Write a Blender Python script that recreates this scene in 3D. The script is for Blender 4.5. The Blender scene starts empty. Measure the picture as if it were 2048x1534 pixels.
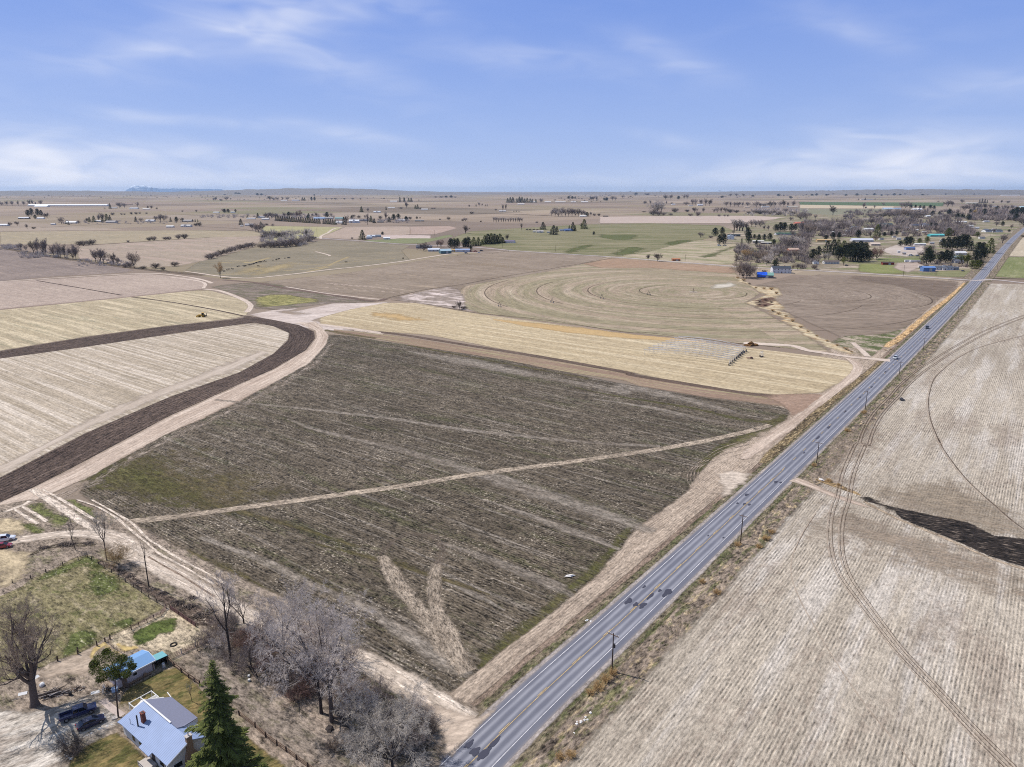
import bpy, bmesh, math, random
import numpy as np
from mathutils import Vector, noise as mnoise
from mathutils.geometry import delaunay_2d_cdt

# ---------------------------------------------------------------- camera, sky, sun, exposure
SC = bpy.context.scene
COL = SC.collection
FPX, HOR, H = 1419.0, 380.0, 95.0            # focal length in photo pixels, horizon row, flying height in metres
PITCH = math.atan((767 - HOR) / FPX)
cam_d = bpy.data.cameras.new('camera')
cam = bpy.data.objects.new('camera', cam_d)
COL.objects.link(cam)
cam.location = (0, 0, H)
cam.rotation_euler = (math.pi / 2 - PITCH, 0, 0)
cam_d.sensor_fit = 'HORIZONTAL'
cam_d.sensor_width = 36
cam_d.lens = 36 * FPX / 2048
cam_d.clip_start = 1
cam_d.clip_end = 200000
SC.camera = cam

SUN_AZ, SUN_EL = math.radians(-67), math.radians(53)      # azimuth measured from the view axis, clockwise positive
sd = Vector((math.sin(SUN_AZ) * math.cos(SUN_EL), math.cos(SUN_AZ) * math.cos(SUN_EL), math.sin(SUN_EL)))
sun_d = bpy.data.lights.new('sun', 'SUN')
sun_d.energy = 5.0
sun_d.angle = math.radians(0.5)
sun_d.color = (1.0, 0.955, 0.90)
sun = bpy.data.objects.new('sun', sun_d)
COL.objects.link(sun)
sun.rotation_euler = sd.to_track_quat('Z', 'Y').to_euler()
sun.location = (-200, 60, 300)

world = bpy.data.worlds.new('World')
SC.world = world
world.use_nodes = True
wt = world.node_tree
wt.nodes.clear()


class NB:
    """small helper that writes node graphs"""
    def __init__(s, nt): s.nt = nt
    def n(s, t, **kw):
        nd = s.nt.nodes.new(t)
        for k, v in kw.items(): setattr(nd, k, v)
        return nd
    def put(s, sock, v):
        if hasattr(v, 'is_linked'): s.nt.links.new(v, sock)
        elif isinstance(v, tuple) and len(v) == 3 and sock.type == 'RGBA': sock.default_value = v + (1,)
        else: sock.default_value = v
    def m(s, op, a, b=0.0, c=0.0, clamp=False):
        nd = s.n('ShaderNodeMath', operation=op, use_clamp=clamp)
        s.put(nd.inputs[0], a); s.put(nd.inputs[1], b); s.put(nd.inputs[2], c)
        return nd.outputs[0]
    def mix(s, f, a, b, mode='MIX'):
        nd = s.n('ShaderNodeMix', data_type='RGBA', blend_type=mode)
        s.put(nd.inputs[0], f); s.put(nd.inputs[6], a); s.put(nd.inputs[7], b)
        return nd.outputs[2]
    def ss(s, v, a, b):
        nd = s.n('ShaderNodeMapRange', interpolation_type='SMOOTHSTEP')
        s.put(nd.inputs[0], v); nd.inputs[1].default_value = a; nd.inputs[2].default_value = b
        return nd.outputs[0]
    def comb(s, x, y, z=0.0):
        nd = s.n('ShaderNodeCombineXYZ')
        s.put(nd.inputs[0], x); s.put(nd.inputs[1], y); s.put(nd.inputs[2], z)
        return nd.outputs[0]
    def sep(s, v):
        nd = s.n('ShaderNodeSeparateXYZ'); s.put(nd.inputs[0], v)
        return nd.outputs
    def noise(s, vec, scale=1.0, detail=3.0, rough=0.55, dist=0.0):
        nd = s.n('ShaderNodeTexNoise'); s.put(nd.inputs['Vector'], vec)
        nd.inputs['Scale'].default_value = scale; nd.inputs['Detail'].default_value = detail
        nd.inputs['Roughness'].default_value = rough; nd.inputs['Distortion'].default_value = dist
        return nd.outputs[0]


w = NB(wt)
sky = w.n('ShaderNodeTexSky', sky_type='NISHITA')
sky.sun_disc = False
sky.sun_elevation = SUN_EL
sky.sun_rotation = SUN_AZ
sky.air_density = 1.0
sky.dust_density = 0.6
sky.ozone_density = 1.6
tc = w.n('ShaderNodeTexCoord')
sx, sy, sz = w.sep(tc.outputs['Generated'])
az = w.m('ARCTAN2', sx, sy)
el = w.m('ARCSINE', sz)
# thin clouds: each bank is (photo column, photo row, half width, half height, tilt, amount)
BANKS = [(95, 340, 170, 38, 0, .9), (20, 300, 120, 30, 0, .45), (330, 300, 110, 16, .1, .4), (480, 360, 260, 16, 0, .45), (560, 335, 90, 14, .1, .3),
         (1690, 330, 170, 34, -.05, .6), (1500, 350, 240, 20, 0, .3), (1850, 300, 160, 34, .1, .38), (1950, 350, 160, 24, 0, .35),
         (1100, 365, 500, 14, 0, .22), (480, 60, 260, 40, -.28, .30), (640, 20, 230, 30, -.1, .25), (610, 100, 170, 30, .3, .30),
         (320, 100, 120, 14, -.25, .3), (1340, 110, 90, 16, .35, .36), (1700, 50, 110, 24, .4, .26), (1060, 115, 150, 20, .1, .3),
         (690, 270, 110, 13, .15, .4), (420, 243, 150, 8, 0, .25), (240, 225, 60, 8, .1, .22), (2010, 170, 130, 26, 0, .26), (120, 130, 110, 12, 0, .16), (1330, 280, 60, 12, .2, .2)]
cm = None
st = w.comb(w.m('MULTIPLY', az, 5.0), w.m('MULTIPLY', el, 17.0))
wob = w.noise(st, 1.4, 3, .5, .4)
wob2 = w.noise(w.comb(w.m('ADD', w.m('MULTIPLY', az, 11.0), w.m('MULTIPLY', el, 6.0)), w.m('MULTIPLY', el, 40.0)), 1.0, 2, .5, .6)
def ray(px, py):
    v = Vector((px - 1024, FPX * math.cos(PITCH) - (py - 767) * math.sin(PITCH), -(FPX * math.sin(PITCH) + (py - 767) * math.cos(PITCH)))).normalized()
    return math.atan2(v.x, v.y), math.asin(v.z)
for (px, py, hw, hh, tilt, amt) in BANKS:
    a0, e0 = ray(px, py)
    k = math.cos(a0) / math.cos(0)
    wa, we = hw / FPX * k, hh / FPX
    da = w.m('SUBTRACT', az, a0); de = w.m('SUBTRACT', el, e0)
    ca, sa = math.cos(-tilt), math.sin(-tilt)
    u = w.m('ADD', w.m('MULTIPLY', da, ca / wa), w.m('MULTIPLY', de, sa / wa))
    v = w.m('ADD', w.m('MULTIPLY', da, -sa / we), w.m('MULTIPLY', de, ca / we))
    v = w.m('ADD', v, w.m('MULTIPLY', w.m('SUBTRACT', wob, .5), 1.7))
    r2 = w.m('ADD', w.m('MULTIPLY', u, u), w.m('MULTIPLY', v, v))
    g = w.m('MULTIPLY', w.m('POWER', 2.718, w.m('MULTIPLY', r2, -0.8)), amt)
    cm = g if cm is None else w.m('ADD', cm, g)
cm = w.m('MULTIPLY', cm, w.ss(wob2, .05, .85))
cm = w.m('ADD', cm, w.m('MULTIPLY', w.ss(w.m('ADD', w.m('MULTIPLY', wob, .6), w.m('MULTIPLY', wob2, .4)), .45, .75), .05))
cm = w.m('MINIMUM', cm, .85)
# the blue of the real sky, tinted towards periwinkle, paler at the horizon
grad = w.m('POWER', w.m('DIVIDE', w.m('MAXIMUM', el, 0.0), .25), .55, clamp=True)
SKY_K = 0.1
skc = w.mix(1.0, sky.outputs[0], (1.0, .93, 1.06), 'MULTIPLY')
lift = w.mix(grad, (5.2, 6.7, 9.6), (1.85, 3.25, 8.0))
skc = w.mix(.85, skc, lift)
skc = w.mix(cm, skc, (8.6, 8.9, 10.0))
skc = w.mix(w.ss(el, .27, .6), skc, (2.7, 3.5, 5.0))      # neutral grey-blue added out of view overhead to cut blue ambient light
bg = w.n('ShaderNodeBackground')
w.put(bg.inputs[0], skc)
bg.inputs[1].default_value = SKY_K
wo = w.n('ShaderNodeOutputWorld')
wt.links.new(bg.outputs[0], wo.inputs[0])

SC.view_settings.view_transform = 'Standard'
SC.view_settings.look = 'None'
SC.view_settings.exposure = 0.0
SC.view_settings.gamma = 1.0
SC.render.engine = 'CYCLES'
SC.cycles.max_bounces = 5
SC.cycles.transparent_max_bounces = 24
SC.cycles.use_denoising = False
SC.cycles.filter_width = 1.05

# ---------------------------------------------------------------- surveying: where things stand on the ground
SHEET = {'P': (0, 0, 1), 'K0': (0, 540, 2.926), 'K1': (650, 500, 3.413), 'K2': (1150, 500, 3.413), 'K3': (400, 480, 6.4),
         'K4': (1600, 600, 4.571), 'K5': (1440, 700, 5.1125), 'K6': (1700, 440, 5.885), 'K7': (1400, 850, 2.242),
         'K8': (850, 850, 2.242), 'K9': (0, 1000, 2.873), 'K10': (0, 1000, 6.817), 'K11': (150, 1080, 6.817),
         'K12': (620, 1150, 3.993), 'K13': (860, 1234, 5.1125), 'K14': (1160, 1000, 5.1125), 'K15': (330, 1200, 7.67),
         'K16': (200, 1280, 6.023), 'K17': (0, 1300, 6.557), 'K18': (180, 1280, 12.78), 'K19': (0, 1140, 5.115), 'K20': (400, 1090, 6.1375), 'K21': (400, 1050, 3.169),
         'C1': (0, 370, 4.876), 'C2': (400, 370, 4.876), 'C3': (800, 370, 4.876), 'C4': (1200, 370, 4.876),
         'C5': (1600, 370, 4.571), 'C6': (1380, 420, 5.689), 'C7': (1720, 420, 6.244)}


def px(sheet, x, y):
    a, b, k = SHEET[sheet]
    return (a + x / k, b + y / k)


def ground(p, z=0.0):
    v = p[1] - 767
    fz = FPX * math.sin(PITCH) + v * math.cos(PITCH)
    t = (H - z) / fz
    return Vector(((p[0] - 1024) * t, (FPX * math.cos(PITCH) - v * math.sin(PITCH)) * t, z))


def mpp(p):
    """metres per photo pixel for something standing at ground point p"""
    return H / (FPX * math.sin(PITCH) + (p[1] - 767) * math.cos(PITCH))


def g(sheet, *pts):
    return [ground(px(sheet, x, y)) for x, y in pts]


def tag(o, label=None, cat=None, group=None, kind=None):
    if label: o['label'] = label
    if cat: o['category'] = cat
    if group: o['group'] = group
    if kind: o['kind'] = kind
    return o


RD = Vector((.603, .798, 0))       # direction of the highway; fields are ploughed square to it or along it
RP = Vector((-.798, .603, 0))


def catmull(pts, n=8, closed=False):
    out = []
    N = len(pts)
    rng = range(N) if closed else range(N - 1)
    for i in rng:
        p0 = pts[(i - 1) % N] if (closed or i > 0) else pts[0] * 2 - pts[1]
        p1 = pts[i]; p2 = pts[(i + 1) % N]
        p3 = pts[(i + 2) % N] if (closed or i + 2 < N) else pts[-1] * 2 - pts[-2]
        for k in range(n):
            t = k / n
            out.append(.5 * ((2 * p1) + (p2 - p0) * t + (2 * p0 - 5 * p1 + 4 * p2 - p3) * t * t + (3 * p1 - p0 - 3 * p2 + p3) * t ** 3))
    if not closed: out.append(pts[-1].copy())
    return out


LAYER = .004
ZSEQ = 0
ZR = random.Random(3)


def mesh_obj(name, verts, faces, mat, attrs=None, smooth=False, parent=None):
    me = bpy.data.meshes.new(name)
    me.from_pydata([tuple(v) for v in verts], [], faces)
    if mat: me.materials.append(mat)
    if attrs:
        for k, (typ, data) in attrs.items():
            a = me.attributes.new(k, typ, 'POINT')
            if typ == 'FLOAT': a.data.foreach_set('value', data)
            else: a.data.foreach_set('vector', [c for v in data for c in v])
    if smooth: me.polygons.foreach_set('use_smooth', [True] * len(me.polygons))
    o = bpy.data.objects.new(name, me)
    COL.objects.link(o)
    if parent: o.parent = parent
    return o


def patch(name, pts, mat, layer, soft=1.0, curve=False, step=None):
    """a flat piece of ground with a feathered rim"""
    if curve: pts = catmull(pts, 6, True)
    pts = [Vector((p.x, p.y, 0)) for p in pts]
    area = sum(pts[i].x * pts[(i + 1) % len(pts)].y - pts[(i + 1) % len(pts)].x * pts[i].y for i in range(len(pts)))
    if area < 0: pts.reverse()
    # densify so the rim can feather evenly
    q = []
    for i, p in enumerate(pts):
        n_ = pts[(i + 1) % len(pts)]
        L = (n_ - p).length
        k = max(1, min(40, int(L / (step or 25))))
        q += [p.lerp(n_, j / k) for j in range(k)]
    pts = [p for i, p in enumerate(q) if (p - q[i - 1]).length > .05]
    N = len(pts)
    nrm = []
    outer = []
    for i in range(N):
        a = (pts[i] - pts[i - 1]).normalized(); b = (pts[(i + 1) % N] - pts[i]).normalized()
        na = Vector((a.y, -a.x, 0)); nb = Vector((b.y, -b.x, 0))
        nn = na + nb
        if nn.length < .2: nn = na.copy()
        nn.normalize()
        nrm.append(nn)
        outer.append(pts[i] + nn * soft)
    A2 = np.array([(p.x, p.y) for p in outer]); B2 = np.roll(A2, -1, 0)
    D2 = B2 - A2; L2 = np.maximum((D2 ** 2).sum(1), 1e-9)
    cand = np.array([(p.x - q_.x * soft * k, p.y - q_.y * soft * k) for k in (-.1, .35, 1.0) for p, q_ in zip(pts, nrm)])
    t = np.clip((((cand[:, None, :] - A2[None]) * D2[None]).sum(2)) / L2[None], 0, 1)
    dist = np.sqrt((((A2[None] + t[..., None] * D2[None]) - cand[:, None, :]) ** 2).sum(2)).min(1)
    # even-odd test
    X, Y = cand[:, 0][:, None], cand[:, 1][:, None]
    crs = ((A2[:, 1][None] > Y) != (B2[:, 1][None] > Y)) & (X < (B2[:, 0] - A2[:, 0])[None] * (Y - A2[:, 1][None]) / np.where(np.abs(B2[:, 1] - A2[:, 1]) < 1e-9, 1e-9, B2[:, 1] - A2[:, 1])[None] + A2[:, 0][None])
    ins = crs.sum(1) % 2 == 1
    want = np.repeat(np.array([.9, 1.35, 2.0]) * soft, N)
    keep = ins & (dist > want * .8)
    inner = cand[keep]; ie = np.clip(dist[keep] / (2 * soft), 0, 1)
    vin = [Vector(p) for p in A2] + [Vector(p) for p in inner]
    vo, ed, fc, ov, _, _ = delaunay_2d_cdt(vin, [], [list(range(N))], 1, 1e-4)
    ein = [0.0] * N + list(ie)
    e = [max([ein[k] for k in ids] or [0.0]) if ids else 0.0 for ids in ov]
    global ZSEQ
    ZSEQ += 1
    z = LAYER * layer + ZSEQ * .0003
    o = mesh_obj(name, [(v.x, v.y, z) for v in vo], [tuple(f) for f in fc], mat, {'e': ('FLOAT', e)})
    if sum(p.normal.z for p in o.data.polygons) < 0: o.data.flip_normals()
    o['kind'] = 'structure'
    return o


def strip(name, left, right, mat, layer, feather=.18, n=None):
    """a band between two lines; remembers metres across and along for its material"""
    def arc(pts, n):
        d = [0]
        for i in range(1, len(pts)): d.append(d[-1] + (pts[i] - pts[i - 1]).length)
        out = []
        for k in range(n):
            t = d[-1] * k / (n - 1)
            i = min(len(d) - 2, max(0, int(np.searchsorted(d, t)) - 1))
            f = (t - d[i]) / max(1e-6, d[i + 1] - d[i])
            out.append(pts[i].lerp(pts[i + 1], f))
        return out, d[-1]
    n = n or max(8, len(left) * 3)
    L, dl = arc(left, n); R, dr = arc(right, n)
    verts, e, uv, faces = [], [], [], []
    global ZSEQ
    ZSEQ += 1
    z = LAYER * layer + ZSEQ * .0003
    dist = 0
    for i in range(n):
        if i: dist += ((L[i] + R[i]) / 2 - (L[i - 1] + R[i - 1]) / 2).length
        wdt = (R[i] - L[i]).length
        for f, ev in ((0, 0), (feather, 1), (.5, 1), (1 - feather, 1), (1, 0)):
            p = L[i].lerp(R[i], f)
            verts.append((p.x, p.y, z + ZR.random() * .0002)); e.append(ev); uv.append(((f - .5) * wdt, dist, f))
        if i:
            for k in range(4):
                a = (i - 1) * 5 + k
                faces.append((a, a + 1, a + 6, a + 5))
    o = mesh_obj(name, verts, faces, mat, {'e': ('FLOAT', e), 'st': ('FLOAT_VECTOR', uv)})
    me = o.data
    if sum(p.normal.z for p in me.polygons) < 0: me.flip_normals()
    o['kind'] = 'structure'
    return o


def offset_line(pts, d):
    out = []
    for i, p in enumerate(pts):
        a = (pts[min(i + 1, len(pts) - 1)] - pts[max(i - 1, 0)]).normalized()
        out.append(p + Vector((a.y, -a.x, 0)) * d)
    return out


def ribbon(name, pts, width, mat, layer, feather=.25, n=8, off=0.0):
    pts = catmull(pts, n) if len(pts) > 2 else pts
    ws = width if isinstance(width, (list, tuple)) else [width, width]
    k = len(pts)
    lf, rt = [], []
    for i, p in enumerate(pts):
        t = i / (k - 1) * (len(ws) - 1); j = min(len(ws) - 2, int(t)); wd = ws[j] + (ws[j + 1] - ws[j]) * (t - j)
        a = (pts[min(i + 1, k - 1)] - pts[max(i - 1, 0)]).normalized()
        nn = Vector((a.y, -a.x, 0))
        lf.append(p + nn * (off - wd / 2)); rt.append(p + nn * (off + wd / 2))
    return strip(name, lf, rt, mat, layer, feather, n=max(k, 8))


# ---------------------------------------------------------------- ground materials
def lin(c):
    """sRGB 0-255 to linear albedo"""
    return tuple(((v / 255) / 12.92 if v / 255 < .04045 else ((v / 255 + .055) / 1.055) ** 2.4) for v in c)


ALB = .755      # photo brightness of sunlit ground to albedo
SAT = .98
TINT = (1.035, .995, .945)


def alb(c, k=1.0):
    l = lin(c)
    m_ = .3 * l[0] + .55 * l[1] + .15 * l[2]
    return tuple(max(.004, min(.85, (m_ + (v - m_) * SAT) * ALB * k * t)) for v, t in zip(l, TINT))


def soil(name, A, B, d=RP, su=1.2, sv=30.0, streak=.75, light=None, lamt=0.0, lthr=.58, lsu=5.0, lsv=120.0,
         green=None, gamt=0.0, gthr=.55, gs=18.0, gsv=60.0, speck=.35, specks=1.6, fsp=0.0, famt=0.0, soft=True, big=90.0, rough=1.0, en=.45, ea=.9,
         dash=0.0, thin=0.0, flecks=0.0):
    """earth, stubble or turf: two tones mixed by streaks along the working direction d (a vector, 'st' for a band's own
    direction or ('ring', centre) for a pivot circle), pale streaks, patches of green, clods and drill rows"""
    mt = bpy.data.materials.new(name)
    mt.use_nodes = True
    nt = mt.node_tree
    nt.nodes.clear()
    b = NB(nt)
    geo = b.n('ShaderNodeNewGeometry')
    P = geo.outputs['Position']
    x, y, z = b.sep(P)
    if isinstance(d, str):
        at = b.n('ShaderNodeAttribute', attribute_name='st')
        s = b.sep(at.outputs['Vector']); u, v = s[0], s[1]
    elif isinstance(d, tuple):
        c = d[1]
        dx = b.m('SUBTRACT', x, c.x); dy = b.m('SUBTRACT', y, c.y)
        u = b.m('SQRT', b.m('ADD', b.m('MULTIPLY', dx, dx), b.m('MULTIPLY', dy, dy)))
        v = b.m('MULTIPLY', b.m('ARCTAN2', dx, dy), d[2])
    else:
        v = b.m('ADD', b.m('MULTIPLY', x, d.x), b.m('MULTIPLY', y, d.y))
        u = b.m('ADD', b.m('MULTIPLY', x, -d.y), b.m('MULTIPLY', y, d.x))
    # wander a little so nothing is ruler straight
    wv = b.noise(P, 1 / 35., 2)
    u2 = b.m('ADD', u, b.m('MULTIPLY', b.m('SUBTRACT', wv, .5), 1.2))
    uv1 = b.comb(b.m('MULTIPLY', u2, 1 / su), b.m('MULTIPLY', v, 1 / sv))
    s1 = b.noise(uv1, 1.0, 5, .6)
    uv3 = b.comb(b.m('MULTIPLY', u2, 1 / (su * 6)), b.m('MULTIPLY', v, 1 / (sv * 2.5)), 7.0)
    s3 = b.noise(uv3, 1.0, 3, .6)
    bl = b.noise(P, 1 / big, 5, .6)
    f = b.m('ADD', b.m('MULTIPLY', b.m('SUBTRACT', s1, .5), streak * 2.2), b.m('MULTIPLY', b.m('SUBTRACT', bl, .5), 1.8))
    f = b.m('ADD', f, b.m('MULTIPLY', b.m('SUBTRACT', s3, .5), streak * 1.8))
    f = b.m('ADD', f, .5, clamp=True)
    col = b.mix(f, alb(A), alb(B))
    if light:
        s2 = b.noise(b.comb(b.m('MULTIPLY', u2, 1 / lsu), b.m('MULTIPLY', v, 1 / lsv), 3.0), 1.0, 4, .6)
        s2 = b.m('ADD', s2, b.m('MULTIPLY', b.m('SUBTRACT', s1, .5), .22))
        col = b.mix(b.m('MULTIPLY', b.ss(s2, lthr - .05, lthr + .13), lamt), col, alb(light))
    if green:
        s4 = b.noise(b.comb(b.m('MULTIPLY', u2, 1 / gs), b.m('MULTIPLY', v, 1 / gsv), 11.0), 1.0, 4, .65)
        s4 = b.m('ADD', s4, b.m('MULTIPLY', b.m('SUBTRACT', s1, .5), .35))
        s4 = b.m('ADD', s4, b.m('MULTIPLY', b.m('SUBTRACT', b.noise(P, .55, 3, .7), .5), .5))
        col = b.mix(b.m('MULTIPLY', b.ss(s4, gthr - .04, gthr + .1), gamt), col, alb(green))
    if flecks:      # scattered pale residue, thicker in some places
        fk = b.m('MULTIPLY', b.ss(b.noise(P, 1.5, 2, .6), .56, .66), b.ss(b.noise(P, 1 / 13., 3, .6), .42, .62))
        col = b.mix(b.m('MULTIPLY', fk, flecks), col, alb((214, 202, 186)))
    hs = b.n('ShaderNodeHueSaturation')
    # clods and residue
    sv_ = b.comb(u, b.m('MULTIPLY', v, .4), z)
    k1 = b.noise(sv_, specks, 3, .75)
    k2 = b.noise(sv_, specks * .28, 3, .7)
    val = b.m('ADD', 1.0, b.m('ADD', b.m('MULTIPLY', b.m('SUBTRACT', k1, .5), speck * 4.6), b.m('MULTIPLY', b.m('SUBTRACT', k2, .5), speck * 2.8)))
    if famt:
        ph = b.m('SINE', b.m('MULTIPLY', b.m('ADD', u, b.m('MULTIPLY', b.m('SUBTRACT', wv, .5), fsp * .8)), 2 * math.pi / fsp))
        amp = b.m('MULTIPLY', b.ss(b.noise(P, 1 / 22., 3), .25, .7), famt)
        if dash:
            amp = b.m('MULTIPLY', amp, b.m('ADD', .45, b.m('MULTIPLY', b.ss(b.noise(b.comb(b.m('MULTIPLY', u, 1 / fsp), b.m('MULTIPLY', v, dash)), 1.0, 2), .42, .6), 1.1)))
        val = b.m('ADD', val, b.m('MULTIPLY', ph, amp))
    val = b.m('MAXIMUM', val, .12)
    b.put(hs.inputs['Value'], val); b.put(hs.inputs['Color'], col)
    bs = b.n('ShaderNodeBsdfPrincipled')
    b.put(bs.inputs['Base Color'], hs.outputs[0])
    bs.inputs['Roughness'].default_value = rough
    bs.inputs['Specular IOR Level'].default_value = .15
    if speck >= .5 or famt >= .1:
        bp = b.n('ShaderNodeBump'); bp.inputs['Strength'].default_value = .7; bp.inputs['Distance'].default_value = .22
        b.put(bp.inputs['Height'], b.m('MULTIPLY', val, .6)); nt.links.new(bp.outputs[0], bs.inputs['Normal'])
    out = b.n('ShaderNodeOutputMaterial')
    if soft:
        ea_ = b.n('ShaderNodeAttribute', attribute_name='e').outputs['Fac']
        nz = b.m('ADD', b.m('MULTIPLY', b.m('SUBTRACT', b.noise(P, en, 4, .7), .5), ea), b.m('MULTIPLY', b.m('SUBTRACT', b.noise(P, en / 7, 3, .6), .5), ea))
        a = b.ss(b.m('ADD', ea_, b.m('MULTIPLY', nz, b.m('MINIMUM', 1.0, b.m('MULTIPLY', b.m('SUBTRACT', 1.0, ea_), 3.0)))), (.12 if ea < 1.5 else .2), (.8 if ea < 1.5 else 1.0))
        # always closed in the middle, always open at the rim
        a = b.m('MULTIPLY', a, b.ss(ea_, 0.0, .06))
        if thin:
            a = b.m('MULTIPLY', a, b.m('ADD', 1 - thin, b.m('MULTIPLY', b.ss(b.m('ADD', s1, b.m('MULTIPLY', b.m('SUBTRACT', k2, .5), .5)), .38, .66), thin)))
            a = b.m('MULTIPLY', a, .85)
        tr = b.n('ShaderNodeBsdfTransparent')
        mx = b.n('ShaderNodeMixShader')
        b.put(mx.inputs[0], a)
        nt.links.new(tr.outputs[0], mx.inputs[1]); nt.links.new(bs.outputs[0], mx.inputs[2])
        nt.links.new(mx.outputs[0], out.inputs[0])
    else:
        nt.links.new(bs.outputs[0], out.inputs[0])
    return mt
# ---------------------------------------------------------------- base ground, far fields, hills
def base_ground():
    mt = bpy.data.materials.new('far_farmland')
    mt.use_nodes = True
    nt = mt.node_tree; nt.nodes.clear()
    b = NB(nt)
    P = b.n('ShaderNodeNewGeometry').outputs['Position']
    x, y, z = b.sep(P)
    wob_ = b.noise(P, 1 / 500., 2)
    def cells(cu, cv, seed):
        r = b.m('ADD', b.m('ADD', b.m('MULTIPLY', x, RD.x), b.m('MULTIPLY', y, RD.y)), b.m('MULTIPLY', b.m('SUBTRACT', wob_, .5), 60))
        p = b.m('ADD', b.m('MULTIPLY', x, RP.x), b.m('MULTIPLY', y, RP.y))
        row = b.m('FLOOR', b.m('MULTIPLY', r, 1 / cv))
        sh = b.m('MULTIPLY', b.m('SINE', b.m('MULTIPLY', row, 12.9)), cu * 3)
        cl = b.m('FLOOR', b.m('MULTIPLY', b.m('ADD', p, sh), 1 / cu))
        wn = b.n('ShaderNodeTexWhiteNoise', noise_dimensions='3D')
        b.put(wn.inputs[0], b.comb(row, cl, seed))
        return wn.outputs[0]
    def ramp(v, cols):
        r = b.n('ShaderNodeValToRGB'); r.color_ramp.interpolation = 'CONSTANT'
        e = r.color_ramp.elements
        while len(e) < len(cols): e.new(1.0)
        for i, c in enumerate(cols):
            e[i].position = i / len(cols); e[i].color = alb(c) + (1,)
        b.put(r.inputs[0], v)
        return r.outputs[0]
    c1 = ramp(cells(620, 430, 1.0), [(166, 150, 134), (150, 134, 122), (160, 146, 126), (138, 124, 114), (172, 158, 138), (134, 120, 108), (156, 144, 120), (150, 136, 124), (124, 114, 102), (168, 154, 140), (138, 136, 104), (158, 142, 130)])
    c2 = ramp(cells(240, 1500, 5.0), [(158, 144, 130), (142, 128, 116), (168, 152, 136), (130, 118, 106)])
    col = b.mix(.35, c1, c2)
    nz = b.noise(b.comb(b.m('MULTIPLY', x, 1 / 400.), b.m('MULTIPLY', y, 1 / 160.)), 1.0, 5, .6)
    hs = b.n('ShaderNodeHueSaturation')
    k1 = b.noise(P, .8, 4, .7)
    val = b.m('ADD', .62, b.m('ADD', b.m('MULTIPLY', nz, .5), b.m('MULTIPLY', k1, .26)))
    b.put(hs.inputs['Value'], val); b.put(hs.inputs['Color'], col)
    bs = b.n('ShaderNodeBsdfPrincipled'); b.put(bs.inputs['Base Color'], hs.outputs[0])
    bs.inputs['Roughness'].default_value = 1; bs.inputs['Specular IOR Level'].default_value = .1
    nt.links.new(bs.outputs[0], b.n('ShaderNodeOutputMaterial').inputs[0])
    S = 42000.0
    v = [(-S, -300, -.02), (S, -300, -.02), (S, S, -.02), (-S, S, -.02)]
    o = mesh_obj('ground', v, [(0, 1, 2, 3)], mt)
    o['kind'] = 'structure'


base_ground()


def plain(name, c, rough=.8, metal=0.0, var=.25, scale=1.0, spec=.3, k=1.0, raw=False, coat=0.0):
    mt = bpy.data.materials.new(name)
    mt.use_nodes = True
    nt = mt.node_tree; nt.nodes.clear()
    b = NB(nt)
    bs = b.n('ShaderNodeBsdfPrincipled')
    col = c if raw else tuple(v * .80 * k for v in lin(c))
    hs = b.n('ShaderNodeHueSaturation')
    tcn = b.n('ShaderNodeTexCoord')
    nz = b.noise(tcn.outputs['Object'], scale, 4, .65)
    b.put(hs.inputs['Value'], b.m('ADD', 1 - var, b.m('MULTIPLY', nz, var * 2)))
    b.put(hs.inputs['Color'], col)
    b.put(bs.inputs['Base Color'], hs.outputs[0])
    bs.inputs['Roughness'].default_value = rough
    bs.inputs['Metallic'].default_value = metal
    bs.inputs['Specular IOR Level'].default_value = spec
    bs.inputs['Coat Weight'].default_value = coat
    nt.links.new(bs.outputs[0], b.n('ShaderNodeOutputMaterial').inputs[0])
    return mt


def ridge(name, az0, az1, dist, depth, prof, mat, n=160, seed=0, kind='structure'):
    """hills as a real slope that rises away from the plain"""
    verts, faces = [], []
    rows = 7
    for i in range(n + 1):
        t = i / n
        a = az0 + (az1 - az0) * t
        hgt = prof(t)
        for k in range(rows):
            s = k / (rows - 1)
            r = dist + depth * s
            nz = mnoise.noise(Vector((t * 40 + seed, s * 5, seed))) * .5 + mnoise.noise(Vector((t * 130 + seed, s * 12, seed))) * .25
            z_ = hgt * (math.sin(s * math.pi / 2) ** .8) * (1 + .35 * nz) - 2 if k else -3
            verts.append((math.sin(a) * r, math.cos(a) * r, z_))
        if i:
            for k in range(rows - 1):
                a_ = (i - 1) * rows + k; b_ = i * rows + k
                faces.append((a_, b_, b_ + 1, a_ + 1))
    o = mesh_obj(name, verts, faces, mat, smooth=True)
    if kind: o['kind'] = kind
    return o


def azp(x): return math.atan2(x - 1024, FPX * math.cos(PITCH) + 387 * math.sin(PITCH))


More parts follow.
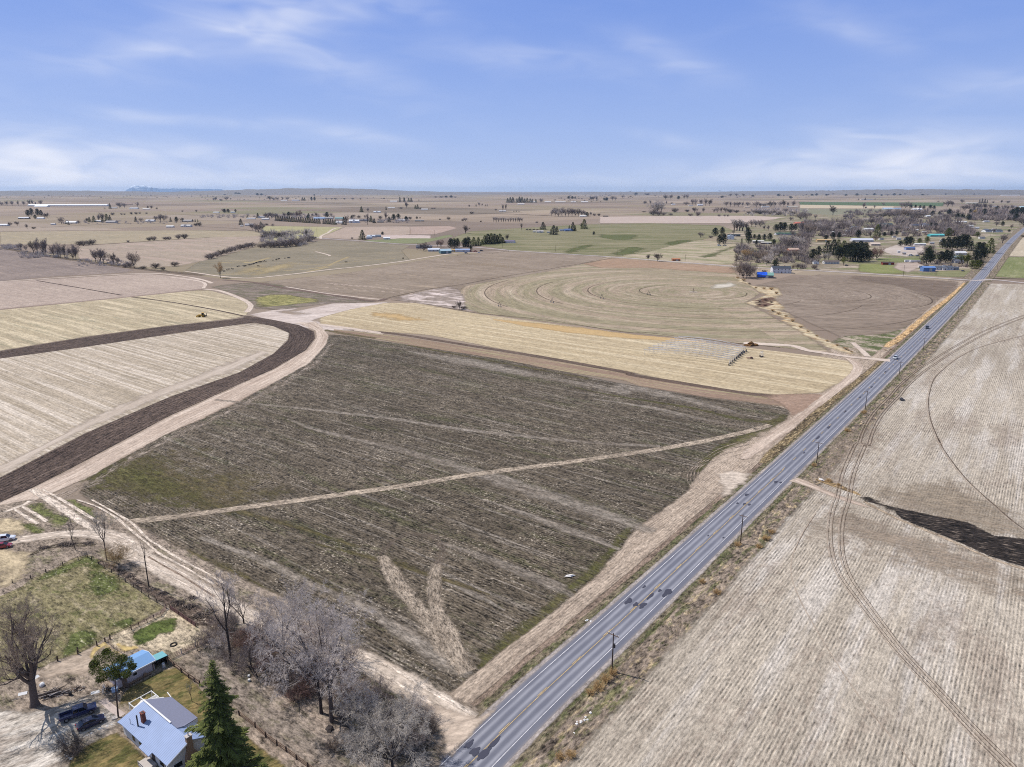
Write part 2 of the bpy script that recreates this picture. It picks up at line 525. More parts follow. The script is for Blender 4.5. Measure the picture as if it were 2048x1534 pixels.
m_hill = soil('range_hill', (120, 118, 118), (140, 132, 124), streak=.6, su=300, sv=2500, big=4000, speck=0, soft=False)
def prof1(t): return 66 + 64 * max(0, math.sin(max(0, min(1, (t - .22) / .3)) * math.pi)) + 18 * math.sin(t * 17) - 46 * max(0, (t - .45) / .55)
ridge('hills', azp(-120), azp(1560), 15500, 3500, prof1, m_hill, n=260, seed=3)
ridge('hills', azp(1380), azp(2300), 16500, 3000, lambda t: 40 + 66 * min(1, t * 2.2) + 6 * math.sin(t * 14), m_hill, n=160, seed=8)
m_mtn = None
def mountain():
    mt = bpy.data.materials.new('hazed_snowy_rock'); mt.use_nodes = True
    nt = mt.node_tree; nt.nodes.clear(); b = NB(nt)
    geo = b.n('ShaderNodeNewGeometry'); P = geo.outputs['Position']; x, y, z = b.sep(P)
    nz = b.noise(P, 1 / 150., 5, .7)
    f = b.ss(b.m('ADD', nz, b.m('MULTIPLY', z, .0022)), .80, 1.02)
    col = b.mix(f, (.10, .17, .29), (.62, .68, .78))  # blue of distance haze put into the rock colour, snow above
    bs = b.n('ShaderNodeBsdfPrincipled'); b.put(bs.inputs['Base Color'], col); bs.inputs['Roughness'].default_value = 1
    nt.links.new(bs.outputs[0], b.n('ShaderNodeOutputMaterial').inputs[0])
    def pf(t): return (96 + 128 * math.exp(-((t - .17) / .13) ** 2) + 50 * math.exp(-((t - .48) / .17) ** 2) + 30 * math.exp(-((t - .8) / .2) ** 2)) * min(1, t * 9) * min(1, (1 - t) * 6) * (.92 + .16 * abs(mnoise.noise(Vector((t * 22, 0, 5)))))
    ridge('mountains', azp(235), azp(480), 20500, 1500, pf, mt, n=150, seed=9)
mountain()

# ---------------------------------------------------------------- fields
def field(name, pts, A, B, layer, **kw):
    soft = kw.pop('rim', 1.0); curve = kw.pop('curve', False); step = kw.pop('step', None)
    return patch(name, pts, soil(name, A, B, **kw), layer, soft, curve, step)


def PT(*p): return g('P', *p)

far = dict(speck=.24, specks=.45, su=3, sv=60, en=.06)
# far left fields
field('farm_field', g('C1', (0, 455), (1000, 448), (2040, 440), (3010, 455), (2930, 478), (1500, 545), (950, 578), (0, 578)), (156, 146, 124), (172, 158, 136), 1, rim=4, light=(205, 190, 150), lamt=.5, **far)
field('farm_field', g('C1', (760, 600), (1000, 582), (1500, 550), (2010, 512), (2560, 498), (2520, 560), (2480, 600), (2050, 725), (1650, 806), (1400, 800), (1250, 790), (1000, 740), (770, 720)), (158, 144, 130), (172, 158, 142), 2, rim=3, light=(184, 164, 152), lamt=.7, lthr=.5, lsu=20, lsv=200, **far)
field('farm_field', PT((-300, 480), (0, 498), (60, 505), (150, 521), (270, 540), (250, 545), (100, 553), (0, 562), (-400, 590), (-500, 560)), (128, 116, 112), (152, 138, 130), 3, rim=2, light=(166, 150, 140), lamt=.7, lsu=9, lsv=160, **far)
field('pasture', g('C2', (0, 745), (100, 725), (530, 612), (1000, 598), (1180, 535), (1450, 545), (2048, 590), (1960, 640), (2048, 735), (1000, 868), (700, 892), (380, 905), (200, 890), (0, 860), (-140, 830)), (128, 121, 104), (150, 140, 122), 4, rim=2, d=Vector((1, -.1, 0)), light=(190, 172, 136), lamt=.5, lthr=.6, lsu=12, lsv=90, **far)
straw = soil('straw_litter', (200, 182, 140), (180, 164, 128), streak=.6, su=2, sv=30, d=Vector((.75, .66, 0)), speck=.2, en=.12, ea=1.6, thin=.3)
patch('straw_litter', g('K3', (470, 430), (560, 370), (760, 310), (900, 300), (760, 370), (560, 440)), straw, 5, 14)
patch('straw_litter', g('K3', (640, 475), (760, 400), (960, 330), (1230, 270), (1250, 300), (980, 400), (740, 470)), straw, 5, 12)
ribbon('straw_litter', g('K3', (250, 290), (560, 280), (640, 290), (900, 225)), 10, straw, 5)
ribbon('straw_litter', g('K3', (1060, 395), (1400, 370), (1640, 330), (1700, 300), (1900, 215)), 7, straw, 5)
ribbon('straw_litter', g('K3', (1250, 310), (1640, 315), (2048, 270), (2500, 235)), 5, straw, 5)
ribbon('straw_litter', g('K3', (1380, 405), (1640, 345)), 9, straw, 5)
field('farm_field', PT((500, 566), (560, 560), (700, 545), (880, 515), (940, 508), (1022, 502), (1215, 514), (1180, 523), (1060, 555), (960, 570), (870, 589), (780, 597), (730, 592), (640, 580), (560, 572)), (136, 122, 108), (160, 146, 132), 6, rim=2.5, light=(182, 164, 142), lamt=.5, lthr=.6, lsu=10, lsv=110, **far)
# rows of pale bales litter in that field
pale_far = soil('bare_pale_earth', (206, 188, 176), (188, 170, 156), streak=.5, su=2, sv=30, speck=.15, en=.12, d='st')
for row in ((0, 255, 640, 300), (60, 235, 560, 270), (0, 225, 330, 250)):
    for i in range(10):
        t = i / 10
        a = (row[0] + (row[2] - row[0]) * t, row[1] + (row[3] - row[1]) * t)
        ribbon('bare_pale_earth', g('K1', a, (a[0] + 26, a[1] + 3)), 2.2, pale_far, 8)
patch('bare_pale_earth', g('K1', (780, 70), (1150, 95), (1450, 135), (1430, 142), (1100, 108)), soil('dry_streak', (178, 160, 138), (160, 144, 124), d=RP, ea=1.8, en=.1, speck=.1, thin=.9), 7, 9)
# green pasture beyond the cross road
field('pasture', PT((900, 478), (940, 463), (1010, 458), (1110, 452), (1185, 448), (1300, 446), (1440, 451), (1470, 462), (1410, 478), (1340, 500), (1280, 512), (1218, 513), (1020, 500), (960, 491), (930, 487)), (122, 120, 90), (150, 142, 114), 7, rim=4, d=Vector((1, .1, 0)), green=(98, 106, 60), gamt=.7, gthr=.52, gs=30, gsv=180, light=(168, 160, 136), lamt=.6, lthr=.55, lsu=14, lsv=120, **far)
grn = soil('green_turf', (88, 96, 56), (108, 112, 72), d=Vector((1, .1, 0)), streak=.6, su=3, sv=50, speck=.2, en=.12, ea=1.8)
for sh, pts in (('C4', [(90, 690), (200, 640), (330, 600), (440, 620), (330, 660), (200, 695)]), ('C4', [(0, 480), (180, 490), (340, 485), (330, 530), (200, 540), (0, 510)]),
                ('C3', [(1600, 650), (1700, 610), (1880, 575), (1860, 600), (1740, 635), (1640, 668)]), ('C4', [(1000, 700), (1140, 650), (1330, 590), (1300, 620), (1150, 670), (1040, 715)]),
                ('C4', [(640, 570), (760, 540), (930, 530), (800, 570), (700, 590)])):
    patch('green_turf', g(sh, *pts), grn, 8, 9)
field('farm_field', PT((1225, 514), (1290, 505), (1350, 490), (1400, 480), (1440, 484), (1478, 490), (1480, 510), (1465, 530), (1364, 524)), (166, 154, 132), (182, 170, 146), 7, rim=4, green=(120, 128, 82), gamt=.6, gthr=.5, gs=25, gsv=90, light=(206, 188, 174), lamt=.6, lthr=.52, **far)
field('farm_field', g('C4', (0, 372), (0, 310), (900, 300), (1500, 300), (1850, 320), (1300, 372)), (196, 180, 170), (184, 168, 160), 1, rim=4, **far)
field('farm_field', g('C5', (0, 155), (700, 158), (1320, 160), (1300, 195), (800, 190), (0, 180)), (84, 104, 72), (98, 116, 82), 2, rim=10, **far)
field('farm_field', g('C4', (1940, 165), (2060, 165), (2060, 190), (1960, 188)), (84, 104, 72), (98, 116, 82), 2, rim=10, **far)
field('farm_field', g('C5', (0, 215), (850, 222), (600, 258), (300, 275), (0, 262)), (128, 130, 108), (146, 142, 122), 2, rim=5, **far)
field('farm_field', g('C5', (0, 180), (860, 195), (850, 216), (0, 212)), (202, 188, 164), (190, 176, 152), 2, rim=5, **far)
field('farm_field', g('C5', (1300, 322), (1600, 318), (2010, 350), (2010, 380), (1500, 360)), (198, 186, 156), (182, 170, 146), 2, rim=3, **far)
field('farm_field', g('C3', (0, 408), (480, 400), (560, 420), (340, 480), (0, 482)), (168, 148, 138), (182, 162, 150), 2, rim=3, **far)
field('bare_pale_earth', g('C3', (-260, 488), (290, 490), (300, 520), (-20, 540)), (206, 190, 184), (190, 174, 168), 3, rim=3, **far)
field('farm_field', g('C3', (0, 520), (300, 520), (480, 485), (520, 500), (200, 572), (0, 570), (-400, 545)), (122, 130, 92), (140, 142, 108), 3, rim=3, **far)
field('farm_field', g('C2', (640, 545), (600, 400), (1400, 408), (1250, 480), (1180, 520)), (160, 156, 116), (178, 172, 134), 1, rim=4, **far)
field('farm_field', g('C2', (1420, 410), (2048, 405), (2048, 480), (1500, 530), (1170, 512)), (168, 152, 140), (184, 166, 152), 2, rim=4, **far)
# village ground
field('village_ground', PT((1440, 480), (1480, 455), (1560, 436), (1700, 428), (1900, 424), (2048, 440), (2300, 450), (2300, 462), (2048, 466), (1990, 520), (1940, 556), (1700, 544), (1470, 531), (1475, 505)), (128, 118, 102), (152, 140, 122), 4, rim=4, d=Vector((1, 0, 0)), green=(112, 122, 72), gamt=.7, gthr=.5, gs=40, gsv=90, light=(206, 190, 176), lamt=.7, lthr=.52, lsu=25, lsv=60, speck=.35, specks=.5, su=6, sv=40, en=.06)
field('lawn', g('C7', (0, 680), (200, 660), (420, 690), (540, 760), (560, 800), (200, 790), (0, 765)), (118, 128, 74), (150, 150, 102), 5, rim=3, d=Vector((1, 0, 0)), green=(96, 112, 56), gamt=.5, **far)
field('lawn', g('C7', (240, 600), (780, 600), (760, 650), (500, 655), (200, 650)), (112, 124, 76), (140, 142, 100), 5, rim=3, d=Vector((1, 0, 0)), **far)
field('gravel_yard', g('C7', (470, 660), (780, 640), (760, 700), (600, 790), (430, 720)), (190, 176, 166), (168, 152, 142), 6, rim=4, d=Vector((1, 0, 0)), **far)
field('gravel_yard', g('C7', (260, 500), (480, 430), (800, 430), (800, 540), (560, 590), (400, 560)), (206, 194, 186), (180, 168, 160), 6, rim=4, d=Vector((1, 0, 0)), **far)
field('lawn', g('C7', (960, 760), (1500, 760), (1440, 830), (1100, 830), (940, 815)), (122, 124, 84), (142, 140, 106), 6, rim=3, d=Vector((1, 0, 0)), **far)
field('farm_field', g('C7', (1650, 840), (1860, 585), (2200, 585), (2500, 860)), (118, 126, 80), (142, 144, 104), 5, rim=3, d=RD, light=(160, 158, 124), lamt=.6, lsu=8, lsv=60, **far)
field('bare_pale_earth', g('C7', (1860, 580), (1900, 520), (2020, 350), (2300, 350), (2400, 580)), (200, 188, 168), (182, 170, 150), 5, rim=3, d=RD, **far)

# pivot field and its circle tracks
pc = ground(px('K2', 800, 285))
pv = PT((1221, 516), (1300, 522), (1464, 535), (1478, 556), (1500, 572), (1520, 586), (1490, 606), (1530, 625), (1600, 665), (1668, 706), (1640, 703), (1500, 688), (1413, 682), (1240, 662), (1150, 650), (960, 626), (918, 614), (908, 592), (930, 572), (1010, 558), (1110, 540))
field('pivot_field', pv, (158, 142, 124), (180, 163, 144), 9, rim=2.5, d=('ring', pc, 80.0), su=2.6, sv=60, streak=.8, light=(196, 184, 164), lamt=.55, lthr=.54, lsu=7, lsv=90, green=(132, 130, 98), gamt=.6, gthr=.47, gs=14, gsv=140, speck=.34, specks=.7, en=.1, fsp=6.5, famt=.05)
field('bare_field_end', PT((1221, 516), (1300, 522), (1464, 535), (1474, 548), (1300, 536), (1200, 536), (1170, 528)), (158, 132, 112), (172, 148, 126), 10, rim=7, **far)
rut_far = soil('wheel_rut_dark', (88, 76, 66), (112, 98, 86), d='st', su=.6, sv=12, speck=.2, en=.2, ea=1.6, thin=.4)
rut_pale = soil('wheel_rut_pale', (198, 184, 166), (178, 164, 146), d='st', su=.6, sv=12, speck=.2, en=.2, ea=1.4)
def circle_track(name, c, p_on, a0, a1, width, mat, layer):
    r = (ground(p_on) - c).length
    a0, a1 = math.radians(a0), math.radians(a1)
    pts = [Vector((c.x + r * math.sin(a0 + (a1 - a0) * i / 40), c.y + r * math.cos(a0 + (a1 - a0) * i / 40), 0)) for i in range(41)]
    ribbon(name, pts, width, mat, layer, n=1)
for p, a0, a1 in ((px('K1', 1795, 280), -150, -35), (px('K1', 1445, 280), -120, -60), (px('K1', 1090, 290), -118, -62), (px('K2', 440, 275), -125, -20), (px('K2', 440, 275), 100, 175)):
    circle_track('wheel_track', pc, p, a0, a1, 1.6, rut_far, 11)
for p in (px('K1', 1445, 280), px('K1', 1090, 290), px('K1', 1795, 280)):
    circle_track('wheel_track', pc, p, -235, -155, 1.3, rut_far, 11)
# the damp sandy corner beyond it
field('bare_pale_earth', g('K2', (870, 270), (960, 235), (1060, 215), (1100, 240), (1010, 260)), (214, 206, 196), (186, 182, 166), 11, rim=5, **far)
field('ditch_corner', g('K1', (430, 335), (880, 240), (930, 300), (960, 380), (1060, 425), (900, 405), (600, 360)), (132, 118, 108), (166, 154, 146), 10, rim=3, light=(222, 208, 204), lamt=.9, lthr=.5, lsu=9, lsv=30, d=RP, speck=.4, specks=.5, su=3, sv=20, en=.1)
# right hand pivot field
rc = ground((1618, 586))
field('pivot_field', PT((1500, 572), (1560, 562), (1640, 549), (1700, 550), (1800, 556), (1925, 563), (1918, 575), (1880, 603), (1850, 625), (1800, 665), (1745, 692), (1700, 683), (1640, 655), (1570, 622), (1553, 603), (1530, 590), (1560, 578)), (128, 114, 101), (154, 140, 128), 10, rim=3, d=('ring', rc, 70.0), su=5, sv=80, streak=.7, light=(168, 156, 142), lamt=.6, lsu=10, lsv=60, speck=.34, specks=.6, en=.1)
field('weedy_corner', g('K4', (250, 400), (420, 330), (780, 310), (1000, 230), (900, 360), (740, 460), (800, 520), (560, 520), (480, 440)), (150, 138, 122), (180, 166, 152), 11, rim=3, green=(84, 98, 50), gamt=.9, gthr=.45, gs=10, gsv=30, speck=.4, specks=.6, su=2, sv=20, en=.12, light=(208, 190, 176), lamt=.7, lthr=.52)
circle_track('wheel_track', rc, px('K6', 200, 930), 62, 190, 1.6, rut_far, 12)
circle_track('wheel_track', rc, px('K6', 970, 960), 80, 175, 1.6, rut_far, 12)
field('weedy_strip', g('K2', (1070, 175), (1160, 200), (1210, 245), (1390, 250), (1400, 310), (1380, 350), (1450, 430), (1620, 560), (1850, 680), (1915, 705), (1860, 716), (1720, 660), (1560, 580), (1400, 480), (1280, 400), (1165, 362), (1300, 310), (1190, 240), (1110, 215)), (192, 176, 144), (210, 198, 172), 12, rim=2.5, light=(178, 148, 112), lamt=.8, lthr=.5, lsu=5, lsv=18, d=Vector((-.7, .7, 0)), su=2, sv=14, speck=.5, specks=.7, en=.15)

# straw coloured stubble
field('stubble_field', PT((640, 636), (700, 619), (770, 606), (830, 606), (960, 629), (1150, 654), (1240, 666), (1413, 686), (1640, 713), (1695, 722), (1712, 735), (1692, 758), (1640, 785), (1560, 790), (1420, 778), (1250, 742), (1010, 699), (860, 670), (720, 660), (640, 648)), (197, 181, 150), (173, 157, 130), 13, rim=1.8, streak=.6, su=1.4, sv=70, light=(214, 200, 172), lamt=.8, lthr=.52, lsu=4, lsv=140, green=(158, 136, 106), gamt=.6, gthr=.62, gs=5, gsv=120, speck=.34, specks=1.2, en=.2)
orange = soil('lodged_straw', (190, 160, 114), (200, 174, 130), d=RP, su=2, sv=40, streak=.6, speck=.2, en=.15, ea=1.4)
strip('lodged_straw', g('K1', (1150, 470), (1500, 500), (1800, 530), (2048, 565), (2460, 608), (2600, 622)), g('K1', (1150, 480), (1350, 520), (1600, 566), (2048, 610), (2350, 625), (2600, 634)), orange, 14, feather=.3)
patch('lodged_straw', g('K1', (300, 420), (500, 440), (700, 480), (520, 480), (340, 450)), orange, 14, 7)
darkband = soil('ploughed_earth', (92, 78, 70), (118, 102, 92), d='st', su=.8, sv=20, streak=.8, speck=.4, specks=1.4, en=.4)
ribbon('ploughed_strip', g('K1', (200, 546), (500, 575), (900, 638), (1500, 735), (2048, 835)) + g('K2', (400, 856), (900, 936), (1200, 984), (1400, 1000)), 6, darkband, 15)
brownband = soil('disced_earth', (158, 136, 120), (138, 116, 102), d='st', su=1.5, sv=60, streak=1.0, speck=.25, light=(176, 172, 132), lamt=.6, lthr=.52, lsu=1.5, lsv=80)
strip('disced_strip', g('K1', (60, 540), (500, 585), (900, 648), (1500, 742), (2048, 840)) + g('K2', (400, 862), (900, 942), (1200, 990), (1400, 1010)),
      g('K1', (60, 570), (300, 600), (800, 690), (1400, 800), (2048, 895)) + g('K2', (400, 925), (900, 1010), (1200, 1040), (1440, 1075)), brownband, 14, feather=.12)
field('disced_corner', g('K2', (1250, 990), (1450, 985), (1660, 985), (1730, 1010), (1690, 1060), (1590, 1130), (1450, 1195), (1475, 1110), (1400, 1040)), (146, 122, 106), (166, 142, 126), 16, rim=1.5, d=Vector((.9, .2, 0)), su=1.4, sv=30, streak=1.0, speck=.3)

# the left hand fields
field('farm_field', g('K0', (-700, 110), (0, 70), (220, 58), (860, 22), (1150, 50), (1215, 85), (1180, 110), (760, 155), (0, 228), (-800, 310)), (168, 152, 142), (186, 170, 158), 5, rim=1.5, su=1.6, sv=50, light=(196, 182, 170), lamt=.5, speck=.3, specks=.9, en=.2)
field('stubble_field', g('K0', (-900, 330), (0, 235), (760, 158), (1200, 112), (1440, 180), (1480, 215), (1440, 262), (1380, 282), (950, 330), (500, 390), (0, 472), (-900, 620)), (188, 175, 147), (167, 154, 131), 6, rim=1.2, su=1.6, sv=80, streak=.7, light=(218, 204, 176), lamt=.7, lthr=.5, lsu=6, lsv=120, green=(150, 146, 124), gamt=.7, gthr=.58, gs=6, gsv=90, speck=.34, specks=1.0, en=.2)
ribbon('field_ditch', g('K0', (-900, 325), (0, 230), (760, 157), (1180, 112)), 7, soil('ditch_bank', (142, 124, 116), (164, 146, 136), d='st', su=1.5, sv=25, speck=.3, en=.2), 7)
dk = soil('drainage_cut', (70, 58, 54), (96, 82, 74), d='st', su=.6, sv=10, speck=.4, en=.3)
ribbon('drainage_cut', g('K0', (215, 62), (450, 102), (715, 148)), 3.0, dk, 8)
ribbon('drainage_cut', g('K0', (770, 158), (1000, 188), (1250, 232), (1440, 272)), 3.2, dk, 8)
palet = soil('pale_track_earth', (222, 208, 196), (198, 182, 170), d='st', su=1.0, sv=20, streak=1.0, speck=.22, specks=1.2, en=.3)
ribbon('dirt_track', g('K0', (-900, 130), (0, 68), (400, 42), (860, 20), (1080, 38), (1200, 62), (1240, 78)) , 5.5, palet, 9)
ribbon('dirt_track', g('K0', (1000, 42), (1150, 62), (1200, 80), (1190, 108)), 4.5, palet, 9)
ribbon('dirt_track', g('K3', (60, 628), (250, 650), (450, 720), (600, 790), (650, 850), (600, 925)), 6, palet, 9)
# between the ditches
field('damp_waste', g('K3', (150, 600), (500, 545), (900, 560), (1500, 655), (2300, 790), (2048, 800), (1650, 810), (1100, 885), (740, 905), (660, 830), (620, 760), (420, 680)), (118, 106, 98), (142, 130, 118), 8, rim=2, light=(178, 164, 156), lamt=.7, lthr=.56, lsu=4, lsv=30, green=(92, 96, 66), gamt=.7, gthr=.52, gs=8, gsv=30, speck=.35, specks=.8, su=1.5, sv=30, en=.2, d=Vector((-.9, .42, 0)))
field('flowering_weeds', g('K3', (740, 735), (900, 700), (1100, 700), (1300, 735), (1450, 750), (1560, 790), (1300, 810), (1000, 840), (740, 865)), (138, 134, 82), (178, 170, 118), 9, rim=3.5, green=(88, 92, 52), gamt=.8, gthr=.5, gs=4, gsv=12, speck=.6, specks=.9, d=Vector((1, 0, 0)), en=.2)
ribbon('field_ditch', g('K3', (300, 510), (700, 545), (1100, 620), (1600, 690), (2200, 780)) + g('K1', (420, 332)), 8, soil('ditch_brown', (104, 88, 80), (130, 112, 104), d='st', su=1.2, sv=20, speck=.4, en=.2), 9)
ribbon('dirt_track', g('K3', (1100, 598), (1600, 680), (2048, 735), (2300, 760)), 3.5, palet, 10)
field('bare_pale_earth', g('K3', (640, 955), (900, 905), (1180, 870), (1240, 880), (1050, 935), (1300, 900), (1700, 812), (2048, 810), (2420, 790), (2380, 810), (2048, 868), (1700, 950), (1500, 1005), (1420, 1035), (1700, 1070), (2100, 1145), (2000, 1175), (1500, 1152), (1150, 1085), (800, 1000)), (218, 206, 200), (190, 176, 168), 10, rim=1.5, d=Vector((.85, .5, 0)), su=1.4, sv=25, streak=1.0, light=(134, 120, 116), lamt=.7, lthr=.6, lsu=3, lsv=25, speck=.25, specks=.9, en=.25)

# pale stubble inside the arc and the ploughed arc itself
arc_in = g('K0', (-700, 1500), (0, 1215), (250, 1085), (500, 955), (1000, 740), (1400, 600), (1600, 490), (1680, 410), (1692, 370), (1600, 330), (1480, 305))
field('pale_field', arc_in + g('K0', (1000, 375), (500, 450), (0, 518), (-900, 660)), (190, 177, 160), (158, 146, 128), 10, rim=1.0, su=1.2, sv=85, streak=1.1, light=(214, 203, 190), lamt=.9, lthr=.5, lsu=2.2, lsv=150, speck=.36, specks=1.3, fsp=1.5, famt=.09)
margin = soil('headland', (206, 194, 182), (182, 168, 154), d='st', su=1.2, sv=40, streak=1.1, speck=.14, specks=1.3, en=.15, ea=2.0)
strip('headland', g('K0', (-500, 1330), (0, 1130), (500, 870), (900, 690), (1300, 540), (1500, 470)), g('K0', (-700, 1500), (0, 1213), (500, 953), (1000, 738), (1400, 598), (1600, 490)), margin, 11, feather=.42)
plough = soil('ploughed_earth', (74, 62, 57), (104, 90, 82), d='st', su=.55, sv=16, streak=1.0, speck=.95, specks=1.9, fsp=2.1, famt=.34, light=(132, 118, 110), lamt=.5, lthr=.62, lsu=1.2, lsv=8)
strip('ploughed_arc', g('K0', (-700, 1500), (0, 1215), (250, 1085), (500, 955), (1000, 740), (1400, 600), (1600, 490), (1685, 410), (1692, 370), (1600, 330), (1480, 307), (1380, 310)),
      g('K0', (-700, 1690), (0, 1362), (200, 1270), (400, 1170), (700, 1010), (1000, 850), (1400, 670), (1600, 580), (1790, 470), (1845, 400), (1840, 360), (1750, 322), (1600, 292), (1450, 268)), plough, 17, feather=.03, n=150)
strip('ploughed_strip', g('K0', (-900, 615), (0, 475), (500, 392), (950, 332), (1380, 287), (1450, 272)), g('K0', (-900, 665), (0, 520), (500, 452), (1000, 377), (1480, 309), (1560, 300)), plough, 16, feather=.04, n=60)

# the big dark field
DARK = PT((648, 668), (700, 672), (760, 682), (880, 700), (1010, 720), (1230, 765), (1420, 797), (1555, 812), (1574, 820), (1578, 828), (1572, 838), (1545, 853), (1480, 876), (1425, 915), (1395, 948), (1372, 985), (1275, 1052), (1200, 1142), (1140, 1196), (1060, 1268), (985, 1330), (950, 1352), (900, 1388), (860, 1378), (760, 1322), (640, 1243), (560, 1192), (440, 1137), (330, 1082), (268, 1046), (190, 1006), (160, 985), (185, 952), (235, 910), (300, 872), (400, 822), (480, 790), (555, 748), (612, 704), (632, 680))
DK = dict(d=RP, su=.9, sv=26, streak=.7, light=(150, 142, 134), lamt=.6, lthr=.56, lsu=1.3, lsv=70, green=(78, 82, 50), gamt=.45, gthr=.565, gs=7, gsv=60, speck=1.0, specks=2.0, fsp=.95, famt=.3, flecks=.5)
field('dark_field', DARK, (78, 71, 61), (112, 102, 89), 18, rim=1.2, **DK)
gk = dict(d=RP, su=.9, sv=14, streak=.9, speck=.7, specks=2.2, ea=2.2, en=.2, thin=.6)
gt = soil('young_crop', (88, 94, 46), (110, 104, 72), **gk)
gt2 = soil('young_crop_thin', (96, 94, 58), (118, 106, 80), **gk)
def soft_patch(name, pts, mat, layer, rim): return patch(name, pts, mat, layer, rim, True)
soft_patch('young_crop', g('K0', (560, 1190), (780, 1080), (1000, 1090), (1250, 1180), (1500, 1300), (1350, 1380), (1000, 1400), (700, 1300)), gt2, 19, 14)
soft_patch('young_crop', g('K0', (560, 1190), (700, 1120), (860, 1130), (1050, 1250), (1150, 1370), (950, 1390), (700, 1290)), gt, 20, 9)
ribbon('young_crop', PT((955, 1338), (985, 1318), (1060, 1252), (1140, 1178), (1200, 1128), (1270, 1042)), [4, 7, 8, 6, 6, 3], gt, 20, feather=.45)
ribbon('young_crop', PT((1395, 945), (1430, 905), (1485, 878), (1545, 848), (1570, 830)), [3, 6, 8, 9, 5], gt, 20, feather=.45)
ribbon('young_crop', g('K2', (0, 940), (300, 1000), (800, 1080), (1200, 1170), (1420, 1160)), [2, 4, 5, 9, 6], gt, 20, feather=.45)
ribbon('young_crop', g('K1', (560, 650), (900, 715), (1300, 790), (1800, 880)), 4, gt2, 19, feather=.45)
ribbon('young_crop', g('K0', (1900, 350), (2048, 378), (2200, 400)), 7, gt2, 19, feather=.4)
for a, b_ in (((330, 1085), (560, 1195)), ((620, 1085), (980, 1190)), ((380, 1000), (720, 1095)), ((480, 1110), (700, 1195))):
    ribbon('young_crop', PT(a, ((a[0] + b_[0]) / 2 + 4, (a[1] + b_[1]) / 2 - 4), b_), [2, 5, 2], gt2, 19, feather=.45)
salt = soil('salty_earth', (176, 167, 157), (144, 133, 122), d=RP, su=.8, sv=22, streak=1.3, speck=.7, specks=2.2, en=.12, ea=1.4, thin=.5)
ribbon('salty_streak', PT((575, 838), (640, 862), (780, 895), (960, 948), (1120, 1000), (1290, 1058), (1330, 1070)), [2, 6, 7, 10, 14, 9, 3], salt, 20, feather=.48)
ribbon('salty_streak', g('K1', (560, 690), (700, 715), (900, 752), (1200, 810), (1450, 860), (1800, 920), (2048, 975)) + g('K2', (300, 930), (600, 985), (900, 1060), (1100, 1110)), [3, 12, 18, 16, 8, 8, 12, 14, 12, 4], salt, 19, feather=.48)
ribbon('salty_streak', PT((1185, 798), (1300, 815), (1400, 838), (1480, 852)), [2, 6, 6, 2], salt, 20, feather=.48)
ribbon('salty_streak', PT((890, 1165), (960, 1195), (1010, 1222)), [1, 3, 1], salt, 20, feather=.45)
ribbon('salty_streak', PT((880, 1085), (1000, 1130), (1110, 1175), (1150, 1195)), [2, 5, 6, 2], salt, 20, feather=.48)
ribbon('salty_streak', PT((400, 1075), (520, 1120), (640, 1175), (740, 1220), (840, 1290)), [2, 4, 4, 4, 3], salt, 20, feather=.48)
ribbon('salty_streak', PT((1000, 1010), (1150, 1065), (1240, 1100)), [2, 7, 2], salt, 20, feather=.48)
ribbon('salty_streak', PT((760, 1240), (830, 1280), (900, 1330), (940, 1350)), [3, 9, 9, 4], salt, 20, feather=.48)
trod = soil('trodden_stubble', (196, 181, 163), (142, 129, 115), d='st', su=.7, sv=2.0, streak=1.0, speck=.9, specks=2.8, en=.8)
ribbon('trodden_path', g('K0', (740, 1475), (1000, 1448), (1500, 1382), (2048, 1308)) + PT((820, 970), (950, 949), (1120, 927), (1290, 903), (1400, 884), (1500, 862), (1540, 850)), 4.2, trod, 21, feather=.18)
ribbon('trodden_path', g('K0', (1260, 760), (1500, 785), (1800, 815), (2048, 842)) + PT((800, 840), (880, 853), (1000, 868), (1120, 880), (1220, 888), (1320, 893)), 4.0, salt, 20, feather=.35)
trodv = soil('trodden_mark', (204, 189, 172), (142, 129, 115), d='st', su=.7, sv=2.0, streak=1.0, speck=.9, specks=2.8, en=.35, ea=1.4, thin=.22)
ribbon('trodden_path', PT((762, 1112), (800, 1172), (850, 1238), (900, 1300), (935, 1345)), [4, 6, 6.5, 7, 6], trodv, 21, feather=.35)
ribbon('trodden_path', PT((872, 1128), (868, 1180), (878, 1230), (900, 1280), (925, 1330)), [4, 5.5, 5.5, 5.5, 4], trodv, 21, feather=.35)
faint = soil('faint_track', (130, 118, 106), (112, 100, 92), d='st', su=.5, sv=8, speck=.4, en=.5, ea=2.4, thin=.9)
ribbon('faint_track', PT((762, 1112), (790, 1080), (830, 1068), (870, 1078), (885, 1105), (872, 1135)), 3.5, faint, 20, feather=.4)
# pale loose earth between the arc and the dark field
loose = soil('loose_pale_earth', (216, 200, 186), (176, 158, 144), d='st', su=.9, sv=40, streak=1.3, speck=.3, specks=1.8, en=.35, ea=1.6)
strip('headland', g('K0', (-700, 1690), (0, 1360), (200, 1268), (400, 1168), (700, 1008), (1000, 848), (1400, 668), (1600, 578), (1790, 468), (1845, 400), (1840, 358), (1750, 318)),
      g('K0', (-700, 1800), (0, 1415), (240, 1345), (540, 1215), (760, 1085), (1000, 960), (1400, 780), (1640, 650), (1830, 540), (1915, 440), (1930, 380), (1850, 300)), loose, 19, feather=.14, n=90)
ribbon('headland', g('K3', (1250, 1060), (1600, 1090), (2048, 1150), (2300, 1190)) + g('K1', (200, 548), (400, 575)), [9, 7, 6, 4, 3], palet, 18, feather=.3)
scuff = soil('scuffed_earth', (206, 192, 180), (150, 136, 124), d='st', su=.7, sv=4, streak=1.4, speck=.8, specks=1.6, en=.5, ea=2.6, thin=1.0)
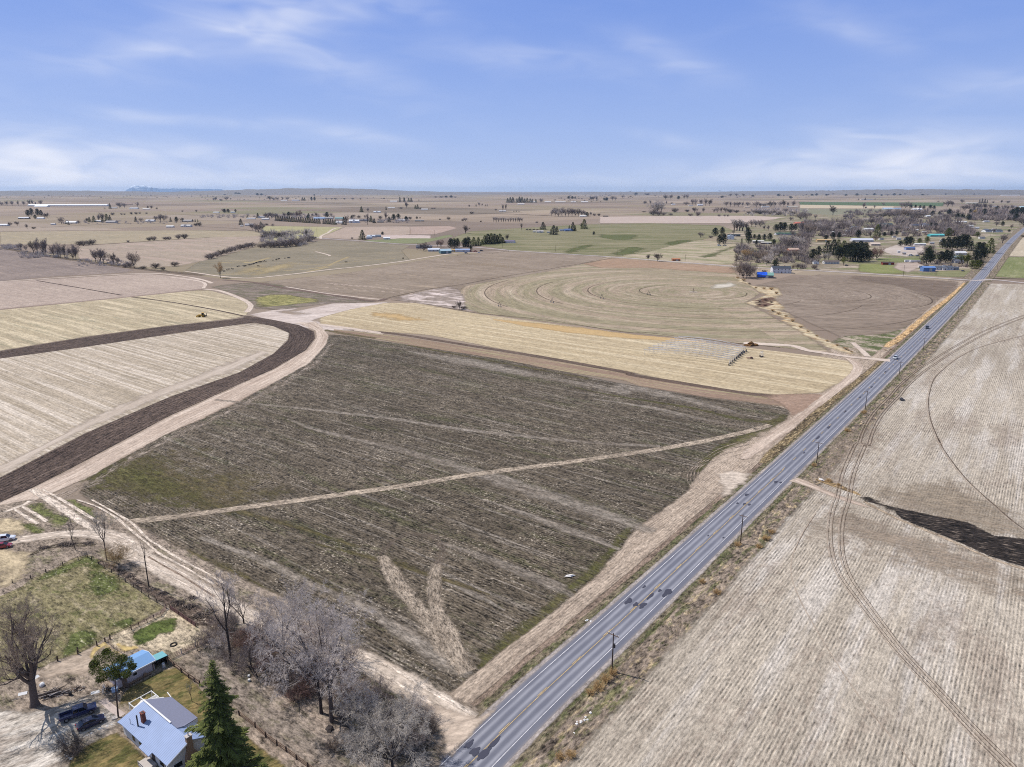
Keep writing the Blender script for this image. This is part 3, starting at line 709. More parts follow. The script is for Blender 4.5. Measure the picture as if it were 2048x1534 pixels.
strip('scuffed_edge', g('K0', (240, 1340), (540, 1210), (760, 1080), (1000, 955), (1400, 775), (1640, 645), (1830, 535), (1915, 435)),
      g('K0', (330, 1375), (600, 1245), (820, 1110), (1070, 985), (1440, 800), (1700, 670), (1880, 550), (1960, 430)), scuff, 20, feather=.45, n=60)

# dark weedy ditches and hedge bottoms that rule the far fields
hb = soil('hedge_bottom', (92, 80, 70), (122, 108, 92), d='st', su=3, sv=30, speck=.5, specks=.5, en=.12, ea=1.8)
for sh, wd, pts in (('C1', 16, [(0, 606), (200, 645), (400, 682), (700, 728), (1000, 768), (1330, 812), (1600, 842), (2000, 880)]), ('C1', 12, [(0, 585), (500, 588), (950, 578), (1500, 545), (1900, 520), (2040, 512)]), ('C1', 22, [(0, 228), (500, 215), (1060, 203)]), ('C1', 18, [(0, 455), (1000, 440), (2048, 442), (3000, 462)]),
                    ('C1', 14, [(400, 415), (900, 390), (1300, 372), (1900, 385)]), ('C1', 16, [(1400, 280), (2048, 268)]), ('C1', 26, [(1770, 290), (2048, 300), (2800, 318)]), ('C2', 20, [(0, 246), (600, 236), (1130, 222)]), ('C2', 10, [(0, 405), (350, 425), (600, 460)]), ('C2', 9, [(640, 395), (1200, 408), (1420, 408), (2048, 392)]),
                    ('C3', 14, [(0, 398), (600, 390), (1300, 388), (2048, 384)]), ('C3', 60, [(740, 276), (1100, 285), (1460, 300)]), ('C3', 20, [(0, 215), (500, 218), (760, 212)]), ('C4', 16, [(0, 376), (700, 378), (1290, 378)]), ('C4', 12, [(640, 300), (1300, 296), (1900, 300)]), ('C4', 20, [(0, 268), (900, 262), (2000, 250)]), ('C5', 12, [(600, 300), (1100, 298), (1900, 330)]),
                    ('C4', 30, [(0, 96), (500, 100), (1000, 96)]), ('C5', 40, [(0, 100), (900, 98), (2040, 92)]), ('C1', 40, [(0, 118), (900, 112), (2048, 116)]), ('C2', 36, [(0, 150), (700, 152), (2048, 148)]), ('C3', 40, [(0, 120), (1000, 96), (2040, 100)])):
    ribbon('hedge_bottom', g(sh, *pts), wd, hb, 6, feather=.3)
ribbon('hedge_bottom', g('K1', (420, 330), (700, 268), (930, 236), (1200, 185), (1500, 135), (1950, 58)), 3.0, hb, 12, feather=.3)
ribbon('hedge_bottom', g('K1', (450, 340), (700, 370), (1000, 425), (1500, 478), (2048, 560)) + g('K2', (500, 565), (1000, 625), (1400, 665)), 2.4, hb, 15, feather=.4)
# ---------------------------------------------------------------- the highway
CL = [ground(p) for p in ((932.4, 1534), (1079, 1388), (1225.8, 1259.4), (1400, 1094), (1573, 933.7), (1635.6, 874.1), (1749, 766.5), (1829.7, 688.2), (1896.4, 621.9), (1954.9, 561.5), (1988.9, 521.6), (2014, 487.6), (2048, 458.7))]
CL = [CL[0] - (CL[1] - CL[0]).normalized() * 90] + CL + [CL[-1] + (CL[-1] - CL[-2]).normalized() * 900]
CLs = catmull(CL, 10)
# even out hand measured wobble
for _ in range(60):
    CLs = [CLs[0]] + [CLs[i] * .4 + (CLs[i - 1] + CLs[i + 1]) * .3 for i in range(1, len(CLs) - 1)] + [CLs[-1]]
CUM = [0]
for i in range(1, len(CLs)): CUM.append(CUM[-1] + (CLs[i] - CLs[i - 1]).length)


def along(s):
    i = min(len(CUM) - 2, max(0, int(np.searchsorted(CUM, s)) - 1))
    f = (s - CUM[i]) / (CUM[i + 1] - CUM[i])
    t = (CLs[i + 1] - CLs[i]).normalized()
    return CLs[i].lerp(CLs[i + 1], f), t


def lane(name, o0, o1, mat, layer, s0=0, s1=None, feather=.12, step=8.0, wob=0.0, seed=0):
    s1 = s1 or CUM[-1]
    n = max(2, int((s1 - s0) / step) + 1)
    L, R = [], []
    for i in range(n):
        p, t = along(s0 + (s1 - s0) * i / (n - 1))
        nn = Vector((t.y, -t.x, 0))
        k = wob * mnoise.noise(Vector((i * .7, seed, 0)))
        L.append(p + nn * (o0 + k)); R.append(p + nn * (o1 + k * 1.5))
    return strip(name, L, R, mat, layer, feather, n=n)


def asphalt():
    mt = bpy.data.materials.new('asphalt'); mt.use_nodes = True
    nt = mt.node_tree; nt.nodes.clear(); b = NB(nt)
    at = b.n('ShaderNodeAttribute', attribute_name='st').outputs['Vector']
    u, v, f = b.sep(at)
    P = b.n('ShaderNodeNewGeometry').outputs['Position']
    nz = b.noise(b.comb(b.m('MULTIPLY', u, 1.2), b.m('MULTIPLY', v, 1 / 30.)), 1, 4, .6)
    nl = b.noise(b.comb(b.m('MULTIPLY', u, .3), b.m('MULTIPLY', v, 1 / 9.)), 1, 4, .6)
    # tyres have polished two pale bands in each lane
    def band(c, w_):
        d = b.m('MULTIPLY', b.m('SUBTRACT', u, c), 1 / w_)
        return b.m('POWER', 2.718, b.m('MULTIPLY', b.m('MULTIPLY', d, d), -1))
    t = b.m('ADD', b.m('ADD', band(-2.75, .42), band(-1.0, .42)), b.m('ADD', band(1.0, .42), band(2.75, .42)))
    t = b.m('MULTIPLY', t, b.m('ADD', .35, b.m('MULTIPLY', nz, .9)))
    t = b.m('ADD', t, b.m('MULTIPLY', b.m('SUBTRACT', nl, .5), .8), clamp=True)
    col = b.mix(t, alb((112, 115, 130), .95), alb((164, 166, 178), .95))
    dust = b.ss(b.m('ABSOLUTE', u), 4.2, 5.6)
    col = b.mix(b.m('MULTIPLY', dust, .75), col, alb((160, 152, 148)))
    hs = b.n('ShaderNodeHueSaturation')
    b.put(hs.inputs['Value'], b.m('ADD', .86, b.m('MULTIPLY', b.noise(P, 5.0, 3, .7), .28)))
    b.put(hs.inputs['Color'], col)
    bs = b.n('ShaderNodeBsdfPrincipled'); b.put(bs.inputs['Base Color'], hs.outputs[0])
    bs.inputs['Roughness'].default_value = .75; bs.inputs['Specular IOR Level'].default_value = .35
    nt.links.new(bs.outputs[0], b.n('ShaderNodeOutputMaterial').inputs[0])
    return mt


m_asph = asphalt()
gravel = soil('road_gravel', (176, 168, 164), (150, 142, 140), d='st', su=.6, sv=10, speck=.45, specks=3.0, en=.8)
weeds = soil('verge_weeds', (104, 98, 78), (136, 124, 106), d='st', su=.9, sv=6, streak=1.1, green=(84, 92, 54), gamt=.7, gthr=.5, gs=2, gsv=12, speck=.9, specks=2.0, en=.5, light=(176, 162, 138), lamt=.6, lthr=.6, lsu=1.2, lsv=4)
dirtv = soil('verge_earth', (128, 112, 100), (152, 134, 120), d='st', su=.8, sv=18, streak=1.2, speck=.7, specks=2.2, en=.5, green=(96, 98, 62), gamt=.5, gthr=.6, gs=2, gsv=14)
palev = soil('verge_pale_earth', (192, 176, 160), (156, 141, 127), d='st', su=.6, sv=14, streak=1.2, speck=.5, specks=2.2, fsp=.75, famt=.14, dash=.5, en=.35, light=(128, 112, 100), lamt=.5, lthr=.62, lsu=.9, lsv=10)
rough_v = soil('verge_rough', (150, 136, 122), (118, 106, 96), d='st', su=1.4, sv=5, streak=1.2, speck=.9, specks=1.7, en=.4, green=(92, 98, 58), gamt=.7, gthr=.54, gs=2.4, gsv=16, light=(196, 176, 140), lamt=.75, lthr=.56, lsu=1.6, lsv=4)
S_FIELD = next(s for s in range(0, 2000) if along(s)[0].y > 235)          # where the dark field ends beside the road
S_X = next(s for s in range(0, 3000) if along(s)[0].y > 760)              # the crossroads
lane('verge', -40, -12, palev, -10, 0, S_X, feather=.1, wob=1.0, seed=9)
lane('verge', -14.6, -8.6, palev, 22, 0, S_X, feather=.16, wob=.6)
lane('verge', -9.4, -6.6, dirtv, 23, 0, S_X, feather=.3, wob=.5, seed=4)
lane('verge', -7.9, -4.9, weeds, 24, 0, S_X, feather=.3, wob=.3, seed=8)
lane('verge', 5.0, 15.5, rough_v, 22, 0, S_X, feather=.2, wob=1.0, seed=2)
lane('verge', 5.4, 8.2, weeds, 23, 0, S_X, feather=.35, wob=.3, seed=5)
lane('verge', -16, -5, rough_v, 21, S_X + 12, None, feather=.2, step=20)
lane('verge', 5, 14, rough_v, 21, S_X + 12, None, feather=.2, step=20)
lane('road_shoulder', -6.0, 6.4, gravel, 26, feather=.06, step=4)
lane('highway', -4.75, 5.15, m_asph, 28, feather=.01, step=4)
m_white = soil('road_paint_white', (226, 226, 232), (200, 200, 208), d='st', soft=False, speck=.3, specks=3)
m_yel = soil('road_paint_yellow', (214, 188, 136), (192, 168, 124), d='st', soft=False, speck=.4, specks=3)
ZSEQ += 50
lane('edge_line', -3.72, -3.57, m_white, 30, step=6)
lane('edge_line', 3.57, 3.72, m_white, 30, step=6)
S_DASH = next(s for s in range(0, 2000) if along(s)[0].y > 233)
lane('centre_line', .06, .20, m_yel, 30, 0, S_DASH, step=6)
s = 14.0
while s < 1500:
    a0, a1 = (-.20, -.06) if s < S_DASH else (-.08, .08)
    lane('centre_line_dash', a0, a1, m_yel, 30, s, s + 3.3, step=1.6)
    s += 12.19
# bitumen repairs
m_tar = soil('bitumen_repair', (74, 76, 92), (86, 88, 104), d='st', soft=False, speck=.2, specks=3)
RPN = [3]
def repair(cx, cy, rx, ry, seed, dash=12):
    """a rounded bitumen repair; centre in the enlarged crop K13/K14/K5 turned to ground, half sizes in metres across/along"""
    r = random.Random(seed); RPN[0] += 1
    pts = []
    ph = r.random() * 6
    for i in range(16):
        a = i / 16 * 2 * math.pi
        k = 1 + .18 * math.sin(3 * a + ph) + .12 * math.sin(5 * a + ph * 2)
        pts.append(Vector((cx + RP.x * -math.cos(a) * rx * k + RD.x * math.sin(a) * ry * k, cy + RP.y * -math.cos(a) * rx * k + RD.y * math.sin(a) * ry * k, LAYER * 29 + (ZSEQ + RPN[0]) * .0003)))
    o = mesh_obj('bitumen_repair', pts, [tuple(range(16))], m_tar)
    if o.data.polygons[0].normal.z < 0: o.data.flip_normals()
    o['kind'] = 'structure'
for sh, x, y, rx, ry in (('K13', 460, 1385, .75, 1.1), ('K13', 560, 1400, .7, 1.5), ('K13', 520, 1440, .4, .9), ('K13', 660, 1290, .45, 1.6), ('K13', 400, 1310, .5, 1.2), ('K14', 570, 1075, .55, 1.0), ('K14', 640, 1085, .6, 1.5),
                         ('K14', 720, 990, .35, 1.8), ('K14', 815, 932, .35, .7), ('K14', 890, 955, .75, 2.2), ('K14', 495, 1040, .6, 1.6), ('K14', 655, 893, .25, .8), ('K14', 1610, 38, .35, .6), ('K14', 1680, 45, .4, .9), ('K14', 1730, 52, .4, .8),
                         ('K14', 1310, 370, .2, .5), ('K14', 1465, 390, .2, .6), ('K5', 570, 1355, .5, 1.2), ('K5', 620, 1360, .4, .8), ('K5', 860, 1055, .3, 1.0), ('K5', 1000, 900, .45, 2.5), ('K5', 1110, 795, .5, 1.8), ('K5', 1280, 632, .35, 2.0),
                         ('K5', 1430, 488, .4, 1.6), ('K5', 1550, 382, .4, 1.8), ('K5', 1690, 225, .4, 2.2), ('K5', 270, 1485, .5, 1.0)):
    p = ground(px(sh, x, y))
    repair(p.x, p.y, rx, ry, int(x * 7 + y))

# crossroad
xr = [ground(p) for p in ((560, 466), (646, 476.6), (722, 482), (800, 488), (870, 491), (948, 494.5), (1025.6, 501.3), (1120, 507.5), (1218, 513.6), (1364, 524.8), (1464, 532.5), (1550, 537.5), (1635, 541.8), (1702, 545.6), (1802, 551.5), (1870, 556), (1955, 561.5))]
m_lane = soil('lane_asphalt', (176, 168, 170), (196, 188, 186), d='st', su=1.5, sv=60, speck=.12, specks=1.5, en=.3)
ribbon('side_road', xr, 8.5, m_lane, 25, n=6, feather=.12)
ribbon('side_road', PT((1955, 561.5), (1985, 559.5), (2048, 566), (2200, 583)), 7.5, m_lane, 25, feather=.12)
ribbon('side_road', g('C2', (1180, 525), (1180, 500), (1240, 470), (1400, 412), (2048, 402)), 7, palet, 5, feather=.2)
ribbon('road_verge', g('K6', (1640, 685), (1800, 690), (2100, 697)), 7, soil('hedge_dark', (70, 68, 48), (92, 88, 62), d='st', speck=.5), 24)
# farm lanes and loops
ribbon('dirt_track', g('K5', (1740, 110), (1500, 88), (1300, 68), (1000, 22), (880, 4)) + g('K2', (1480, 655), (1250, 642), (1150, 636)), [9, 6, 6, 7, 6, 8, 10, 6], palet, 20, feather=.2)
ribbon('dirt_track', g('K5', (1290, 80), (1380, 130), (1410, 190), (1370, 260), (1250, 360), (1100, 480), (950, 590)), [4, 6, 7, 7, 6, 6, 6], loose, 19, feather=.2)
ribbon('dirt_track', g('K5', (1040, 520), (860, 660), (700, 780), (480, 930), (330, 1040), (230, 1120)), [4, 7, 9, 9, 7, 4], loose, 23, feather=.3)
ribbon('dirt_track', g('K4', (480, 390), (560, 460), (620, 520)), 5, palet, 21, feather=.3)
looset = soil('tyre_marks', (196, 180, 166), (150, 136, 122), d='st', su=.6, sv=8, streak=1.2, speck=.5, specks=1.8, en=.5, ea=2.4, thin=.9)
field('bare_apron', PT((1436, 962), (1432, 948), (1450, 936), (1462, 941), (1480, 932), (1497, 948), (1510, 950), (1488, 968), (1470, 974), (1462, 990), (1438, 996), (1448, 976)), (212, 199, 186), (186, 172, 158), 25, rim=1.6, ea=1.9, en=.3, speck=.4, specks=2, d=Vector((1, 0, 0)), su=1, sv=6)
for k, w_ in ((0, .9), (9, .8), (17, .9), (25, .7)):
    ribbon('wheel_track', PT((1470 - k * .5, 990), (1425 - k, 985), (1400 - k * .9, 968), (1395 - k * .8, 950), (1405 - k * .6, 932), (1440, 918 - k * .8), (1500, 905 - k)), w_, looset, 24, feather=.4)
ribbon('verge_ditch', g('K5', (1640, 120), (1450, 290), (1250, 440), (1050, 600), (860, 770), (700, 910), (500, 1090), (430, 1160)), [3, 4, 4, 5, 5, 5, 5, 3], soil('dry_weeds', (150, 132, 100), (92, 80, 64), d='st', su=.7, sv=5, streak=1.5, speck=1.0, specks=1.8, en=.5, light=(206, 186, 148), lamt=.7, lthr=.55, lsu=.9, lsv=4), 26, feather=.3)
ribbon('verge_ditch', g('K6', (1350, 740), (1150, 930), (980, 1060), (800, 1210), (640, 1350), (500, 1450), (420, 1500)), [3, 5, 6, 6, 6, 7, 5], soil('orange_weeds', (190, 156, 112), (212, 182, 140), d='st', su=.8, sv=5, streak=1.2, speck=.9, specks=1.2, en=.3), 25, feather=.3)

# ---------------------------------------------------------------- the pale field right of the highway
def rside(s, o):
    p, t = along(s); return p + Vector((t.y, -t.x, 0)) * o
RF = [rside(s, 14) for s in np.linspace(0, S_X - 6, 24)]
field('pale_field', RF + PT((2048, 569), (2400, 592), (3600, 760), (4200, 1534), (2600, 2100)), (192, 182, 168), (163, 153, 140), 12, rim=1.6, d=RD, su=1.1, sv=45, streak=.8, light=(208, 202, 196), lamt=.55, lthr=.52, lsu=6, lsv=70, green=(150, 136, 124), gamt=.5, gthr=.56, gs=16, gsv=45, speck=.42, specks=2.6, fsp=.76, famt=.3, dash=.35)
field('bare_field_end', g('K5', (1050, 1180), (1250, 960), (1500, 700), (1600, 750), (1500, 1000), (1350, 1300), (1150, 1400), (950, 1290)), (180, 165, 150), (158, 143, 130), 13, rim=9, ea=2.0, en=.2, thin=.6, d=Vector((.5, .85, 0)), su=1, sv=20, speck=.6, specks=2)
field('bare_field_end', g('K7', (560, 330), (700, 380), (1000, 480), (1453, 700), (1453, 780), (1000, 620), (800, 560), (560, 560), (500, 420)), (172, 157, 141), (152, 137, 122), 13, rim=9, ea=2.0, en=.2, thin=.5, d=Vector((.9, -.42, 0)), su=1.0, sv=40, streak=.9, speck=.5, specks=2, fsp=.9, famt=.2)
burnt = soil('burnt_grass', (32, 29, 28), (62, 55, 51), d=Vector((.9, -.4, 0)), su=.6, sv=5, streak=1.2, speck=1.0, specks=1.6, light=(150, 136, 124), lamt=.7, lthr=.58, lsu=.8, lsv=3, en=.5, ea=1.6)
patch('burnt_ditch', g('K7', (700, 322), (760, 325), (870, 370), (1000, 398), (1200, 438), (1260, 468), (1320, 498), (1453, 512), (1800, 540), (1800, 760), (1453, 640), (1300, 592), (1100, 503), (900, 422), (750, 347)), burnt, 16, .7)
ribbon('ditch_weeds', g('K7', (735, 345), (890, 424), (1095, 508), (1300, 600), (1453, 648), (1800, 768)), 2.2, soil('ditch_bank_pale', (196, 180, 160), (150, 132, 112), d='st', su=.5, sv=4, speck=.8, specks=2, en=.5, ea=1.6), 17, feather=.4)
field('bare_field_end', g('K7', (780, 300), (1100, 245), (1200, 240), (1300, 360), (1453, 480), (1453, 508), (1320, 494), (1200, 434), (1000, 394), (870, 364)), (176, 162, 143), (156, 142, 126), 14, rim=7, ea=2.0, en=.2, thin=.5, d=Vector((.9, -.42, 0)), su=1, sv=30, speck=.6, specks=2)
bank = soil('ditch_weeds', (186, 160, 118), (120, 102, 80), d='st', su=.6, sv=3, streak=1.4, speck=1.0, specks=1.8, en=.5)
ribbon('ditch_weeds', g('K7', (520, 245), (570, 260), (620, 278), (680, 300), (720, 318)), [2, 4, 4, 3, 1], bank, 17)
ribbon('dirt_track', g('K7', (420, 245), (500, 275), (600, 318), (700, 352), (760, 372)), [9, 5, 4, 4, 1], loose, 18, feather=.3)
rut = soil('wheel_rut', (94, 80, 70), (130, 114, 102), d='st', su=.3, sv=3, speck=.8, specks=2.4, en=.7, ea=1.6, thin=.25)
rutl = soil('wheel_rut_ridge', (204, 189, 174), (172, 157, 142), d='st', su=.4, sv=6, speck=.4, specks=2.4, en=.5, ea=1.6, thin=.3)
M1 = [ground(px('K4', x, y)) for x, y in ((2400, 60), (2048, 158), (1700, 300), (1420, 455), (1240, 570), (1100, 665), (960, 790), (880, 885), (760, 1010), (690, 1110), (640, 1210), (600, 1330))] + g('K7', (730, 90), (690, 180), (668, 250), (655, 330), (632, 400), (620, 490), (628, 590), (660, 680), (720, 770), (800, 880), (900, 1010), (1020, 1140), (1130, 1260), (1230, 1370), (1330, 1470), (1420, 1560))
M1 = catmull(M1, 6)
paln = soil('pale_tyre_track', (228, 215, 202), (194, 180, 166), d='st', su=.8, sv=8, streak=1.3, speck=.7, specks=2.0, en=.4, ea=1.4)
n1 = len(M1)
near_t = [i for i, p in enumerate(M1) if p.y < 190][0]
def var_off(pts, a, b, i0, i1):
    return [p + (q - p) * ((a + (b - a) * min(1, max(0, (i - i0) / (i1 - i0))))) for i, (p, q) in enumerate(zip(pts, offset_line(pts, 1.0)))]
for a_, b_ in ((-1.5, -.9), (-.5, -.2), (1.9, .6), (2.9, 1.3)):
    l_ = var_off(M1, a_, b_, near_t - 6, near_t + 30)
    ribbon('wheel_track', l_, [.55, .5, .5, .28, .25, .25], rut, 19, n=1, feather=.3)
    ribbon('wheel_track', offset_line(l_, .42), [.4, .4, .4, .45, .45, .45], rutl, 20, n=1, feather=.35)
T2 = g('K4', (2400, 260), (2200, 300), (1990, 342), (1780, 395), (1600, 452), (1450, 530), (1330, 620), (1230, 720), (1185, 850), (1175, 960), (1190, 1080), (1230, 1200), (1300, 1340)) + g('K7', (1060, 50), (1095, 115), (1190, 240), (1330, 370), (1453, 470), (1700, 620))
ribbon('wheel_track', T2, .6, rut, 19)
ribbon('wheel_track', offset_line(catmull(T2, 4), .7), .6, rutl, 19, n=1)
ribbon('wheel_track', g('K7', (520, 395), (470, 470), (425, 560), (408, 640), (415, 700), (450, 790), (510, 900), (600, 1050), (720, 1230), (880, 1430), (960, 1534)), .5, rutl, 19, feather=.4)
ribbon('wheel_track', g('K7', (520, 400), (470, 475), (425, 565)), .3, rut, 20, feather=.4)

loosen = soil('driveway_earth', (212, 199, 186), (178, 164, 150), d='st', su=.9, sv=12, streak=1.2, speck=.4, specks=1.8, en=.35, ea=1.6)
# ---------------------------------------------------------------- farmyard ground, lower left
YD = dict(speck=.8, specks=2.0, en=.4)
field('yard_ground', PT((-60, 1025), (60, 1000), (160, 1010), (268, 1046), (330, 1083), (440, 1138), (560, 1193), (640, 1244), (760, 1323), (870, 1382), (905, 1402), (985, 1428), (870, 1550), (880, 1800), (-700, 1800), (-600, 1400)), (158, 145, 132), (130, 117, 105), 17, rim=1.2, d=Vector((.8, -.6, 0)), su=2, sv=12, light=(190, 174, 160), lamt=.5, green=(112, 112, 76), gamt=.5, gthr=.58, gs=5, gsv=14, **YD)
field('grove_ground', PT((380, 1330), (420, 1250), (520, 1230), (640, 1270), (760, 1345), (850, 1420), (890, 1470), (870, 1534), (840, 1700), (640, 1700), (560, 1500), (480, 1410), (420, 1370)), (126, 116, 108), (152, 141, 131), 18, rim=2.5, d=Vector((.8, -.6, 0)), su=1.2, sv=6, green=(88, 88, 62), gamt=.5, gthr=.56, gs=3, gsv=8, light=(184, 166, 152), lamt=.5, **YD)
ribbon('undergrowth', PT((398, 1222), (450, 1265), (520, 1300), (600, 1330), (700, 1370), (790, 1420), (850, 1480)), [4, 6, 7, 9, 10, 9, 6], soil('undergrowth', (92, 80, 72), (120, 106, 94), d='st', su=.8, sv=3, speck=1.0, specks=2.2, en=.5, green=(84, 92, 50), gamt=.7, gthr=.55, gs=2, gsv=6), 19, feather=.4)
lane2 = g('K11', (420, 0), (600, 90), (800, 200), (1050, 320), (1350, 480), (1650, 650), (1900, 800), (2100, 900)) + PT((500, 1240), (580, 1272), (680, 1308), (750, 1335), (800, 1362), (850, 1392), (900, 1420), (940, 1445))
ribbon('dirt_track', g('K10', (-200, 640), (60, 590), (250, 550), (600, 500), (900, 470), (1250, 470), (1500, 510), (1700, 590)), [5, 6, 7, 6, 5.5, 6, 7, 5], loosen, 21, feather=.22)
ribbon('dirt_track', g('K10', (1250, 450), (1500, 510), (1750, 620), (1950, 760)) + lane2[1:], [7, 8, 8, 8, 8, 7, 7, 7, 7, 8, 8, 8, 8, 7, 7], loosen, 22, feather=.22)
for off in (-1.6, 1.0):
    ribbon('dirt_track', offset_line(catmull(g('K10', (250, 550), (600, 500), (900, 470), (1250, 470), (1500, 510), (1750, 620)) + lane2[1:], 6), off), 1.3, paln, 23, n=1, feather=.35)
ribbon('track_grass', g('K11', (1000, 235), (1230, 370), (1480, 510), (1680, 640), (1900, 780)), .7, dirtv, 24, feather=.4)
ribbon('dirt_track', g('K0', (190, 1285), (320, 1370), (440, 1450), (560, 1530)) + g('K10', (1280, 380), (1400, 440)), 3.6, paln, 22, feather=.3)
ribbon('dirt_track', g('K0', (250, 1285), (400, 1370), (480, 1420), (580, 1480)), 1.5, paln, 22, feather=.35)
ribbon('dirt_track', g('K10', (1050, 0), (1350, 110), (1600, 260), (1800, 430), (2000, 590)) + g('K11', (1150, 190), (1400, 330), (1700, 500), (1900, 610)), 1.0, paln, 24, feather=.35)
ribbon('dirt_track', g('K10', (1250, 0), (1550, 170), (1800, 320), (1950, 470), (2048, 560)) + g('K11', (1120, 70), (1300, 190), (1550, 330), (1850, 490), (2048, 600)), 1.0, paln, 24, feather=.35)
ribbon('dirt_track', g('K10', (60, 170), (300, 80), (420, 20)), 2.5, paln, 21, feather=.35)
ribbon('dirt_track', g('K10', (200, 130), (380, 250), (520, 330)), 1.6, paln, 21, feather=.35)
ribbon('dirt_track', g('K10', (300, 90), (500, 210), (640, 300)), 1.6, paln, 21, feather=.35)
turf = soil('yard_turf', (98, 106, 60), (128, 128, 86), d=Vector((.8, -.6, 0)), su=1.2, sv=6, speck=.7, specks=2.0, en=.5, ea=1.6, light=(196, 188, 160), lamt=.5, lthr=.62, lsu=.8, lsv=1.5)
patch('yard_turf', g('K10', (350, 60), (600, 40), (800, 200), (950, 260), (1100, 300), (900, 330), (760, 400), (600, 240), (430, 150)), turf, 20, 1.4)
patch('yard_turf', g('K10', (270, 280), (420, 330), (600, 420), (560, 470), (400, 450), (300, 350)), turf, 20, 1.2)
patch('yard_turf', g('K10', (800, 0), (1000, 90), (1150, 180), (1280, 250), (1400, 300), (1250, 120), (1050, 0)), turf, 20, .8)
straw_y = soil('straw_yard', (206, 190, 158), (184, 168, 142), d=Vector((.8, -.6, 0)), su=1.5, sv=6, speck=.4, specks=1.8, en=.4, ea=1.6)
patch('straw_yard', g('K10', (-300, 600), (60, 690), (380, 750), (400, 900), (330, 1050), (120, 1180), (-300, 1300)), straw_y, 19, 2.0)
patch('straw_yard', g('K10', (-200, 220), (180, 240), (380, 380), (300, 460), (0, 470), (-200, 480)), straw_y, 19, 2.0)
PAS = g('K9', (-160, 620), (0, 560), (130, 500), (180, 455), (300, 405), (420, 340), (500, 320), (560, 345), (640, 410), (780, 510), (930, 610), (955, 625), (760, 730), (605, 795), (560, 830), (445, 890), (330, 920), (250, 960), (0, 1060), (-160, 1100))
field('pasture', PAS, (122, 116, 84), (146, 136, 108), 21, rim=.6, d=Vector((.8, -.6, 0)), su=1.4, sv=5, green=(94, 102, 54), gamt=.6, gthr=.56, gs=5, gsv=9, light=(170, 158, 136), lamt=.6, lthr=.55, lsu=2, lsv=5, **YD)
gr2 = soil('pasture_grass', (84, 94, 52), (110, 114, 70), d=Vector((.8, -.6, 0)), su=.8, sv=4, speck=.8, specks=2.0, en=.5, ea=2.0, light=(214, 208, 184), lamt=.7, lthr=.6, lsu=.6, lsv=1.2)
soft_patch('pasture_grass', g('K9', (130, 510), (300, 410), (490, 330), (560, 350), (600, 400), (560, 410), (480, 370), (350, 430), (240, 470)), gr2, 22, 1.5)
soft_patch('pasture_grass', g('K9', (520, 410), (620, 420), (690, 480), (640, 540), (560, 560), (500, 520), (520, 460)), gr2, 22, 1.5)
soft_patch('pasture_grass', g('K9', (400, 780), (480, 750), (555, 770), (545, 820), (450, 870), (350, 915), (370, 850)), gr2, 22, 1.0)
soft_patch('pasture_grass', g('K9', (640, 715), (720, 685), (780, 680), (750, 720), (680, 735)), gr2, 22, .8)
COR = g('K9', (605, 800), (760, 738), (960, 640), (985, 640), (1150, 740), (1205, 800), (1180, 820), (970, 905), (930, 880), (880, 870), (800, 850), (700, 860), (650, 850))
field('corral_ground', COR, (196, 182, 158), (176, 162, 142), 22, rim=.5, d=Vector((.8, -.6, 0)), su=1.4, sv=6, green=(140, 134, 108), gamt=.6, gthr=.55, gs=3, gsv=6, **YD)
soft_patch('corral_grass', g('K9', (750, 790), (800, 745), (900, 705), (960, 690), (1005, 700), (1000, 755), (920, 775), (860, 815), (800, 840), (775, 820)), soil('corral_grass', (80, 94, 48), (102, 112, 62), d=Vector((.8, -.6, 0)), su=.8, sv=3, speck=.8, specks=1.8, en=.6, ea=1.8), 23, .9)
yel = soil('yellow_straw', (214, 190, 130), (196, 176, 128), d=Vector((.8, -.6, 0)), su=1, sv=4, speck=.3, specks=2, en=.4, ea=2.0)
soft_patch('yellow_straw', g('K18', (0, 560), (120, 240), (390, 60), (480, 110), (600, 230), (840, 380), (700, 420), (600, 360), (330, 200), (160, 300), (60, 480)), yel, 23, .7)
soft_patch('yellow_straw', g('K18', (680, 120), (900, 150), (1250, 190), (1100, 280), (900, 340), (800, 320), (720, 220)), yel, 23, .9)
soft_patch('yard_dirt', g('K19', (600, 960), (900, 820), (1000, 800), (920, 1000), (880, 1080), (700, 1060), (480, 1100), (440, 1060)), soil('yard_dirt', (190, 174, 158), (166, 150, 134), d=Vector((.8, .3, 0)), su=1.2, sv=6, streak=1.1, speck=.4, specks=1.8, en=.5), 20, 1.2)
field('gravel_yard', PT((-120, 1410), (0, 1425), (60, 1430), (118, 1415), (200, 1385), (240, 1440), (236, 1456), (160, 1500), (125, 1500), (118, 1534), (110, 1700), (-200, 1700)), (190, 182, 172), (142, 130, 120), 21, rim=1.8, d=Vector((.8, .55, 0)), su=1.4, sv=5, streak=1.2, light=(214, 208, 200), lamt=.7, lthr=.5, lsu=2, lsv=6, speck=.6, specks=2, en=.35)
lawnm = dict(d=Vector((.8, .55, 0)), su=1.2, sv=4, light=(158, 136, 94), lamt=.5, lthr=.52, lsu=1.6, lsv=4, green=(74, 82, 44), gamt=.7, gthr=.5, gs=2.5, gsv=4, speck=.5, specks=2.2, en=.7)
field('lawn', PT((142, 1522), (165, 1500), (205, 1478), (235, 1466), (250, 1478), (330, 1560), (300, 1700), (130, 1700)), (106, 98, 62), (130, 118, 80), 22, rim=.6, **lawnm)
field('lawn', PT((236, 1424), (244, 1395), (262, 1375), (330, 1343), (352, 1338), (372, 1354), (400, 1380), (440, 1424), (500, 1480), (575, 1540), (700, 1660), (500, 1700), (380, 1600), (340, 1440), (280, 1410)), (112, 104, 68), (136, 122, 84), 22, rim=.6, **lawnm)
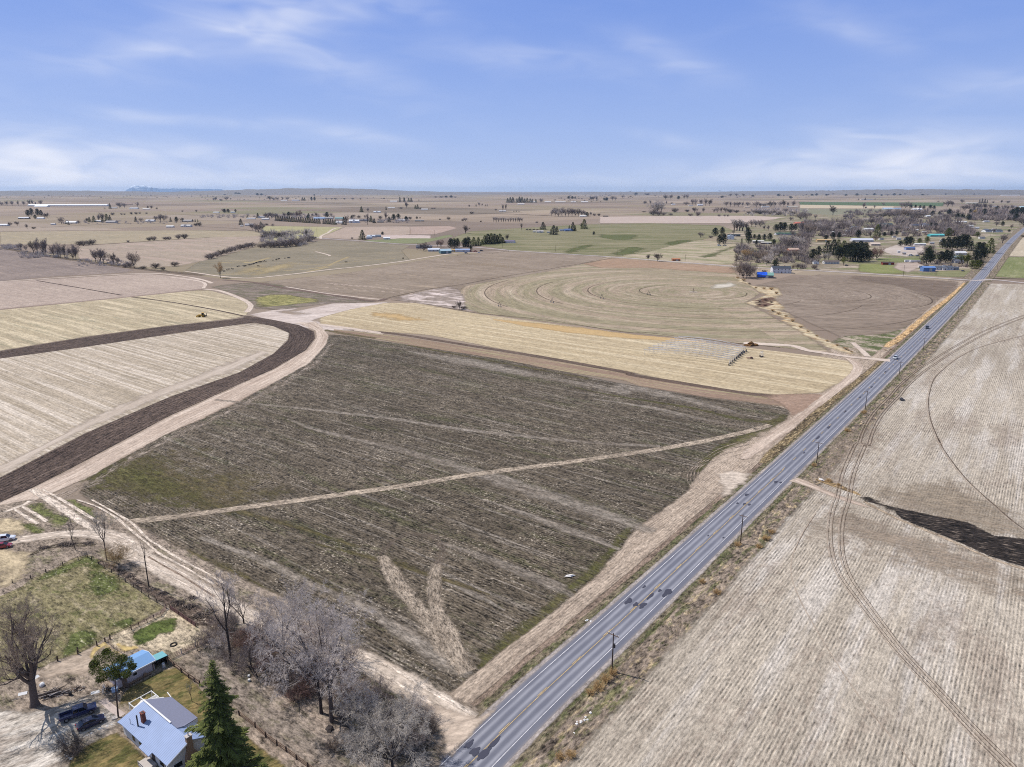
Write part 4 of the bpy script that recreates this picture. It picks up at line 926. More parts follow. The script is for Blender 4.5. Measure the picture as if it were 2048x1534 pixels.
field('bare_apron', PT((845, 1400), (862, 1412), (920, 1430), (962, 1438), (1004, 1412), (905, 1518), (892, 1505), (894, 1478), (872, 1448), (855, 1425)), (206, 190, 174), (182, 166, 152), 27, rim=.9, d=Vector((.8, .3, 0)), su=.8, sv=8, streak=1.2, speck=.3, specks=2, en=.4)
ribbon('path', g('K17', (1340, 665), (1400, 715), (1500, 800), (1610, 870)), 1.3, soil('concrete_path', (204, 190, 184), (186, 172, 166), d='st', soft=False, speck=.15), 24, n=2)
ribbon('undergrowth', g('K11', (330, 300), (500, 380), (700, 480), (900, 620), (1100, 740), (1300, 850), (1550, 980), (1800, 1120), (2000, 1230)), [2, 3, 3, 3.5, 4, 5, 6, 6, 4], soil('undergrowth', (74, 64, 58), (112, 98, 88), d='st', su=.8, sv=2, speck=1.3, specks=2.0, en=.5, ea=1.6, flecks=.6), 24, feather=.4)
ribbon('undergrowth', g('K10', (420, 760), (600, 680), (850, 620), (1100, 620), (1300, 620)), [2, 4, 5, 4, 2], soil('undergrowth', (70, 62, 54), (104, 94, 78), d='st', su=.8, sv=2, speck=1.3, specks=2.0, en=.5, ea=1.6, flecks=.5), 24, feather=.4)
ribbon('dirt_track', g('K3', (-200, 400), (0, 428), (300, 470), (640, 490), (900, 468), (1250, 430), (1650, 380), (2048, 340)) + g('C3', (0, 748), (250, 708), (520, 670), (800, 656), (1060, 645)), [3, 5, 5, 6, 6, 6, 6, 6, 6, 7, 7, 5, 4], palet, 9, feather=.2)
ribbon('wheel_track', g('K3', (1480, 150), (1640, 190), (1660, 205)), 5, palet, 9)
field('bare_field_end', g('K6', (0, 650), (700, 690), (1330, 735), (1150, 930), (900, 880), (500, 760), (200, 720), (0, 720)), (120, 106, 96), (150, 134, 122), 12, rim=5, ea=1.8, thin=.5, d=Vector((1, -.15, 0)), su=3, sv=50, speck=.3, specks=.6, en=.1)
field('scrub_ground', g('K2', (1225, 345), (1290, 315), (1370, 325), (1375, 375), (1300, 402), (1240, 385)), (92, 72, 64), (126, 100, 86), 16, rim=3, ea=1.8, d=Vector((1, 0, 0)), su=2, sv=8, speck=.8, specks=.8, en=.2)
# ---------------------------------------------------------------- mesh helpers
class MB:
    """collects shapes and links them as ONE mesh object"""
    def __init__(s): s.v = []; s.f = []; s.m = []
    def add(s, vs, fs, mi=0):
        n = len(s.v); s.v += [tuple(v) for v in vs]; s.f += [tuple(i + n for i in f) for f in fs]; s.m += [mi] * len(fs)
        return s
    def box(s, c, size, rz=0, mi=0, rx=0, taper=1.0):
        cx, cy, cz = c; a, b, h = (k / 2 for k in size)
        out = []
        for z, k in ((-h, 1), (h, taper)):
            for x, y in ((-a, -b), (a, -b), (a, b), (-a, b)):
                x *= k; y *= k; yy = y * math.cos(rx) - z * math.sin(rx); zz = y * math.sin(rx) + z * math.cos(rx)
                out.append((cx + x * math.cos(rz) - yy * math.sin(rz), cy + x * math.sin(rz) + yy * math.cos(rz), cz + zz))
        return s.add(out, [(0, 3, 2, 1), (4, 5, 6, 7), (0, 1, 5, 4), (1, 2, 6, 5), (2, 3, 7, 6), (3, 0, 4, 7)], mi)
    def tube(s, pts, rs, n=6, mi=0, cap=True):
        rings = []
        ref = Vector((.31, .17, .94))
        for i, p in enumerate(pts):
            p = Vector(p)
            t = (Vector(pts[min(i + 1, len(pts) - 1)]) - Vector(pts[max(i - 1, 0)])).normalized()
            a = t.cross(ref)
            if a.length < .1: a = t.cross(Vector((1, 0, 0)))
            a.normalize(); b = t.cross(a)
            r = rs[i] if isinstance(rs, (list, tuple)) else rs
            rings.append([p + (a * math.cos(2 * math.pi * k / n) + b * math.sin(2 * math.pi * k / n)) * r for k in range(n)])
        vs = [v for r in rings for v in r]
        fs = [(i * n + k, i * n + (k + 1) % n, (i + 1) * n + (k + 1) % n, (i + 1) * n + k) for i in range(len(rings) - 1) for k in range(n)]
        if cap and n > 3: fs += [tuple(range(n))[::-1], tuple((len(rings) - 1) * n + k for k in range(n))]
        return s.add(vs, fs, mi)
    def prism(s, poly, axis, a, b, mi=0):
        """poly in the two other axes, extruded along axis from a to b"""
        def mk(p, t): return {'x': (t, p[0], p[1]), 'y': (p[0], t, p[1]), 'z': (p[0], p[1], t)}[axis]
        n = len(poly)
        vs = [mk(p, a) for p in poly] + [mk(p, b) for p in poly]
        fs = [tuple(range(n))[::-1], tuple(range(n, 2 * n))] + [(i, (i + 1) % n, n + (i + 1) % n, n + i) for i in range(n)]
        return s.add(vs, fs, mi)
    def blob(s, c, r, seed=0, sub=2, mi=0, amp=.25, sq=(1, 1, 1)):
        bm = bmesh.new(); bmesh.ops.create_icosphere(bm, subdivisions=sub, radius=1)
        vs = []
        for v in bm.verts:
            k = 1 + amp * mnoise.noise(v.co * 1.7 + Vector((seed, seed * 2, 0))) * 2
            vs.append((c[0] + v.co.x * r * k * sq[0], c[1] + v.co.y * r * k * sq[1], c[2] + v.co.z * r * k * sq[2]))
        fs = [tuple(v.index for v in f.verts) for f in bm.faces]
        bm.free()
        return s.add(vs, fs, mi)
    def data(s, name, mats, smooth=False):
        me = bpy.data.meshes.new(name)
        me.from_pydata(s.v, [], s.f)
        for m_ in (mats if isinstance(mats, (list, tuple)) else [mats]): me.materials.append(m_)
        me.polygons.foreach_set('material_index', s.m)
        if smooth: me.polygons.foreach_set('use_smooth', [True] * len(s.f))
        return me
    def build(s, name, mats, parent=None, smooth=False, recalc=True):
        me = s.data(name, mats, smooth)
        if recalc:
            bm = bmesh.new(); bm.from_mesh(me); bmesh.ops.recalc_face_normals(bm, faces=bm.faces); bm.to_mesh(me); bm.free()
        o = bpy.data.objects.new(name, me); COL.objects.link(o)
        if parent: o.parent = parent
        return o


def thing(name, loc, rz=0.0, scale=1.0):
    o = bpy.data.objects.new(name, None); COL.objects.link(o)
    o.location = loc; o.rotation_euler = (0, 0, rz); o.scale = (scale,) * 3 if not isinstance(scale, tuple) else scale
    o.empty_display_size = .5
    return o


def child(name, data, parent):
    o = bpy.data.objects.new(name, data); COL.objects.link(o); o.parent = parent
    return o


def height_at(base, top_row):
    gp = ground(base); v = top_row - 767
    r = (FPX * math.sin(PITCH) + v * math.cos(PITCH)) / (FPX * math.cos(PITCH) - v * math.sin(PITCH))
    return H - gp.y * r


# labels that number things of one kind in one place are written at the very end, when all are placed
REG = []
def reg(o, kind, where, x, cat, group=None):
    REG.append((o, kind, where, x)); o['category'] = cat
    if group: o['group'] = group


# ---------------------------------------------------------------- trees
M = {}
M['bark'] = plain('bark', (104, 92, 86), var=.35, scale=2.0, rough=1)
M['bark_dark'] = plain('bark_dark', (72, 64, 62), var=.35, scale=2.0, rough=1)
M['twig_grey'] = plain('twig_grey', (206, 194, 186), var=.3, scale=.5, rough=1)
M['twig_mauve'] = plain('twig_mauve', (152, 138, 132), var=.3, scale=.5, rough=1)
M['twig_brown'] = plain('twig_brown', (162, 144, 128), var=.3, scale=.5, rough=1)
M['twig_dark'] = plain('twig_dark', (104, 93, 88), var=.3, scale=.5, rough=1)
M['twig_tan'] = plain('twig_tan', (202, 170, 122), var=.3, scale=.8, rough=1)
M['twig_rust'] = plain('twig_rust', (148, 118, 106), var=.3, scale=.5, rough=1)
M['twig_white'] = plain('twig_white', (190, 180, 168), var=.25, scale=.5, rough=1)
M['willow_gold'] = plain('willow_gold', (196, 166, 96), var=.3, scale=.5, rough=1)
def leafmat(name, c1, c2, sc=.5):
    mt = bpy.data.materials.new(name); mt.use_nodes = True
    nt = mt.node_tree; nt.nodes.clear(); b = NB(nt)
    geo = b.n('ShaderNodeNewGeometry')
    oi = b.n('ShaderNodeObjectInfo').outputs['Random']
    rp = geo.outputs['Random Per Island']
    nz = b.noise(b.n('ShaderNodeTexCoord').outputs['Object'], sc, 3, .6)
    f = b.m('ADD', b.m('MULTIPLY', rp, .45), b.m('ADD', b.m('MULTIPLY', nz, .9), b.m('MULTIPLY', b.m('SUBTRACT', oi, .8), .35)), clamp=True)
    col = b.mix(f, tuple(v * .8 for v in lin(c1)), tuple(v * .8 for v in lin(c2)))
    bs = b.n('ShaderNodeBsdfPrincipled'); b.put(bs.inputs['Base Color'], col); bs.inputs['Roughness'].default_value = .8; bs.inputs['Specular IOR Level'].default_value = .2
    nt.links.new(bs.outputs[0], b.n('ShaderNodeOutputMaterial').inputs[0])
    return mt
M['needle'] = leafmat('needle', (50, 62, 30), (128, 134, 66), .35)
M['needle_dark'] = leafmat('needle_dark', (24, 33, 26), (58, 70, 48), .3)
M['leaf_olive'] = leafmat('leaf_olive', (52, 64, 24), (122, 128, 58), .8)


def wood_tree(seed, h, trunk_h, spread, r0, mains=6, depth=4, kids=(4, 4, 5, 5), gn=.55, up=.35, twig_r=.012, lean=(0, 0), droop=0.0, sides=(8, 5, 4, 3, 3, 3), start=.25, wig=.22, base_flare=1.3, limb_ang=(.45, 1.0)):
    """a leafless tree: MB for trunk and limbs, MB for the fine branches"""
    R = random.Random(seed)
    T, C = MB(), MB()
    def rv(): return Vector((R.uniform(-1, 1), R.uniform(-1, 1), R.uniform(-1, 1)))
    def grow(p, d, L, r, lv):
        seg = (5, 4, 3, 2, 2, 2)[min(lv, 5)]
        pts, rs = [p.copy()], [r]
        q = p.copy(); dd = d.copy()
        for i in range(seg):
            dd = (dd + rv() * wig + Vector((0, 0, (up if lv < 3 else up * .5) - droop * (lv >= 2) * (i + 1) / seg)) * .35).normalized()
            q = q + dd * (L / seg); pts.append(q.copy())
            rs.append(max(twig_r * .6, r * (1 - .62 * (i + 1) / seg)))
        (T if lv <= 1 else C).tube(pts, rs, sides[min(lv, 5)], cap=False)
        if lv >= depth: return
        nk = kids[min(lv, len(kids) - 1)]
        for k in range(nk):
            t = start + (1 - start) * (k + R.random() * .7) / nk
            t = min(t, .98)
            i = min(seg - 1, int(t * seg)); f = t * seg - i
            pp = pts[i].lerp(pts[i + 1], f); pd = (pts[i + 1] - pts[i]).normalized()
            rr = rs[i] + (rs[i + 1] - rs[i]) * f
            side = pd.cross(rv()).normalized()
            ang = R.uniform(*limb_ang)
            nd = (pd * math.cos(ang) + side * math.sin(ang)).normalized()
            grow(pp, nd, L * gn * R.uniform(.75, 1.25) * (1.15 - .4 * t), max(twig_r, rr * R.uniform(.45, .65)), lv + 1)
    # trunk
    pts = [Vector((0, 0, -.2))]; rs = [r0 * base_flare]
    d = Vector((lean[0], lean[1], 1)).normalized()
    n = 5
    for i in range(1, n + 1):
        d = (d + rv() * .05).normalized()
        pts.append(pts[-1] + d * (trunk_h + .2) / n); rs.append(r0 * (1.08 - .28 * i / n))
    T.tube(pts, rs, 10, cap=False)
    top = pts[-1]
    Lm = (h - trunk_h)
    for k in range(mains):
        a = 2 * math.pi * (k + R.random() * .6) / mains
        out = spread * R.uniform(.55, 1.1) * (0.25 if k == 0 else 1)
        nd = Vector((math.cos(a) * out, math.sin(a) * out, 1)).normalized()
        s0 = pts[-1 - (k % 3 == 2)]
        grow(s0, nd, Lm * R.uniform(.72, .95), r0 * R.uniform(.42, .62), 0)
    # bring to the height asked for
    zz = max(v[2] for v in C.v); k = h / zz
    for mb in (T, C): mb.v = [(x * k, y * k, z * k) for x, y, z in mb.v]
    return T, C


def tree_data(name, TC, bark='bark', twig='twig_grey'):
    T, C = TC
    return T.data(name + '_trunk', M[bark], True), C.data(name + '_crown', M[twig])


def joined(name, TC, bark, twig):
    T, C = TC
    J = MB(); J.add(T.v, T.f, 0); J.add(C.v, C.f, 1)
    return J.data(name, [M[bark], M[twig]])


# far leafless trees: 10 m high, few but stout twigs, so they still read at a kilometre
FARB = []
specs = [dict(trunk_h=1.8, spread=.9, mains=7, up=.3), dict(trunk_h=2.4, spread=.6, mains=6, up=.5), dict(trunk_h=1.2, spread=1.1, mains=8, up=.25), dict(trunk_h=2.2, spread=.75, mains=5, up=.4)]
for i, sp in enumerate(specs):
    FARB.append(wood_tree(40 + i, 10, r0=.30, depth=3, kids=(6, 6, 6), gn=.55, twig_r=.042, sides=(5, 4, 3, 3), start=.2, **sp))
FARP = [wood_tree(60 + i, 10, 2.0, .22, .2, mains=6, depth=2, kids=(9, 7), gn=.36, twig_r=.045, sides=(5, 3, 3), up=.7, limb_ang=(.3, .6)) for i in range(2)]       # slim poplars
FARS = [wood_tree(70 + i, 10, .3, 1.1, .22, mains=13, depth=2, kids=(9, 8), gn=.55, twig_r=.055, sides=(4, 3, 3), up=.25, start=.1) for i in range(3)]             # shrubs
DB = {}
def bare_data(style, i, twig, single):
    key = (style, i, twig, single)
    if key not in DB:
        src = {'tree': FARB, 'poplar': FARP, 'shrub': FARS}[style]
        TC = src[i % len(src)]
        DB[key] = joined('bare_' + style, TC, 'bark_dark', twig) if single else tree_data('bare_' + style, TC, 'bark_dark', twig)
    return DB[key]


def needles(seed, h, w_, kind, n, leaf, low=.06):
    """evergreen crown: many small leaf clumps spread through an uneven volume"""
    R = random.Random(seed)
    C, T = MB(), MB()
    T.tube([(0, 0, -.2), (0, 0, h * .5), (0, 0, h * .93)], [h * .028, h * .018, h * .004], 6)
    def spray(p, out, s):
        # a small tuft: three narrow leaves that fan out
        for k in range(3):
            a = (out + Vector((R.uniform(-.7, .7), R.uniform(-.7, .7), R.uniform(-.6, .5)))).normalized() * s * R.uniform(.6, 1.2)
            b_ = a.cross(Vector((R.uniform(-1, 1), R.uniform(-1, 1), R.uniform(-1, 1)))).normalized() * s * .34
            C.add([p - b_ * .5, p + b_ * .5, p + a + b_ * .15], [(0, 1, 2)])
    if kind == 'spruce':
        for i in range(n):
            t = R.random() ** 1.35
            z = h * (low + (1 - low) * t)
            a = R.random() * 6.283
            lobes = 1 + .18 * math.sin(a * 3 + seed + t * 9) + .14 * math.sin(a * 7 + t * 23)
            tier = .82 + .18 * math.cos(t * 2 * math.pi * 9)
            r = w_ / 2 * (1 - t) ** .85 * lobes * tier * (R.random() ** .35) + .02 * w_
            out = Vector((math.cos(a), math.sin(a), -.35))
            spray(Vector((math.cos(a) * r, math.sin(a) * r, z - r * .25)), out, leaf)
    else:
        K = 11
        blobs = []
        for k in range(K):
            t = k / (K - 1); a = k * 2.4 + seed
            rr = w_ * .27 * math.sin(math.pi * (.15 + .8 * t)) * R.uniform(.7, 1.2)
            blobs.append((Vector((math.cos(a) * rr, math.sin(a) * rr, h * (.22 + .66 * t))), w_ * R.uniform(.20, .30) * (1.1 - .45 * t)))
        for i in range(n):
            c, r = blobs[R.randrange(K)]
            d = Vector((R.gauss(0, 1), R.gauss(0, 1), R.gauss(0, 1))).normalized()
            p = c + Vector((d.x, d.y, d.z * .85)) * r * (R.random() ** .3)
            spray(p, d, leaf)
    return T, C


FARE = {'spruce': [needles(i + 1, 10, 5.2, 'spruce', 900, .55) for i in range(3)], 'pine': [needles(i + 11, 10, 8.6, 'pine', 1500, .62) for i in range(3)],
        'cypress': [needles(i + 21, 10, 3.4, 'spruce', 700, .5, .02) for i in range(2)]}
DE = {}
def ever_data(kind, i, mat, single):
    key = (kind, i, mat, single)
    if key not in DE:
        TC = FARE[kind][i % len(FARE[kind])]
        DE[key] = joined(kind, TC, 'bark_dark', mat) if single else tree_data(kind, TC, 'bark_dark', mat)
    return DE[key]


NAMES = {'tree': ('bare_tree', 'bare tree', 'tree'), 'poplar': ('poplar_tree', 'slim bare poplar', 'tree'), 'shrub': ('bare_shrub', 'bare shrub', 'shrub'),
         'spruce': ('conifer_tree', 'dark conifer', 'tree'), 'pine': ('evergreen_tree', 'round dark evergreen', 'tree'), 'cypress': ('cypress_tree', 'slim dark evergreen', 'tree')}
TW = {'twig_grey': 'grey', 'twig_mauve': 'mauve-grey', 'twig_brown': 'brown', 'twig_dark': 'dark', 'twig_tan': 'tan', 'twig_rust': 'rust-red', 'twig_white': 'pale', 'willow_gold': 'golden', 'needle': None, 'needle_dark': None, 'leaf_olive': 'olive'}
TR = random.Random(77)


def far_tree(kind, p, hm, where, mat=None, wide=1.0):
    """p photo pixel of the foot, hm height in photo pixels"""
    gp = ground(p)
    h = hm * mpp(p)
    ever = kind in FARE
    mat = mat or (('needle_dark' if kind != 'spruce' or TR.random() < .6 else 'needle') if ever else ('twig_dark' if TR.random() < .3 else 'twig_mauve'))
    single = hm < 11
    i = TR.randrange(6)
    d = (ever_data if ever else bare_data)(kind, i, mat, single)
    s = h / 10
    sc = (s * wide * (1.15 if ever or kind == 'shrub' else .98) * TR.uniform(.92, 1.1), s * wide * TR.uniform(1.0, 1.2), s)
    nm, lab, cat = NAMES[kind]
    if single:
        o = bpy.data.objects.new(nm, d); COL.objects.link(o)
        o.location = gp; o.rotation_euler = (0, 0, TR.random() * 6.28); o.scale = sc
    else:
        o = thing(nm, gp, TR.random() * 6.28, sc)
        child('trunk', d[0], o); child('crown', d[1], o)
    adj = TW.get(mat)
    if adj: lab = (adj + ' ' + lab) if not ever else (adj + ' evergreen')
    reg(o, lab, where, p[0], cat, where)
    return o
# ---------------------------------------------------------------- tree survey (sheet, place in words, rows of (kind, x foot, y foot, height, width factor, colour))
def rows(sheet, where, *items, **kw):
    k = SHEET[sheet][2]
    for it in items:
        kind, x, y, hh = it[:4]
        wide = it[4] if len(it) > 4 else 1.0
        mat = it[5] if len(it) > 5 else kw.get('mat')
        far_tree(kind, px(sheet, x, y), hh / k, where, mat, wide)


T_, S_, P_, C_, E_ = 'tree', 'shrub', 'poplar', 'spruce', 'pine'
rows('C1', 'by the long white barn roof on the left', *[(T_, x, 203 - (x > 250) * 4, h_, .8) for x, h_ in ((20, 46), (70, 50), (120, 52), (180, 54), (235, 50), (290, 58), (318, 60), (350, 40), (400, 56))])
rows('C1', 'right of the long white barn', (C_, 1075, 232, 52), (T_, 1170, 226, 60, 1.3), (T_, 1215, 224, 50), (T_, 1345, 218, 56), (T_, 1445, 236, 38, 1.4), (T_, 1480, 236, 40), (S_, 1530, 238, 22), (S_, 1022, 232, 14))
rows('C1', 'at the far left farmstead', (E_, 275, 306, 66, .9), (E_, 310, 300, 76, .7), (E_, 370, 302, 72, .8), (E_, 405, 305, 60, .8), (E_, 345, 332, 42), (T_, 460, 322, 54, 1.2), (T_, 440, 322, 44))
rows('C1', 'along the lane of small farms at the left', (T_, 100, 402, 42), (T_, 170, 398, 44, 1.2), (T_, 265, 428, 52, 1.2, 'twig_brown'), (S_, 330, 428, 22, 2), (T_, 600, 380, 72, 1.2), (C_, 670, 388, 36, 1.3), (C_, 645, 380, 30), (T_, 770, 384, 44), (T_, 850, 368, 52, 1.2, 'twig_dark'), (C_, 875, 362, 50, 1.2), (C_, 918, 362, 62, 1.4), (T_, 965, 356, 76), (T_, 1005, 352, 84), (C_, 1045, 352, 70, 1.4), (C_, 1075, 352, 58, 1.2), (C_, 1000, 360, 50, 1.3), (S_, 1145, 366, 20), (T_, 150, 380, 26))
rows('C1', 'by the small farms right of the lane', (C_, 1325, 358, 50, 1.3), (T_, 1375, 358, 42), (T_, 1520, 352, 54), (T_, 1565, 358, 78, 1.3), (T_, 1600, 352, 66, 1.2), (C_, 1665, 358, 46), (E_, 1722, 362, 52, .9), (T_, 1780, 362, 46), (C_, 1880, 360, 28), (C_, 1905, 362, 32), (C_, 1930, 362, 28), (S_, 1945, 402, 44), (S_, 1910, 402, 34))
rows('C1', 'on the thin hedge beyond the left farms', (S_, 1100, 296, 32), (S_, 1185, 292, 20), (S_, 1215, 292, 18), (S_, 1282, 288, 26), (S_, 1328, 288, 28), (S_, 1365, 282, 22), (S_, 1430, 284, 20), (S_, 1780, 262, 18), (S_, 1915, 262, 22))
rows('C1', 'on the left brushy ditch', (T_, 205, 642, 84, .7), (T_, 255, 650, 74, .8), (T_, 330, 668, 130, .7), (T_, 368, 675, 165, .65), (T_, 425, 684, 160, .6), (T_, 450, 686, 175, .55), (T_, 525, 704, 128, .6), (T_, 572, 708, 156, .6), (T_, 592, 710, 130, .6), (T_, 632, 714, 146, .6), (T_, 712, 722, 150, .8), (T_, 742, 728, 160, .6),
     (T_, 935, 752, 132, .9), (T_, 980, 760, 150, .8), (T_, 1010, 762, 140, .6), (T_, 1110, 776, 118, .8), (T_, 1150, 784, 86, .8), (T_, 1310, 808, 164, .85, 'twig_brown'), (S_, 1222, 804, 44, 1.3), (S_, 1270, 800, 60, 1.1), (S_, 1400, 818, 36, 1.4), (S_, 1520, 812, 56, 1.3), (S_, 1590, 832, 44), (S_, 1705, 792, 56, 1.3))
rows('C1', 'in the hedge across the left pasture', (S_, 775, 592, 50, 1.2), (S_, 815, 592, 60, 1.2), (S_, 870, 584, 52), (S_, 905, 582, 60), (S_, 1250, 560, 24), (S_, 1455, 544, 40, 1.4), (S_, 1500, 542, 50, 1.4), (S_, 1618, 536, 36, 1.4), (S_, 1650, 534, 38, 1.2), (S_, 1742, 526, 50, 1.2), (S_, 1800, 524, 54, 1.3))
rows('C2', 'in the long curved hedge above the cattle', *[(S_, x, y, h_, 1.25, m_) for x, y, h_, m_ in ((85, 724, 50, None), (112, 718, 60, 'twig_dark'), (165, 700, 56, None), (205, 688, 62, 'twig_dark'), (255, 670, 58, None), (300, 655, 60, 'twig_mauve'), (345, 642, 60, None), (392, 630, 60, 'twig_dark'), (430, 622, 54, None), (470, 612, 56, 'twig_mauve'), (510, 604, 56, None))])
rows('C2', 'in the dense thicket above the cattle pasture', *[(S_, x, y, h_, 1.3, m_) for x, y, h_, m_ in ((630, 524, 50, 'twig_dark'), (660, 500, 60, 'twig_dark'), (700, 516, 62, None), (745, 512, 58, 'twig_dark'), (790, 508, 56, None), (840, 506, 50, 'twig_mauve'), (890, 500, 34, None), (590, 612, 52, 'twig_brown'), (632, 612, 54, None), (690, 612, 74, 'twig_mauve'), (722, 610, 60, None), (775, 610, 76, 'twig_mauve'), (830, 606, 78, None), (880, 600, 84, 'twig_mauve'), (935, 594, 86, None), (975, 580, 70, 'twig_brown'), (1040, 566, 66, None), (1075, 552, 72, 'twig_mauve'), (1115, 532, 34, None))],
     (T_, 1040, 502, 62, 1.1, 'twig_dark'))
rows('C2', 'alone at the end of the track below the cattle', (T_, 200, 908, 172, .75, 'twig_tan'))
rows('C2', 'around the pale farm left of the thicket', (C_, 400, 390, 60, 1.4), (T_, 510, 440, 74, 1.2), (T_, 545, 462, 96, .9), (T_, 572, 462, 80), (T_, 605, 458, 92, .9), (C_, 595, 392, 36, 1.4), (S_, 650, 392, 22, 1.6, 'twig_dark'), (T_, 710, 408, 36, .8))
rows('C2', 'in the windbreak before the far hamlet', *[(C_, 742 + i * 22.2, 350 + i * 1.4, 46 + (i * 7) % 9, 1.25) for i in range(27) if i != 20])
rows('C2', 'behind the windbreak of the far hamlet', (C_, 565, 322, 48, 1.3), (C_, 462, 322, 30, 1.4), (T_, 640, 320, 50), (T_, 665, 324, 58, 1.2), (T_, 702, 332, 70, 1.1), (T_, 740, 322, 50), (T_, 825, 318, 54, 1.2), (E_, 868, 312, 52), (T_, 900, 318, 56), (T_, 945, 318, 66, 1, 'twig_rust'), (T_, 975, 318, 78, 1.1, 'twig_rust'), (C_, 1060, 318, 42, 1.4), (T_, 1095, 315, 40), (T_, 1135, 314, 50, 1.2), (E_, 1240, 322, 58), (T_, 1280, 314, 44), (E_, 1050, 332, 36))
rows('C2', 'among the houses of the far hamlet', (P_, 1430, 388, 98, 1.3), (P_, 1636, 388, 114, 1.1), (C_, 1405, 388, 76, 1.3), (C_, 1668, 362, 62, 1.3), (C_, 1700, 372, 46, 1.6), (C_, 1845, 362, 54, 1.6), (E_, 1890, 344, 60), (E_, 1935, 330, 50, 1.1), (T_, 1812, 342, 84), (T_, 1760, 346, 50), (E_, 2010, 348, 42), (T_, 1550, 330, 40), (T_, 1500, 322, 36), (E_, 1480, 330, 34), (T_, 1610, 330, 40))
rows('C2', 'beside the lone farm by the side road', (C_, 1585, 532, 94, 1.4), (S_, 1483, 528, 24), (E_, 1780, 488, 34, 1.1))
rows('C2', 'around the farms near the left horizon', (T_, 135, 156, 34), (T_, 155, 156, 46), (T_, 262, 154, 44), (S_, 205, 156, 26), (T_, 300, 146, 20, 1.6), (T_, 682, 152, 48, 1.2), (T_, 720, 152, 30, 1.6), (T_, 760, 150, 30, 1.6), (T_, 805, 146, 32, 1.6), (T_, 850, 148, 36), (C_, 1000, 152, 32, 1.6), (C_, 1020, 152, 30, 1.6), (E_, 1088, 152, 36, .8), (E_, 1118, 152, 38, .8), (T_, 1232, 148, 28), (T_, 1285, 146, 22, 1.8), (T_, 1320, 146, 20, 1.8), (S_, 1410, 142, 18), (S_, 1490, 142, 22), (S_, 1565, 142, 16), (S_, 1795, 138, 18), (E_, 350, 96, 24, 2), (E_, 380, 96, 22, 2), (E_, 560, 102, 22, 2), (E_, 600, 102, 20, 2), (S_, 240, 98, 12, 2), (E_, 1115, 104, 14, 2))
rows('C2', 'beside the small farms behind the far hamlet', (E_, 240, 270, 34, 1.3), (E_, 275, 270, 36, 1.2), (T_, 232, 264, 36, 1.3), (E_, 347, 264, 28), (C_, 1575, 264, 54, 1.5), (T_, 1640, 266, 46), (C_, 1815, 242, 36), (T_, 2012, 228, 66), (S_, 1960, 232, 20, 2), (C_, 1950, 166, 50, 1.1), (C_, 1990, 162, 42, 1.2), (C_, 2035, 162, 36, 1.4))
rows('C3', 'around the mid distance farms', (C_, 110, 164, 40, 1.6), (C_, 45, 162, 38), (C_, 185, 158, 20), (T_, 62, 226, 60), (C_, 150, 232, 36, 1.4), (C_, 172, 234, 44, 1.4), (S_, 200, 236, 20), (E_, 60, 346, 40), (T_, 100, 342, 36), (E_, 165, 332, 26), (T_, 196, 334, 24), (S_, 675, 212, 22), (C_, 742, 208, 26), (T_, 772, 208, 42), (T_, 800, 208, 30), (C_, 832, 208, 20), (C_, 850, 208, 24), (T_, 935, 252, 26), (P_, 1003, 262, 78, 1.2), (P_, 1033, 258, 74, 1.2), (S_, 1110, 262, 14), (S_, 1135, 262, 14), (S_, 1160, 262, 12))
rows('C3', 'in the dark clump far beyond the poplar row', *[(C_, x, 172, h_, 1.5) for x, h_ in ((1050, 44), (1075, 54), (1100, 52), (1140, 42), (1165, 58), (1190, 56), (1215, 40), (1240, 46), (1270, 40), (1290, 36), (1325, 36))], (T_, 1375, 176, 48, 1.2))
rows('C3', 'near the far smoke on the horizon', (E_, 1645, 136, 28, 1.3), (E_, 1680, 136, 28, 1.3), (E_, 1708, 136, 24), (T_, 1865, 152, 40), (T_, 1885, 152, 46), (T_, 1915, 152, 44), (E_, 1990, 150, 26), (E_, 2020, 150, 28), (S_, 350, 124, 16, 2), (S_, 400, 124, 18, 2), (E_, 450, 124, 20, 2), (E_, 500, 124, 22, 2), (S_, 540, 124, 14, 2))
rows('C3', 'alone in the wide fields behind the pasture', (T_, 475, 346, 42), (T_, 640, 352, 38, 1.2), (S_, 612, 352, 26), (S_, 390, 342, 16), (S_, 790, 362, 18), (S_, 700, 284, 30, 1.3), (S_, 1335, 372, 22), (T_, 640, 474, 86, 1.5, 'twig_dark'))
rows('C3', 'in the upright bare row beyond the pasture', *[(P_, x, 362, h_, 2.4, 'twig_grey') for x, h_ in ((915, 54), (938, 52), (962, 50), (988, 48), (1010, 48), (1032, 46), (1056, 46), (1080, 46), (1104, 48), (1128, 46), (1150, 48), (1166, 50), (1190, 44))])
rows('C3', 'on the green slope by the blue barn', (P_, 1185, 442, 76, 1.1, 'twig_dark'), (C_, 1395, 434, 72, 1.7), (C_, 1497, 484, 90, 1.6), (C_, 1530, 456, 52, 1.5), (C_, 1685, 450, 88, 1.3), (C_, 1650, 432, 40), (C_, 1705, 448, 56, 1.3), (C_, 1795, 428, 94, 1.6), (T_, 1770, 424, 60), (E_, 1890, 488, 36), (S_, 1240, 442, 18, 1.6, 'twig_dark'), (S_, 1270, 442, 18, 1.6, 'twig_dark'), (S_, 1305, 442, 16, 1.6, 'twig_dark'), (S_, 1340, 442, 16, 1.6, 'twig_dark'))
